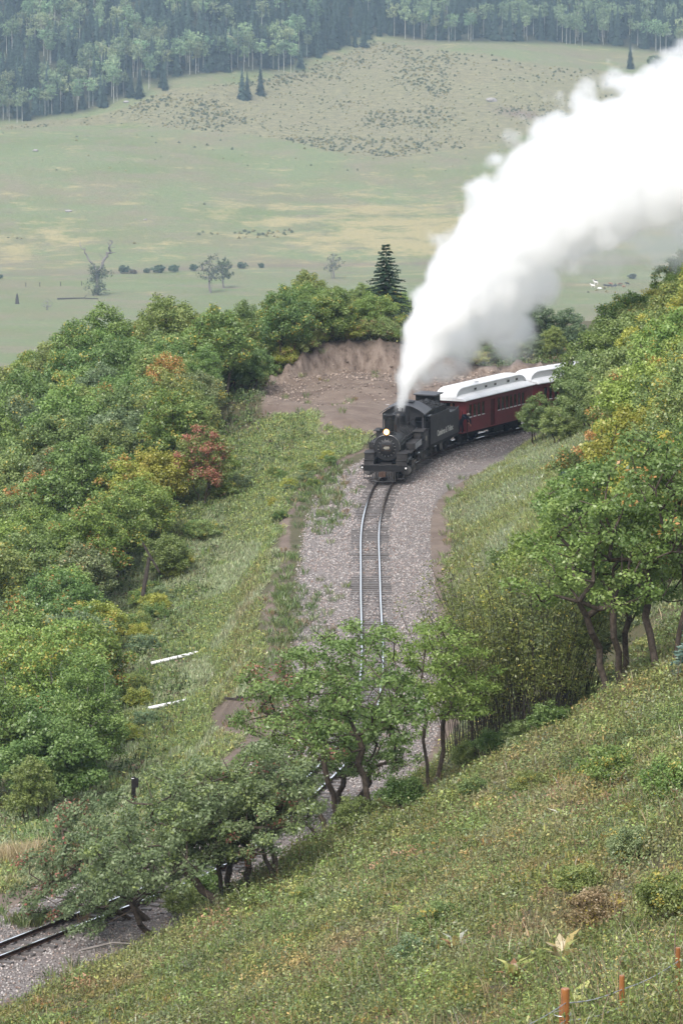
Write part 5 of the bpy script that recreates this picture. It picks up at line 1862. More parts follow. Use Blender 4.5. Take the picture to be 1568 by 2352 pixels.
# ------------------------------------------------------------------ ground cover (nobody could count it)
def cover(name, label, x, y, z, n_leaf, h, leaf, spread, cols, up=.5, asp=.55, mat='ground_leaf', seed=1, stemmy=.2, blade=False, wind=(0, 0), vamp=.45):
    """n plants at x,y,z; every plant n_leaf leaf-sized quads; cols per plant (n,3)"""
    g = np.random.default_rng(seed)
    n = len(x)
    m = n * n_leaf
    pi = np.repeat(np.arange(n), n_leaf)
    hh = h[pi]
    B = np.stack([x[pi], y[pi], z[pi]], -1)
    if blade:
        a = g.uniform(0, 6.283, m)
        r = spread[pi] * np.sqrt(g.random(m))
        B[:, 0] += np.cos(a) * r; B[:, 1] += np.sin(a) * r
        L = hh * g.uniform(.55, 1.2, m)
        tilt = np.stack([np.cos(a) * .35 + wind[0], np.sin(a) * .35 + wind[1], np.ones(m)], -1) + g.normal(0, .18, (m, 3))
        tilt /= np.linalg.norm(tilt, axis=1)[:, None]
        sd = np.stack([-np.sin(a + g.normal(0, 1, m)), np.cos(a + g.normal(0, 1, m)), np.zeros(m)], -1) * (leaf[pi] * g.uniform(.6, 1.3, m))[:, None]
        mid = B + tilt * (L * .55)[:, None]
        tip = B + (tilt + np.stack([tilt[:, 0], tilt[:, 1], -.35 * np.ones(m)], -1) * .35) * L[:, None]
        V = np.stack([B - sd * .5 - [0, 0, .05], mid - sd * .6, tip, mid + sd * .6], 1)
    else:
        d = g.normal(size=(m, 3)); d /= np.linalg.norm(d, axis=1)[:, None]
        d[:, 2] = np.abs(d[:, 2])
        r = g.random(m) ** .5
        P_ = B + np.stack([d[:, 0] * r * spread[pi], d[:, 1] * r * spread[pi], (d[:, 2] * r * .8 + .08) * hh], -1)
        nrm = d * .5 + g.normal(size=(m, 3)) * .5; nrm[:, 2] += up
        nrm /= np.linalg.norm(nrm, axis=1)[:, None]
        t = g.normal(size=(m, 3)); t -= nrm * (t * nrm).sum(1)[:, None]; t /= np.linalg.norm(t, axis=1)[:, None]
        b = np.cross(nrm, t)
        s = (leaf[pi] * g.uniform(.6, 1.4, m))[:, None]
        st = g.random(m) < stemmy                      # some are upright straws
        t[st] = t[st] * .25 + np.array([0, 0, 1.0]); t /= np.linalg.norm(t, axis=1)[:, None]
        asp_ = np.where(st, asp * .35, asp)[:, None]; s = np.where(st[:, None], s * 2.2, s)
        V = np.stack([P_ - t * s, P_ - b * s * asp_, P_ + t * s, P_ + b * s * asp_], 1)
    c = cols[pi] * np.clip(1 + vamp * g.normal(0, 1, (m, 1)), .35, 2.3) * (1 + .05 * g.normal(0, 1, (m, 3)))
    me = np_mesh(name, V.reshape(-1, 3), np.arange(m * 4).reshape(m, 4), False, vcol=np.clip(c, .005, .75))
    o = new_obj(name, me, mat=M[mat])
    return tag(o, label, 'ground cover', kind='stuff')


def mixcol(n, g, cols, w):
    k = g.choice(len(cols), n, p=np.array(w) / sum(w))
    return np.array(cols)[k]


def scatter(n, xr, yr, seed, dens=None):
    g = np.random.default_rng(seed)
    x = g.uniform(*xr, n); y = g.uniform(*yr, n)
    return x, y, g


CREST_X = [0, 100, 350, 530, 700, 850, 1000, 1100, 1250, 1400, 1568, 1800]
CREST_Y = [2262, 2255, 2150, 2080, 1985, 1880, 1795, 1745, 1680, 1600, 1535, 1440]

# 1. foreground hillside: low broadleaf shrubs, herbs and dry straws
y = None
g_ = np.random.default_rng(21)
n = 36000
yy = 44 + 118 * g_.random(n) ** .9
xx = g_.uniform(-1, 1, n) * (4.0 + .08 * yy) + 2.0 * (yy < 85)
la = lateral(xx, yy)
zz = ground_z(xx, yy, la)
px, py = proj(xx, yy, zz)
ok = (px > -60) & (px < 1640) & (py < 2470) & (la > 4.2) & (yy < 172)
xx, yy, zz, px, py, la = (a[ok] for a in (xx, yy, zz, px, py, la))
n = len(xx)
big = fbm(xx / 2.6, yy / 5.0, 41, 3)
pat = fbm(xx / 1.1 + 9, yy / 2.2, 47, 3)
FC = [(.12, .165, .055), (.155, .19, .055), (.20, .21, .065), (.26, .22, .07), (.19, .105, .06), (.15, .185, .10), (.28, .20, .11), (.095, .135, .045), (.34, .20, .06)]
base = mixcol(n, g_, FC, [24, 22, 16, 7, 2.5, 18, 6, 10, 1.2])
shr = np.clip((big - .42) * 5, 0, 1)[:, None]
dryk = np.clip((pat - .5) * 5, 0, 1)[:, None] * (1 - shr)
base = base * (1 - .5 * shr) + np.array([.125, .175, .05]) * .5 * shr
base = base * (1 - .45 * dryk) + np.array([.27, .20, .09]) * .45 * dryk
hgt = .14 + .62 * np.clip((big - .38) * 3.2, 0, 1) * g_.uniform(.6, 1.1, n) + .10 * g_.random(n)
base = base * np.array([1.16, 1.1, .98]) * (.62 + .8 * fbm(xx / .8, yy / 1.5, 57, 2))[:, None]
zone_ = fbm(xx / 6.0, yy / 11.0, 83, 3)
zg = np.clip((zone_ - .5) * 6, 0, 1)[:, None]; zr = np.clip((.46 - zone_) * 6, 0, 1)[:, None]
base = base * (1 - zg * .45) + np.array([.16, .23, .085]) * zg * .45
base = base * (1 - zr * .4) + np.array([.34, .29, .17]) * zr * .4
cover('hillside_plants', 'knee-high green and rusty plants covering the foreground hillside', xx, yy, zz, 36, hgt, .032 + .00022 * np.maximum(0, yy - 60), .22 + .5 * hgt, base, seed=3, stemmy=.14, vamp=.32)
# straws standing over them
k = g_.random(n) < .13
cover('dry_stalks', 'dry straw-coloured stalks and seed heads among the hillside plants', xx[k], yy[k], zz[k] + .05, 7, hgt[k] * 1.35 + .12, .012 + 0 * hgt[k], .25 + 0 * hgt[k],
      mixcol(int(k.sum()), g_, [(.30, .24, .13), (.2, .16, .08), (.17, .09, .055), (.16, .17, .08)], [4, 4, 2, 4]), blade=True, seed=4, mat='grass')
# rounded shrubs in drifts
g_ = np.random.default_rng(29)
m_ = 9000
yy2 = 46 + 116 * g_.random(m_) ** .9
xx2 = g_.uniform(-1, 1, m_) * (4.0 + .08 * yy2) + 2.0 * (yy2 < 85)
b2 = fbm(xx2 / 2.6, yy2 / 5.0, 41, 3)
keep = []
cell = {}
for i in range(m_):
    if b2[i] < .44 + .12 * g_.random(): continue
    r_ = .55 + .5 * g_.random()
    c_ = (int(xx2[i] // 1.2), int(yy2[i] // 1.2))
    if any((xx2[i] - xx2[j]) ** 2 + (yy2[i] - yy2[j]) ** 2 < .62 for dx_ in (-1, 0, 1) for dy_ in (-1, 0, 1) for j in cell.get((c_[0] + dx_, c_[1] + dy_), ())): continue
    keep.append(i); cell.setdefault(c_, []).append(i)
xx2, yy2, b2 = xx2[keep], yy2[keep], b2[keep]
la2 = lateral(xx2, yy2)
zz2 = ground_z(xx2, yy2, la2)
px, py = proj(xx2, yy2, zz2)
ok = (px > -60) & (px < 1640) & (la2 > 5.5) & (yy2 < 170) & (py < 2450)
xx2, yy2, zz2, b2 = xx2[ok], yy2[ok], zz2[ok], b2[ok]
n2_ = len(xx2)
print('shrubs', n2_)
c2 = mixcol(n2_, g_, [(.2, .275, .09), (.265, .32, .11), (.34, .35, .13), (.165, .225, .10), (.24, .27, .16), (.40, .31, .13), (.32, .19, .12)], [6, 5, 3, 4, 5, .8, .6])
c2 = c2 * g_.uniform(.55, 1.3, (n2_, 1)) * np.array([1.0, 1.0, .9])
hs = .38 + .7 * np.clip((b2 - .42) * 3, 0, 1) * g_.uniform(.5, 1.2, n2_)
cover('hillside_shrubs', 'rounded low shrubs in drifts over the foreground hillside', xx2, yy2, zz2, 210, hs, .030 + .00024 * np.maximum(0, yy2 - 60), .4 + .65 * hs, c2, seed=14, stemmy=.05, vamp=.3)
# 2. long pale grass on the fill slope left of the track and the bench before the dirt bank
g_ = np.random.default_rng(22)
n = 60000
sx = g_.uniform(S_FRONT - 128, S_FRONT + 30, n); lx = -g_.uniform(3.6, 16, n)
xx = np.interp(sx, LS, LINE[:, 0]) + lx * np.interp(sx, LS, TAN[:, 1]); yy = np.interp(sx, LS, LINE[:, 1]) - lx * np.interp(sx, LS, TAN[:, 0])
la = lateral(xx, yy)
zz = ground_z(xx, yy, la)
bal, dm = dirt_masks(xx, yy, la)
px, py = proj(xx, yy, zz)
edge = 4.5 + 1.6 * fbm(sx / 4.0, lx * 0, 5, 3)
ok = (px > -60) & (px < 1000) & (la < -edge * np.where((yy > 150) & (yy < 262), 1, 1.05)) & (dm < .45 + .3 * g_.random(n)) & (bal < .5)
xx, yy, zz, px, py, la, sx = (a[ok] for a in (xx, yy, zz, px, py, la, sx))
n = len(xx)
zone = fbm(xx / 2.5, yy / 6.0, 61, 3)
gr = np.where((zone > .5)[:, None], np.array([.34, .39, .23]), np.array([.23, .30, .12]))
gr = gr * 1.22
gr = gr * .75 + .25 * mixcol(n, g_, [(.22, .29, .12), (.38, .40, .26), (.36, .28, .16), (.25, .18, .11), (.38, .34, .12)], [8, 6, 1.8, .8, 1])
redz = np.exp(-((la + 6.2) / 1.0) ** 2) * (zone < .55) * (yy < 235)
gr = gr * (1 - .45 * redz[:, None]) + np.array([.36, .24, .14]) * .45 * redz[:, None]
wild = ((px > 520) & (py < 1250))                      # the weedy bench by the engine is greener and shrubbier
gr[wild] = gr[wild] * .55 + np.array([.25, .31, .12]) * .5
cover('slope_grass', 'long pale bent grass on the embankment left of the track', xx, yy, zz, 9, np.full(n, .28) + .13 * g_.random(n), .036 + 0 * xx, .26 + 0 * xx, gr, blade=True, seed=5, mat='grass', wind=(.35, -.1), vamp=.3)
k = (zone < .47) | wild
k &= g_.random(n) < np.where(wild, .55, .34)
cover('slope_weeds', 'low green weeds mixed into the embankment grass', xx[k], yy[k], zz[k], 26, .3 + .25 * g_.random(int(k.sum())), .055 + 0 * xx[k], .38 + 0 * xx[k],
      mixcol(int(k.sum()), g_, [(.2, .27, .085), (.28, .32, .1), (.36, .34, .11), (.21, .25, .14)], [5, 4, 2, 3]), seed=6)
# 3. the cut slope on the right
g_ = np.random.default_rng(23)
n = 52000
sx = g_.uniform(S_FRONT - 95, S_FRONT + 38, n); lx = g_.uniform(3.7, 17, n)
xx = np.interp(sx, LS, LINE[:, 0]) + lx * np.interp(sx, LS, TAN[:, 1]); yy = np.interp(sx, LS, LINE[:, 1]) - lx * np.interp(sx, LS, TAN[:, 0])
la = lateral(xx, yy)
ok = (la > 3.4 + 1.5 * fbm(sx / 2.2, lx * 0, 8, 3) + .7 * g_.random(n) + 1.3 * np.exp(-((yy - 268) / 13) ** 2)) & (yy > 165)
xx, yy, la, sx = (a[ok] for a in (xx, yy, la, sx))
zz = ground_z(xx, yy, la)
px, py = proj(xx, yy, zz)
n = len(xx)
zone = fbm(xx / 2.0, yy / 5.0, 71, 3)
gr = np.where((zone > .5)[:, None], np.array([.31, .36, .22]), np.array([.25, .29, .11]))
gr = gr * 1.2
gr = gr * .7 + .3 * mixcol(n, g_, [(.22, .27, .10), (.38, .39, .24), (.38, .31, .15), (.26, .18, .11)], [6, 5, 3, 1])
low = np.exp(-((la - 5.0) / .9) ** 2)[:, None]
gr = gr * (1 - .3 * low) + np.array([.24, .2, .11]) * .3 * low
cover('bank_grass', 'silvery green grass and herbs on the cut slope right of the track', xx, yy, zz, 8, np.full(n, .34) + .15 * g_.random(n), .036 + 0 * xx, .26 + 0 * xx, gr, blade=True, seed=7, mat='grass', wind=(.1, -.15), vamp=.3)
k = g_.random(n) < .2
cover('bank_weeds', 'low leafy weeds on the cut slope right of the track', xx[k], yy[k], zz[k], 26, .25 + .3 * g_.random(int(k.sum())), .055 + 0 * xx[k], .38 + 0 * xx[k],
      mixcol(int(k.sum()), g_, [(.19, .26, .08), (.26, .31, .1), (.35, .33, .1), (.23, .28, .17)], [5, 4, 2, 4]), seed=8)
# 4. under the thickets: dark leafy undergrowth
g_ = np.random.default_rng(24)
n = 26000
xx = g_.uniform(-34, 42, n); yy = g_.uniform(165, 348, n)
la = lateral(xx, yy)
zz = ground_z(xx, yy, la)
px, py = proj(xx, yy, zz)
bal, dm = dirt_masks(xx, yy, la)
ok = (px > -60) & (px < 1630) & (((la < -9) | (yy > 316)) | (la > 12)) & (dm < .4) & (np.abs(la) > 7.5)
xx, yy, zz = xx[ok], yy[ok], zz[ok]
n = len(xx)
cover('undergrowth', 'tangled low undergrowth beneath the oak thickets', xx, yy, zz, 22, .4 + .5 * g_.random(n), .09 + 0 * xx, .55 + 0 * xx,
      mixcol(n, g_, [(.09, .14, .045), (.13, .18, .055), (.19, .2, .065), (.13, .10, .06), (.16, .19, .10)], [6, 5, 2, 1, 3]), seed=9)
# 5. weeds on the ballast shoulder and round the dirt bank
wx, wy = [], []
g_ = np.random.default_rng(25)
for (px_, py_, sx_, sy_, c_) in ((655, 1320, 16, 90, 60), (640, 1450, 18, 70, 50), (740, 1195, 28, 26, 46), (770, 1130, 26, 18, 30), (690, 1130, 34, 26, 60), (740, 1085, 40, 22, 60), (700, 1370, 38, 34, 34), (690, 1440, 40, 30, 26), (760, 940, 70, 30, 14), (690, 900, 60, 22, 8), (1040, 1330, 18, 110, 40), (1060, 1180, 25, 60, 20), (40, 2110, 80, 14, 26), (220, 2235, 70, 12, 16), (560, 1620, 70, 16, 20)):
    for _ in range(c_):
        a, b = g_.normal(px_, sx_), g_.normal(py_, sy_)
        q = at(a, b, 0)
        wx.append(q[0]); wy.append(q[1])
wx, wy = np.array(wx), np.array(wy)
wz = ground_z(wx, wy)
n = len(wx)
cover('trackside_weeds', 'scattered dark green weeds on the ballast shoulder and the dirt', wx, wy, wz, 30, .25 + .35 * g_.random(n), .028 + 0 * wx, .2 + 0 * wx,
      mixcol(n, g_, [(.12, .18, .06), (.16, .21, .07), (.22, .24, .11), (.24, .17, .09)], [6, 5, 2, 1]), blade=True, seed=10, mat='grass')
# dry golden grass by the track at the left border
q = [at(g_.normal(10, 45), g_.normal(1955, 16), -.4) for _ in range(420)]
wx = np.array([a[0] for a in q]); wy = np.array([a[1] for a in q]); wz = ground_z(wx, wy)
cover('golden_grass', 'tall dry golden grass beside the track at the left border', wx, wy, wz, 16, .6 + .3 * g_.random(len(wx)), .02 + 0 * wx, .25 + 0 * wx, mixcol(len(wx), g_, [(.42, .34, .2), (.34, .27, .14), (.3, .28, .14)], [4, 3, 2]), blade=True, seed=12, mat='grass', vamp=.25)
# ------------------------------------------------------------------ the far side of the valley
def far_tree(seed, H, W, what):
    rr = random.Random(seed); g = np.random.default_rng(seed)
    mb = MB()
    if what == 'aspen':
        top = H * .93
        q = [(rr.uniform(-.3, .3) * f, rr.uniform(-.3, .3) * f, H * .93 * f) for f in (0, .35, .7, 1)]
        q[0] = (0, 0, -1.5)
        mb.tube(q, .16, 5, 0, .07)
        C = crown_points(rr, 30, W / 2, W / 2, H * .42, H, (0, 0), .5, gap=.7)
        C = C[C[:, 2] > H * rr.uniform(.36, .48)]
        V, v, ci = leaf_quads(C, 22, 1.25, .36, .75, g, .5, .85)
    else:
        mb.tube([(0, 0, -1.5), (0, 0, H * .95)], .25, 5, 0, .05)
        V, v = [], []
        z = H * .06
        while z < H * .985:
            f = z / H
            L = W / 2 * (1 - f) ** .85 + .15
            m = max(4, int(11 * (1 - f) + 3)); a0 = rr.random() * 6
            for k in range(m):
                a = a0 + 6.283 * k / m + rr.uniform(-.25, .25); l = L * rr.uniform(.65, 1.2); w = .28 * l + .25
                cx, cy = math.cos(a), math.sin(a)
                V.append([(0, 0, z + .5), (cx * l * .55 - cy * w, cy * l * .55 + cx * w, z - .22 * l), (cx * l, cy * l, z - .5 * l), (cx * l * .55 + cy * w, cy * l * .55 - cx * w, z - .22 * l)])
                v.append(rr.random())
            z += .55 + .5 * (1 - f)
        V = np.array(V); v = np.array(v)
    tv = np.array(mb.v); tf = [f_ for f_ in mb.f if len(f_) == 4]
    k = len(V); b = len(tv)
    F = np.r_[np.array(tf), np.arange(k * 4).reshape(k, 4) + b]
    me = np_mesh(what, np.r_[tv, V.reshape(-1, 3)], F, False, fattr={'v': np.r_[np.full(len(tf), .5), v], 'aut': np.ones(len(F))}, midx=np.r_[np.zeros(len(tf)), np.ones(k)])
    me.materials.append(M['bark_pale'] if what == 'aspen' else M['bark_grey']); me.materials.append(M['leaf_far'])
    return me


FT = {'aspen': [far_tree(700 + i, 18.5, 7.4, 'aspen') for i in range(5)], 'conifer': [far_tree(800 + i, 19, 7.6, 'conifer') for i in range(4)]}
trees = []
rs = random.Random(31)


def far_spot(px, py, what, sc, lab=None):
    x, y, z = gp(px, py, True)
    trees.append((px, py, x, y, z, what, sc, lab))


ASP = [(8, 276), (22, 279), (40, 283), (52, 281), (78, 262), (92, 264), (104, 266), (112, 262), (120, 263), (140, 256), (150, 255), (168, 252), (178, 250), (205, 248), (214, 244), (262, 236), (270, 233), (284, 222), (342, 207), (345, 200), (310, 165), (318, 160),
       (404, 168), (414, 172), (428, 160), (450, 170), (456, 166), (468, 165), (505, 162), (520, 160), (532, 165), (560, 165), (580, 162), (600, 168), (628, 160), (640, 163), (652, 166), (668, 168), (676, 165),
       (905, 84), (930, 90), (950, 92), (968, 90), (1000, 96), (1030, 97), (1035, 92), (1044, 95), (1075, 92), (1080, 96), (1085, 90), (1110, 86), (1122, 84), (1152, 82), (1158, 82), (1164, 84), (1176, 86), (1290, 98), (1300, 101), (1308, 100), (1320, 102), (1336, 106), (1505, 118), (1515, 120), (1528, 122), (1556, 122), (1563, 124)]
for px, py in ASP: far_spot(px, py, 'aspen', rs.uniform(.75, 1.1))
for px, py in ((556, 228), (568, 229), (598, 218), (380, 206), (372, 200), (322, 222), (318, 226), (300, 222), (690, 155), (730, 132), (815, 108), (835, 108), (800, 104), (765, 108), (870, 82), (1446, 158), (240, 246), (232, 243), (190, 250), (130, 260), (62, 276), (420, 150), (445, 140), (480, 150), (700, 120), (715, 128), (745, 120), (775, 100), (845, 90)):
    far_spot(px, py, 'conifer', rs.uniform(.55, .95) if (px, py) != (1446, 158) else .8)
for _ in range(1750):
    px = rs.uniform(-40, 1610); e = float(np.interp(px, FEDGE[:, 0], FEDGE[:, 1]))
    py = e - 4 - (e + 70) * rs.random() ** 1.15
    nz = float(fbm(np.array(px / 110.0), np.array(py / 45.0), 77, 3))
    asp = rs.random() < np.clip((nz - .5) * 6, .05, .7) * (1.0 if px < 720 or px > 880 else .25)
    far_spot(px, py, 'aspen' if asp else 'conifer', rs.uniform(.75, 1.2) if asp else rs.uniform(.7, 1.25))
# a few lone conifers get their own words
LONE = {(1446, 158): 'lone dark conifer standing on the open ridge above the steam', (598, 218): 'small conifer standing alone right of a pair below the far forest', (556, 228): 'left one of two small conifers side by side on the open far slope', (568, 229): 'right one of two small conifers side by side on the open far slope'}
order = sorted(trees, key=lambda t: t[3])
cnt = {'aspen': 0, 'conifer': 0}
rest = {'aspen': [], 'conifer': []}
for (px, py, x, y, z, what, sc, lab) in order:
    if cnt[what] < 290 and py > -30:
        me = FT[what][cnt[what] % len(FT[what])]
        o = new_obj('aspen_tree' if what == 'aspen' else 'conifer_tree', me)
        o.location = (x, y, z); o.rotation_euler = (0, 0, rs.random() * 6.28); s_ = sc * rs.uniform(.9, 1.1); o.scale = (s_, s_, sc)
        j = rs.uniform(.62, 1.4)
        o.color = (.20 * j * rs.uniform(.85, 1.2), .275 * j, .15 * j, 1) if what == 'aspen' else (.04 * j, .066 * j, .052 * j, 1)
        lab = LONE.get((px, py))
        if lab: tag(o, lab, 'tree')
        elif what == 'aspen': tag(o, 'white-trunked aspen among conifers at the edge of the far forest', 'tree', 'aspens of the far forest')
        else: tag(o, 'dark conifer among pale aspens in the far forest', 'tree', 'conifers of the far forest')
        cnt[what] += 1
    else:
        rest[what].append((x, y, z, sc))
for what, lst in rest.items():
    if not lst: continue
    me0 = FT[what]
    Vs, Fs, vv, mi = [], [], [], []
    b = 0
    for i, (x, y, z, sc) in enumerate(lst):
        me = me0[i % len(me0)]
        n = len(me.vertices); co = np.empty(n * 3, np.float32); me.vertices.foreach_get('co', co); co = co.reshape(-1, 3)
        a = rs.random() * 6.28
        c, s_ = math.cos(a) * sc, math.sin(a) * sc
        Vs.append(np.c_[co[:, 0] * c - co[:, 1] * s_ + x, co[:, 0] * s_ + co[:, 1] * c + y, co[:, 2] * sc + z])
        m = len(me.polygons); f = np.empty(m * 4, np.int32); me.loops.foreach_get('vertex_index', f); Fs.append(f.reshape(-1, 4) + b)
        v = np.empty(m, np.float32); me.attributes['v'].data.foreach_get('value', v); vv.append(v * .7 + rs.random() * .3)
        k = np.empty(m, np.int32); me.polygons.foreach_get('material_index', k); mi.append(k)
        b += n
    me = np_mesh('forest', np.concatenate(Vs), np.concatenate(Fs), False, fattr={'v': np.concatenate(vv), 'aut': np.ones(sum(len(q) for q in vv))}, midx=np.concatenate(mi))
    me.materials.append(M['bark_pale'] if what == 'aspen' else M['bark_grey']); me.materials.append(M['leaf_far'])
    o = new_obj('forest', me)
    o.color = (.2, .27, .15, 1) if what == 'aspen' else (.04, .066, .052, 1)
    tag(o, 'pale aspen woods filling the far slope behind the first trunks' if what == 'aspen' else 'dark conifer woods filling the far slope behind the first trees', 'forest', kind='stuff')

# sagebrush on the far hill
def mound(seed, n=60, w=.85, h=1.0, leaf=.22):
    g = np.random.default_rng(seed)
    d = g.normal(size=(n, 3)); d /= np.linalg.norm(d, axis=1)[:, None]; d[:, 2] = np.abs(d[:, 2])
    C = d * np.array([w, w, h]) * (g.random(n) ** .4)[:, None]
    V, v, ci = leaf_quads(C, 1, .1, leaf, .8, g, .7, .8)
    k = len(V)
    me = np_mesh('sagebrush', V.reshape(-1, 3), np.arange(k * 4).reshape(k, 4), False, fattr={'v': v, 'aut': np.ones(k)})
    me.materials.append(M['leaf_far'])
    return me


SB = [mound(i) for i in range(4)]
sg = []
for _ in range(17000):
    px, py = rs.uniform(-20, 1560), rs.uniform(95, 400)
    e = float(np.interp(px, FEDGE[:, 0], FEDGE[:, 1]))
    if py < e + 3: continue
    inside = in_poly(np.array([px]), np.array([py]), SAGE)[0]
    nz = float(fbm(np.array(px / 110.0), np.array(py / 34.0), 91, 4))
    pr = float(np.clip((nz - .33) * 3.6, .12, .95)) if inside else .02
    if 1050 < px < 1440 and py < 220: pr *= .25
    if rs.random() > pr: continue
    x, y, z = gp(px, py, True)
    sg.append((x, y, z, rs.uniform(.35, .85) * (1.3 if nz > .56 else .9), py))
    if len(sg) > 6000: break
for px, py in ((40, 548), (50, 549), (20, 547)) + tuple((rs.gauss(590, 45), rs.gauss(537, 5)) for _ in range(34)) + ((1400, 655), (1412, 654), (1424, 657), (1370, 668), (1386, 664), (1350, 672), (1392, 672), (1440, 650), (640, 700), (470, 470), (310, 560)):
    x, y, z = gp(px, py, True); sg.append((x, y, z, rs.uniform(.7, 1.3), py))
sg.sort(key=lambda q: q[1] / q[3])
for i, (x, y, z, sc, py) in enumerate(sg[:290]):
    o = new_obj('sagebrush', SB[i % 4]); o.location = (x, y, z); o.scale = (sc, sc, sc); o.rotation_euler = (0, 0, rs.random() * 6)
    j = rs.uniform(.7, 1.2)
    tanb = rs.random() < .3
    o.color = (.30 * j, .27 * j, .13 * j, 1) if tanb else (.14 * j, .165 * j, .095 * j, 1)
    tag(o, *(('low straw-yellow brush mound on the open far hillside', 'shrub', 'yellow brush of the far hill') if tanb else ('low grey-green sagebrush mound on the open far hillside', 'shrub', 'sagebrush of the far hill')))
for tanb, colr, lab in ((0, (.14, .165, .095, 1), 'grey-green sagebrush dotting the far hillside'), (1, (.30, .27, .13, 1), 'straw-yellow brush dotting the far hillside')):
    Vs, vv = [], []
    for i, (x, y, z, sc, py) in enumerate(sg[290:]):
        if (i % 10 < 4) != bool(tanb): continue
        me = SB[i % 4]; n = len(me.vertices); co = np.empty(n * 3, np.float32); me.vertices.foreach_get('co', co); co = co.reshape(-1, 3)
        Vs.append(co * sc + np.array([x, y, z])); v = np.empty(n // 4, np.float32); me.attributes['v'].data.foreach_get('value', v); vv.append(v * .6 + .4 * rs.random())
    V = np.concatenate(Vs); k = len(V) // 4
    me = np_mesh('brush_cover', V, np.arange(k * 4).reshape(k, 4), False, fattr={'v': np.concatenate(vv), 'aut': np.ones(k)})
    o = new_obj('brush_cover', me, mat=M['leaf_far']); o.color = colr
    tag(o, lab, 'shrubs', kind='stuff')


# cottonwoods and willows of the valley floor
def cottonwood(name, px, py, H, W, seed, dense, label, col, mode='round'):
    rr = random.Random(seed); g = np.random.default_rng(seed)
    x, y, z = gp(px, py, True)
    if mode == 'fork':
        pts = []
        for k in range(9): pts.append(np.array([-W * .42 * k / 8 - rr.uniform(0, .8), rr.uniform(-1, 1), H * (.45 + .43 * k / 8)]))
        for k in range(9): pts.append(np.array([W * (.1 + .3 * k / 8) + rr.uniform(-.6, .6), rr.uniform(-1, 1), H * (.45 + .5 * k / 8)]))
        for _ in range(16): pts.append(np.array([rr.choice((-.42, .28, .4)) * W + rr.gauss(0, 1.3), rr.gauss(0, 1.5), H * rr.uniform(.72, .98)]))
        C = np.array(pts)
        N, Pn, load = tree_skeleton(rr, C, 1, H * .36, 1, (0, 0))
        tm = limb_mesh('trunk', N, Pn, load, H * .032, 6, .08)
        Cl = np.array([[rr.gauss(0, W * .16), rr.gauss(0, W * .14), H * rr.uniform(.06, .52)] for _ in range(46)])
    else:
        C = crown_points(rr, 44, W / 2, W / 2, H * .12, H, (0, 0), .45, gap=.9)
        N, Pn, load = tree_skeleton(rr, C, 2, H * .3, H * .12, (0, 0))
        tm = limb_mesh('trunk', N, Pn, load, H * .03, 6, .07)
        Cl = C
    root = empty(name, (x, y, z - .3), 0, label, 'tree')
    new_obj('trunk', tm, root, M['bark_grey'])
    if dense > 0:
        V, v, ci = leaf_quads(Cl, dense, H * .075, .38, .6, g, .4, 1.0)
        k = len(V)
        cm_ = np_mesh('crown', V.reshape(-1, 3), np.arange(k * 4).reshape(k, 4), False, fattr={'v': v, 'aut': np.ones(k)})
        c = new_obj('crown', cm_, root, M['leaf_far']); c.color = (*col, 1)
    return root


cottonwood('cottonwood_tree', 224, 678, 24, 15, 51, 34, 'half-dead cottonwood with two bare forked limbs in the valley', (.085, .105, .055), 'fork')
cottonwood('cottonwood_tree', 484, 672, 17, 10, 52, 16, 'bare-branched cottonwood with thin leaves right of the forked dead one', (.085, .10, .06))
cottonwood('cottonwood_tree', 514, 662, 13.5, 9, 53, 26, 'smaller leafier cottonwood close beside the bare-branched one', (.09, .115, .055))
cottonwood('cottonwood_tree', 765, 640, 11.5, 8, 54, 12, 'pale thin cottonwood on the riverbank left of the lone spruce', (.16, .17, .11))
cottonwood('bare_tree', 108, 712, 5.0, 4.5, 55, 0, 'tiny leafless tree standing alone in the pasture at the left', (.1, .1, .1))
KB = [tree_kind(900 + i, 3.6, 5.0, .1, 40, 34, .6, .30, stems=4, trunk_h=.6, r0=.08, spread=1.5, gap=.6)[1] for i in range(2)]
for me in KB: me.materials.append(M['leaf_far'])
for i, (px, py, sc, col, lab) in enumerate(((286, 628, 1.15, (.10, .135, .085), 'tall dark willow bush right of the forked cottonwood'), (306, 629, .8, (.15, .13, .10), 'brownish willow bush beside the tall dark one'), (338, 627, .65, (.10, .13, .08), 'small willow bush between brown one and long green pair'),
                                            (366, 627, 1.1, (.095, .14, .085), 'left bush of the long green riverbank pair'), (398, 625, 1.05, (.095, .14, .085), 'right bush of the long green riverbank pair'), (445, 622, .8, (.09, .13, .08), 'willow bush just left of the bare cottonwood'),
                                            (556, 617, .9, (.10, .135, .085), 'willow bush just right of the leafier cottonwood'), (600, 615, .6, (.09, .13, .08), 'last small willow bush toward the pale cottonwood'), (0, 640, .7, (.08, .12, .07), 'willow bush at the left border on the riverbank'),
                                            (1452, 640, 1.0, (.13, .15, .12), 'hazy grey bush behind the cattle'), (1500, 152, 1.9, (.17, .21, .12), 'rounded aspen bush on the ridge near the right border'), (1530, 158, 1.8, (.17, .21, .12), 'second rounded aspen bush touching the steam on the ridge'))):
    x, y, z = gp(px, py, True)
    o = new_obj('willow_bush', KB[i % 2]); o.location = (x, y, z - .2); o.scale = (sc * rs.uniform(.75, 1.15), sc, sc * rs.uniform(.6, 1.1)); o.color = (*col, 1); o.rotation_euler = (0, 0, i)
    tag(o, lab, 'bush')
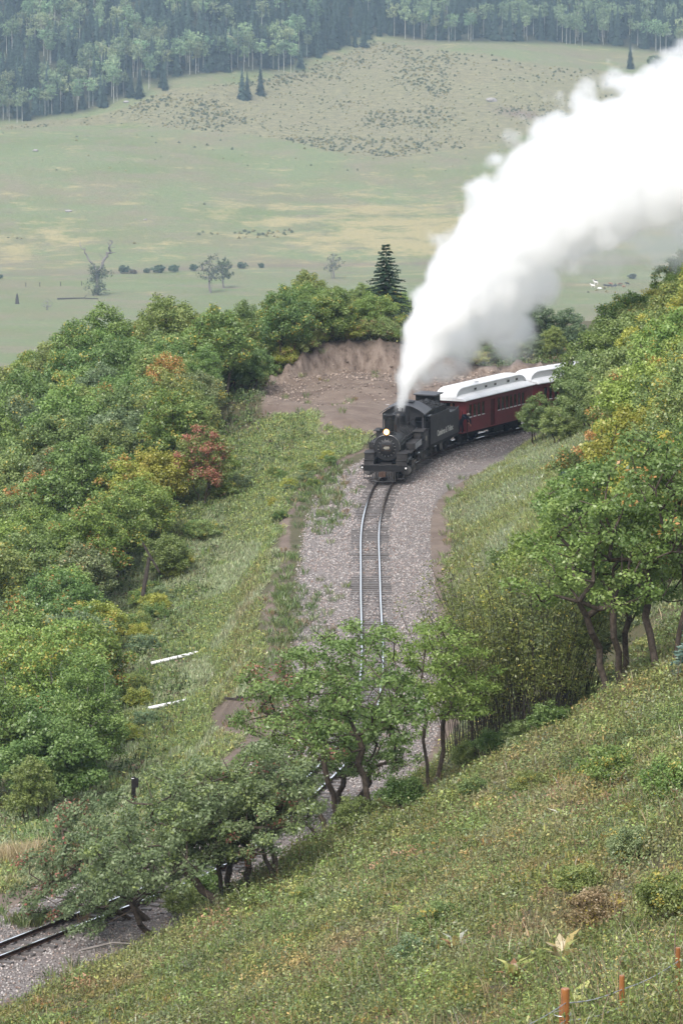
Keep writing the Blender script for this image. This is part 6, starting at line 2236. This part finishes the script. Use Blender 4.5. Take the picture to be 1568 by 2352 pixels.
# stump, log, boulders, far fence
mb = MB(); mb.lathe([(1.2, -.3), (.8, .5), (.65, 2.2), (.4, 3.6), (.15, 4.4), (0, 4.4)], (0, 0, 0), 9)
o = mb.build('tree_stump', M['oldwood']); o.location = gp(40, 698, True); tag(o, 'dark broken tree stump in the pasture at the left', 'stump')
mb = MB(); mb.tube([(-9, 0, .3), (-3, .6, .5), (2, 0, .6), (8, -.8, .4)], .35, 7, 0, .2); mb.tube([(2, 0, .5), (3, 2, 1.6)], .15, 5)
o = mb.build('fallen_log', M['oldwood']); o.location = gp(182, 688, True); tag(o, 'dark fallen log lying in the grass before the forked cottonwood', 'log')


def boulder(px, py, r, mat, lab, far=True, flat=.6):
    rr = random.Random(int(px * 7 + py))
    bm = bmesh.new(); bmesh.ops.create_icosphere(bm, subdivisions=2, radius=1)
    for v in bm.verts:
        n = 1 + rr.uniform(-.22, .18); v.co = Vector((v.co.x * n * r * 1.3, v.co.y * n * r, v.co.z * n * r * flat))
    me = bpy.data.meshes.new('boulder'); bm.to_mesh(me); bm.free()
    o = new_obj('boulder', me, None, mat); x, y, z = gp(px, py, far); o.location = (x, y, z + r * .2)
    return tag(o, lab, 'boulder')


boulder(290, 235, 1.2, M['stone'], 'grey boulder at the foot of the far forest')
boulder(82, 347, 1.2, M['stone'], 'grey boulder on the upper left pasture')
boulder(158, 486, 1.3, M['stone'], 'dull boulder lying in mid pasture at the left')
boulder(334, 505, .6, M['stone'], 'small pale boulder low in the pasture')
boulder(1128, 232, 2.2, M['stone'], 'boulder among the sagebrush on the far hill')
boulder(1376, 663, .8, M['white'], 'small white boulder between bushes below the cattle')
boulder(890, 931, .12, M['stone'], 'pale fist-sized rock on the dirt behind the engine', False)
for i, px in enumerate((60, 92, 140, 188, 235)):
    mb = MB(); mb.tube([(0, 0, -.3), (.02, 0, 1.9)], .16, 6)
    o = mb.build('fence_post', M['oldwood']); o.location = gp(px, 660 - .02 * px, True)
    tag(o, 'thin wooden fence post in the distant pasture', 'fence post', 'far fence posts')


# animals
def beast(name, label, cat, px, py, L, col, head_up, heading, neck=.45, group=None):
    """one continuous body: trunk, neck, head, four jointed legs, tail"""
    x, y, z = gp(px, py, True)
    s = L / 2.2
    t = NT(name + '_hide'); mat = t.pbr(t.mix(t.noise(3, 3, .5, t.pos()), tuple(c * .8 for c in col), tuple(min(1, c * 1.15) for c in col)), .8, 0, .2)
    hz = 1.05
    J = [(.45, 0, hz, .26, .34), (0, 0, hz - .03, .29, .36), (-.45, 0, hz + .03, .25, .33), (-.72, 0, hz + .12, .2, .3)]      # croup to chest
    E = [(0, 1), (1, 2), (2, 3)]
    J += [(-.98, 0, hz + .15 + head_up * .35, .12, .19), (-1.15, 0, hz + .2 + head_up * .75, .1, .14), (-1.42, 0, hz + .1 + head_up * .68, .075, .09)]
    E += [(3, 4), (4, 5), (5, 6)]
    i = len(J)
    for sy in (-.05, .05):
        J.append((-1.13, sy * 1.6, hz + .36 + head_up * .78, .03)); E.append((5, len(J) - 1))
    for sy in (-1, 1):                                      # fore legs
        i = len(J)
        J += [(-.58, sy * .15, .72, .085), (-.56, sy * .15, .42, .055), (-.58, sy * .15, .1, .045), (-.61, sy * .15, .02, .055)]
        E += [(2, i), (i, i + 1), (i + 1, i + 2), (i + 2, i + 3)]
        i = len(J)
        J += [(.5, sy * .15, .74, .12), (.6, sy * .15, .45, .06), (.54, sy * .15, .12, .045), (.51, sy * .15, .02, .055)]
        E += [(0, i), (i, i + 1), (i + 1, i + 2), (i + 2, i + 3)]
    i = len(J)
    J += [(.68, 0, hz + .05, .05), (.78, 0, hz - .3, .045), (.77, 0, hz - .6, .03)]
    E += [(0, i), (i, i + 1), (i + 1, i + 2)]
    J = [(a * s, b * s, c * s, *[r_ * s for r_ in rr_]) for (a, b, c, *rr_) in J]
    # chest root first
    o = skin_body(name, J, E, None, mat, 1)
    o.location = (x, y, z); o.rotation_euler = (0, 0, heading)
    return tag(o, label, cat, group)


beast('horse', 'white horse standing sideways, higher of the two white ones', 'horse', 1368, 654, 2.5, (.75, .72, .70), .9, R(8))
beast('horse', 'white horse lower left, its head up', 'horse', 1361, 661, 2.3, (.75, .72, .70), .6, R(-5))
beast('horse', 'dark brown horse behind the higher white horse', 'horse', 1366, 650, 2.3, (.06, .04, .035), .9, R(20))
for i, (px, py, L, col, lab, hd_) in enumerate(((1391, 661, 2.4, (.05, .045, .05), 'black cow at the left end of the herd', 5), (1400, 662, 2.4, (.045, .045, .055), 'black cow in the middle of the dark group', -10), (1409, 662, 2.4, (.05, .05, .06), 'dark grey cow at the right of the dark group', 175),
                                              (1402, 656, 2.2, (.30, .16, .11), 'reddish cow standing behind the dark group', 10), (1422, 657, 2.2, (.14, .07, .05), 'brown cow apart to the right of the dark group', 160), (1432, 662, 2.0, (.30, .15, .08), 'rust-coloured calf lowest at the right', 30), (1440, 656, 2.3, (.04, .05, .045), 'black cow furthest right in the herd', 5))):
    beast('cow', lab, 'cow', px, py, L, col, -.2, R(hd_))

# ------------------------------------------------------------------ small things near the track
def lay(px, py, far=False):
    return Vector(gp(px, py))


# drain pipes sticking out of the embankment
for (p0, p1, lab, r) in (((347, 1524), (452, 1508), 'longer white pipe sticking out of the embankment grass', .088), ((341, 1627), (425, 1619), 'shorter white pipe low on the embankment grass', .085)):
    b = lay(*p1)
    b.z += .2
    a = Vector(atY(p0[0], p0[1], b.y - .8))
    mb = MB(); d = (b - a).normalized()
    mb.cyl(a, b + d * .05, r, n=18, caps=False); mb.cyl(a + d * .02, b, r - .015, n=18, caps=False)
    mb.add([a + (d.orthogonal().normalized() * math.cos(t) + d.cross(d.orthogonal().normalized()) * math.sin(t)) * rr_ for rr_ in (r, r - .015) for t in [k * math.pi / 9 for k in range(18)]],
           [(i, (i + 1) % 18, 18 + (i + 1) % 18, 18 + i) for i in range(18)])
    for k in range(1, 5):
        c = a + (b - a) * k / 5; mb.cyl(c - d * .02, c + d * .02, r + .006, n=18)
    o = mb.build('drain_pipe', M['pipe']); tag(o, lab, 'pipe')
    o.data.transform(Matrix.Translation(-b)); o.location = b
# leaning pole with a crossarm
b = lay(319, 1408); top = Vector(atY(343, 1280, b.y + 1.0))
root = empty('telegraph_pole', b, 0, 'old dark leaning pole with a tilted crossarm at the foot of the thicket', 'pole')
mb = MB(); mb.tube([(0, 0, -.4), (top - b) * .5 + Vector((.03, 0, 0)), top - b], .14, 8, 0, .11); mb.build('pole', M['oldwood'], root)
a1 = Vector(atY(328, 1246, top.y)) - b; a2 = Vector(atY(366, 1312, top.y - .1)) - b
mb = MB(); d = (a2 - a1).normalized(); up = Vector((0, 1, 0)).cross(d)
mb.hexa([a1 + up * .06 + Vector((0, -.2, 0)), a1 - up * .06 + Vector((0, -.2, 0)), a1 - up * .06 + Vector((0, -.1, 0)), a1 + up * .06 + Vector((0, -.1, 0)),
         a2 + up * .06 + Vector((0, -.2, 0)), a2 - up * .06 + Vector((0, -.2, 0)), a2 - up * .06 + Vector((0, -.1, 0)), a2 + up * .06 + Vector((0, -.1, 0))])
mb.build('crossarm', M['oldwood'], root, smooth=0)
# black lineside post
yb = 150.5
tp = Vector(atY(307, 1786, yb)); g0 = gz(tp.x, yb)
root = empty('lineside_post', (tp.x, yb, g0), 0, 'black square post with a small black box near its top beside the track', 'post')
hgt_ = tp.z - g0
mb = MB(); mb.box(-.075, .075, -.075, .075, -.3, hgt_); mb.box(-.06, .06, -.06, .06, hgt_, hgt_ + .03); mb.build('post', M['under'], root, smooth=0)
mb = MB(); mb.box(.076, .17, -.1, .1, hgt_ - .34, hgt_ - .02); mb.build('box', M['under'], root, smooth=0)
mb = MB(); mb.box(-.07, .02, -.079, -.076, hgt_ - .03, hgt_ - .002); mb.build('reflector', M['white'], root, smooth=0)
# weathered white marker by the left border
p_ = lay(84, 2075)
mb = MB(); mb.hexa([(-.13, -.09, -.2), (.13, -.09, -.2), (.13, .09, -.2), (-.13, .09, -.2), (-.06, -.07, .62), (.12, -.07, .66), (.12, .07, .66), (-.06, .07, .62)])
o = mb.build('marker_stone', M['stone'], None, smooth=0); o.location = p_; tag(o, 'pale leaning stone marker beside the track at the left', 'marker')
# old ties dumped on the bank
p_ = lay(566, 1612)
for k in range(3):
    mb = MB(); mb.box(-.42, .42, -.07, .07, -.05, .05)
    o = mb.build('discarded_tie', M['oldwood'], None, smooth=0); o.location = p_ + Vector((-.55 + .5 * k, .25 * k, .12)); o.rotation_euler = (0, R(8), R(8 - 14 * k))
    tag(o, ('left', 'middle', 'right')[k] + ' one of the dark old timbers lying on the embankment top', 'timber')
mb = MB(); mb.tube([(-1.6, -.4, .1), (-.6, 0, .25), (.7, .2, .12), (1.6, .1, .3)], .05, 6, 0, .02); mb.tube([(.2, .15, .15), (.9, .8, .3)], .025, 5)
o = mb.build('dead_branch', M['bark_grey']); o.location = lay(330, 2190) + Vector((-.4, 0, .1)); tag(o, 'dead grey branch lying on the ballast edge under the leaning oaks', 'branch')

# ------------------------------------------------------------------ wire fence in the near corner
root = None
FP = [(1297, 2270, 66.5, .072), (1427, 2240, 67.2, .047), (1556, 2176, 69.5, .043), (1690, 2130, 71.5, .045)]
tops = [Vector(atY(px, py, Y)) for px, py, Y, r in FP]
root = empty('wire_fence', (tops[1].x, tops[1].y, gz(tops[1].x, tops[1].y)), 0, 'orange-brown wooden post fence with twisted wire in the lower right corner', 'fence')
o0 = root.location


def fpost(t, r, name='post'):
    g0 = gz(t.x, t.y)
    mb = MB(); mb.cyl((t.x - o0.x, t.y - o0.y, g0 - .3 - o0.z), (t.x - o0.x, t.y - o0.y, t.z - .015 - o0.z), r, r * .97, n=18)
    mb.cyl((t.x - o0.x, t.y - o0.y, t.z - .015 - o0.z), (t.x - o0.x, t.y - o0.y, t.z - o0.z), r * .97, r * .86, n=18)
    return mb.build(name, M['post'], root)


for t, (px, py, Y, r) in zip(tops, FP): fpost(t, r)
t2 = Vector(atY(1287, 2308, 66.9)); fpost(t2, .03)
band = MB(); c = tops[0] - o0 + Vector((-.04, .04, -.42))
for z in (0,):
    pts = [c + Vector((math.cos(a) * .135, math.sin(a) * .1, .02 * math.sin(a))) for a in np.linspace(0, 2 * math.pi, 20)]
    band.tube(pts, .007, 5)
band.build('wire_tie', M['wire'], root)


def strand(name, pts):
    """two wires twisted round each other, with barbs"""
    P_ = []
    for i in range(len(pts) - 1):
        n = max(2, int((pts[i + 1] - pts[i]).length / .05))
        for k in range(n):
            f = k / n
            P_.append(pts[i].lerp(pts[i + 1], f) + Vector((0, 0, -.05 * math.sin(math.pi * f))))
    mb = MB()
    for ph in (0, math.pi):
        mb.tube([p_ + Vector((0, math.cos(i * .9 + ph), math.sin(i * .9 + ph))) * .006 for i, p_ in enumerate(P_)], .0055, 4)
    return mb.build(name, M['wire'], root)


lead = tops[0] + (tops[0] - tops[1]) * 2.2
lead = Vector(atY(1150, 2378, 63.0))
for dz in (.22, .5, .75):
    pts = [lead + Vector((0, 0, .22 - dz))] + [t + Vector((0, -r, -dz)) for t, (a_, b_, c_, r) in zip(tops, FP)]
    strand('wire_strand', [p_ - o0 for p_ in pts])

# darker bushes standing out of the hillside plants
for k, (px, py, sc, col, lab) in enumerate(((1399, 1812, .62, GREEN, 'dark green bush standing out near the top of the foreground hillside'), (1545, 1850, .6, GREEN, 'dark green bush at the right border of the upper foreground hillside'), (1368, 2150, .5, (.25, .19, .10), 'rust-brown bush up the slope from the fence'),
                                          (1327, 2068, .42, OLIVE, 'olive bush up the slope from the rust-brown bush'), (1019, 2160, .45, OLIVE, 'rounded olive bush in the lower middle of the hillside'), (957, 2225, .4, GREY, 'grey-green bush just below the rounded olive one'),
                                          (1210, 1830, .42, OLIVE, 'olive-yellow bush on the hillside below the willow thicket'), (1090, 1835, .4, OLIVE, 'small olive bush on the hillside below the slender bright oak'), (1440, 1985, .42, GREY, 'grey-green bush in the right middle of the hillside'), (1530, 2120, .5, OLIVE, 'dark olive bush behind the right-hand fence post'), (700, 2090, .36, OLIVE, 'small olive bush low on the hillside below the slanting oaks'))):
    x, y, z = gp(px, py)
    plant('low', x, y, sc, col, lab, None, 'hillside_bush', 'bush', None, YELLOW, .05)
# broad-leaved plants dying back on the hillside
def cornlily(px, py, s, cols, lab):
    g = np.random.default_rng(int(px)); rr = random.Random(int(px))
    x, y, z = gp(px, py)
    mb = MB(); cc = []
    for k in range(11):
        a = k * 2.4 + rr.random(); L = rr.uniform(.3, .55) * s; lean = rr.uniform(.25, 1.1); w = .06 * s * rr.uniform(.8, 1.3)
        d = Vector((math.cos(a) * lean, math.sin(a) * lean, 1)).normalized(); sd = Vector((-math.sin(a), math.cos(a), 0))
        m = d * L * .5 + Vector((0, 0, .02)); t = d * L + Vector((math.cos(a), math.sin(a), -.6)) * L * .22
        b = len(mb.v)
        mb.add([(0, 0, .02), m * .6 - sd * w, m * .6 + Vector((0, 0, -.015)), m * .6 + sd * w, m * 1.35 - sd * w * .9, m * 1.35 + Vector((0, 0, -.01)), m * 1.35 + sd * w * .9, t],
               [(0, 1, 2), (0, 2, 3), (1, 4, 5, 2), (2, 5, 6, 3), (4, 7, 5), (5, 7, 6)])
        c = np.array(cols[rr.randrange(len(cols))]) * rr.uniform(.8, 1.2)
        cc += [c] * 6
    o = mb.build('corn_lily', M['grass'], None, smooth=0)
    a_ = o.data.attributes.new('tint', 'FLOAT_COLOR', 'FACE'); q = np.ones((len(cc), 4), np.float32); q[:, :3] = np.clip(np.array(cc), 0, .8); a_.data.foreach_set('color', q.ravel())
    o.location = (x, y, z + .03)
    tag(o, lab, 'plant')


YG = [(.36, .42, .10), (.45, .45, .16), (.28, .36, .08)]; DRY = [(.5, .42, .26), (.32, .16, .08), (.46, .36, .14), (.4, .42, .14)]
for (px, py, s, cs, lab) in ((1318, 2262, 1.5, YG, 'lime-green broad-leaved plant just behind the thick fence post'), (1325, 2340, 1.4, YG, 'lime-green broad-leaved plant at the foot of the thick fence post'), (1180, 2262, 1.3, YG + DRY, 'yellow-green broad-leaved plant left of the fence, withered leaves around it'),
                             (1290, 2225, 1.6, DRY, 'withered tan and rust broad-leaved plant above the fence'), (1295, 1895, 1.3, YG + [(.6, .62, .5)], 'pale broad-leaved plant alone on the upper hillside'), (985, 2262, 1.2, YG, 'yellow-green broad-leaved plant on the lower hillside, far left of the fence'),
                             (920, 2110, 1.2, YG, 'small bright broad-leaved plant in the middle of the hillside'), (1048, 2200, 1.3, DRY + [(.5, .52, .45)], 'silvery withered broad-leaved plant in the lower hillside middle'), (850, 1935, 1.0, YG, 'yellowish broad-leaved plant below the crest oaks')):
    cornlily(px, py, s, cs, lab)
# ------------------------------------------------------------------ steam and haze
def smoke_mat():
    t = NT('steam')
    d = t.n('ShaderNodeAttribute', attribute_name='density').outputs['Fac']
    pv = t.n('ShaderNodeVolumePrincipled', {'Color': (1, 1, 1), 'Density': d, 'Anisotropy': .45})
    pv.inputs['Density Attribute'].default_value = ''
    t.t.links.new(pv.outputs[0], t.out.inputs['Volume'])
    return t.m


M['steam'] = smoke_mat()


def steam(name, label, pts, lo, hi, res, gain, warp, wscale, erode, escale):
    """pts: (x, y, z, radius, density) along the plume; a fog grid is filled round them and broken up with noise"""
    lo, hi = Vector(lo), Vector(hi)
    me = bpy.data.meshes.new(name)
    me.from_pydata([p_[:3] for p_ in pts], [], [])
    for nm, k in (('rad', 3), ('dens', 4)):
        a = me.attributes.new(nm, 'FLOAT', 'POINT'); a.data.foreach_set('value', [p_[k] for p_ in pts])
    o = new_obj(name, me, None, M['steam'])
    ng = bpy.data.node_groups.new(name, 'GeometryNodeTree')
    ng.interface.new_socket('Geometry', in_out='INPUT', socket_type='NodeSocketGeometry')
    ng.interface.new_socket('Geometry', in_out='OUTPUT', socket_type='NodeSocketGeometry')
    N = ng.nodes; Lk = ng.links

    def nd(t, **kw):
        n = N.new(t)
        for k, v in kw.items(): setattr(n, k, v)
        return n

    def mth(op, a, b=0.0, clamp=False):
        n = nd('ShaderNodeMath', operation=op, use_clamp=clamp)
        for i, v in enumerate((a, b)):
            if isinstance(v, bpy.types.NodeSocket): Lk.new(v, n.inputs[i])
            else: n.inputs[i].default_value = v
        return n.outputs[0]

    def vm(op, a, b):
        n = nd('ShaderNodeVectorMath', operation=op)
        for i, v in enumerate((a, b)):
            if isinstance(v, bpy.types.NodeSocket): Lk.new(v, n.inputs[i])
            elif op == 'SCALE' and i == 1: n.inputs['Scale'].default_value = v
            else: n.inputs[i].default_value = v
        return n

    gi = nd('NodeGroupInput'); go = nd('NodeGroupOutput')
    pos = nd('GeometryNodeInputPosition').outputs[0]

    def noise(scale, detail, rough=.55, vec=pos):
        n = nd('ShaderNodeTexNoise'); n.inputs['Scale'].default_value = scale; n.inputs['Detail'].default_value = detail; n.inputs['Roughness'].default_value = rough
        Lk.new(vec, n.inputs['Vector']); return n

    wn_ = noise(wscale, 3)
    off = vm('SUBTRACT', wn_.outputs['Color'], (.5, .5, .5)).outputs[0]
    sp = nd('ShaderNodeSeparateXYZ'); Lk.new(pos, sp.inputs[0])
    ramp_ = mth('ADD', mth('MULTIPLY', mth('DIVIDE', mth('SUBTRACT', sp.outputs[2], pts[0][2]), 6.0, True), .93), .07)      # calm just above the valve
    offr = nd('ShaderNodeVectorMath', operation='SCALE'); Lk.new(off, offr.inputs[0]); Lk.new(ramp_, offr.inputs['Scale'])
    sc_ = vm('SCALE', offr.outputs[0], warp).outputs[0]
    wp = vm('ADD', pos, sc_).outputs[0]
    sn = nd('GeometryNodeSampleNearest', domain='POINT'); Lk.new(gi.outputs[0], sn.inputs[0]); Lk.new(wp, sn.inputs['Sample Position'])

    def samp(dt, field):
        n = nd('GeometryNodeSampleIndex', data_type=dt, domain='POINT')
        Lk.new(gi.outputs[0], n.inputs[0]); Lk.new(field, n.inputs['Value']); Lk.new(sn.outputs[0], n.inputs['Index'])
        return n.outputs[0]

    def named(nm):
        n = nd('GeometryNodeInputNamedAttribute', data_type='FLOAT'); n.inputs[0].default_value = nm
        return n.outputs[0]

    c = samp('FLOAT_VECTOR', pos); r = samp('FLOAT', named('rad')); dn = samp('FLOAT', named('dens'))
    dist = vm('DISTANCE', wp, c).outputs['Value']
    d = mth('DIVIDE', dist, r)
    en = noise(escale, 5, .62, wp)
    vo = nd('ShaderNodeTexVoronoi'); vo.inputs['Scale'].default_value = escale * .55; vo.feature = 'F1'; Lk.new(wp, vo.inputs['Vector'])
    e = mth('ADD', mth('MULTIPLY', mth('SUBTRACT', en.outputs[0], .5), erode), mth('MULTIPLY', mth('SUBTRACT', .45, vo.outputs['Distance']), erode * 1.15))
    e = mth('MULTIPLY', e, mth('MINIMUM', mth('DIVIDE', r, 1.6), 1.0))
    v = mth('ADD', mth('SUBTRACT', 1.0, d), e)
    v = mth('MULTIPLY', v, r)
    v = mth('MULTIPLY', v, mth('ADD', .3, mth('MULTIPLY', mth('MINIMUM', dn, 1.0), gain)), True)
    v = mth('MULTIPLY', v, mth('SQRT', v))
    v = mth('MULTIPLY', v, dn)
    vc = nd('GeometryNodeVolumeCube')
    Lk.new(v, vc.inputs['Density'])
    vc.inputs['Min'].default_value = lo; vc.inputs['Max'].default_value = hi
    for k, nm in enumerate(('Resolution X', 'Resolution Y', 'Resolution Z')): vc.inputs[nm].default_value = res[k]
    sm = nd('GeometryNodeSetMaterial'); sm.inputs['Material'].default_value = M['steam']
    Lk.new(vc.outputs[0], sm.inputs[0]); Lk.new(sm.outputs[0], go.inputs[0])
    m = o.modifiers.new('fog', 'NODES'); m.node_group = ng
    return tag(o, label, 'steam', kind='stuff')


sx_, sy_, sz_ = loco.matrix_world @ Vector((.0, 6.85, 3.7))
# axis of the plume: picture point, distance, radius in metres, density
AX = [(927, 926, 0, .34, 26), (926, 900, .3, .5, 15), (936, 860, 1, .85, 6), (960, 800, 2, 1.4, 3), (997, 735, 3.5, 1.9, 1.7), (1048, 670, 5, 2.6, 1.3), (1118, 595, 7, 3.3, 1.0), (1208, 515, 9.5, 4.0, .9), (1315, 443, 12, 4.8, .8), (1435, 388, 15, 5.4, .75), (1565, 350, 18, 5.9, .75), (1700, 310, 21, 6.4, .75), (1840, 260, 24, 7.0, .75)]
P3 = [np.array(list(atY(a, b, sy_ + d)) + [r, w]) for a, b, d, r, w in AX]
P3[0][:3] = (sx_, sy_, sz_)
pts = []
for i in range(len(P3) - 1):
    for f in np.linspace(0, 1, 7)[:-1]:
        pts.append(tuple(P3[i] * (1 - f) + P3[i + 1] * f))
pts.append(tuple(P3[-1]))
# thinner wisps trailing over the tender and the first coach
for (a, b, d, r, w) in ((955, 890, 1.5, .5, 3), (978, 868, 3, .8, 1.8), (1015, 850, 4.5, 1.0, 1.0), (1060, 842, 6.5, 1.0, .7), (1110, 822, 9, 1.2, .55), (1165, 785, 11, 1.7, .6), (1200, 745, 12, 1.8, .6), (1055, 795, 6, 1.8, .9), (1100, 745, 8, 2.3, 1.0), (1160, 695, 10, 2.6, .9), (1225, 640, 12, 2.4, .7), (1300, 600, 14, 2.2, .3), (1390, 580, 16, 2.4, .25), (1480, 560, 18, 2.6, .25), (1560, 530, 20, 3.0, .3), (1440, 500, 18, 3.6, .8), (1330, 545, 15, 3.2, .8),
                        (905, 800, 3, .7, .16), (885, 770, 3, .6, .14), (905, 740, 4, .8, .14), (912, 850, 2, .5, .15)):
    pts.append((*atY(a, b, sy_ + d), r, w))
A = np.array(pts)
lo = (A[:, :3] - A[:, 3:4] * 1.5).min(0); hi = (A[:, :3] + A[:, 3:4] * 1.5).max(0)
hi[0] = min(hi[0], 28.0)
ext = hi - lo
res = [int(max(16, e / .19)) for e in ext]
print('steam grid', lo.round(1), hi.round(1), res, len(pts))
steam('smoke', 'white steam plume billowing from the engine up to the upper right', pts, lo, hi, res, 1.5, 1.5, .55, .75, .85)
# leak at the cylinder
q = loco.matrix_world @ Vector((1.5, 2.7, .5))
lp = [(q.x, q.y, q.z, .25, 1.2), (q.x + .35, q.y + .5, q.z + .25, .5, .7), (q.x + .6, q.y + .9, q.z + .75, .7, .45), (q.x - .05, q.y - .5, q.z - .25, .28, 1.3)]
A = np.array(lp)
lo = (A[:, :3] - A[:, 3:4] * 1.5).min(0); hi = (A[:, :3] + A[:, 3:4] * 1.5).max(0)
steam('leaking_steam', 'small puff of leaking steam beside the engine cylinder', lp, lo, hi, [40, 48, 40], 1.2, .5, 1.2, .9, 1.4)

t = NT('haze')
pv = t.n('ShaderNodeVolumePrincipled', {'Color': (.58, .76, 1.0), 'Density': .00010, 'Anisotropy': .2})
t.t.links.new(pv.outputs[0], t.out.inputs['Volume'])
M['haze'] = t.m
mb = MB(); mb.box(-760, 760, -60, 3600, -137, 190)
tag(mb.build('haze', M['haze'], None, smooth=0), kind='stuff')
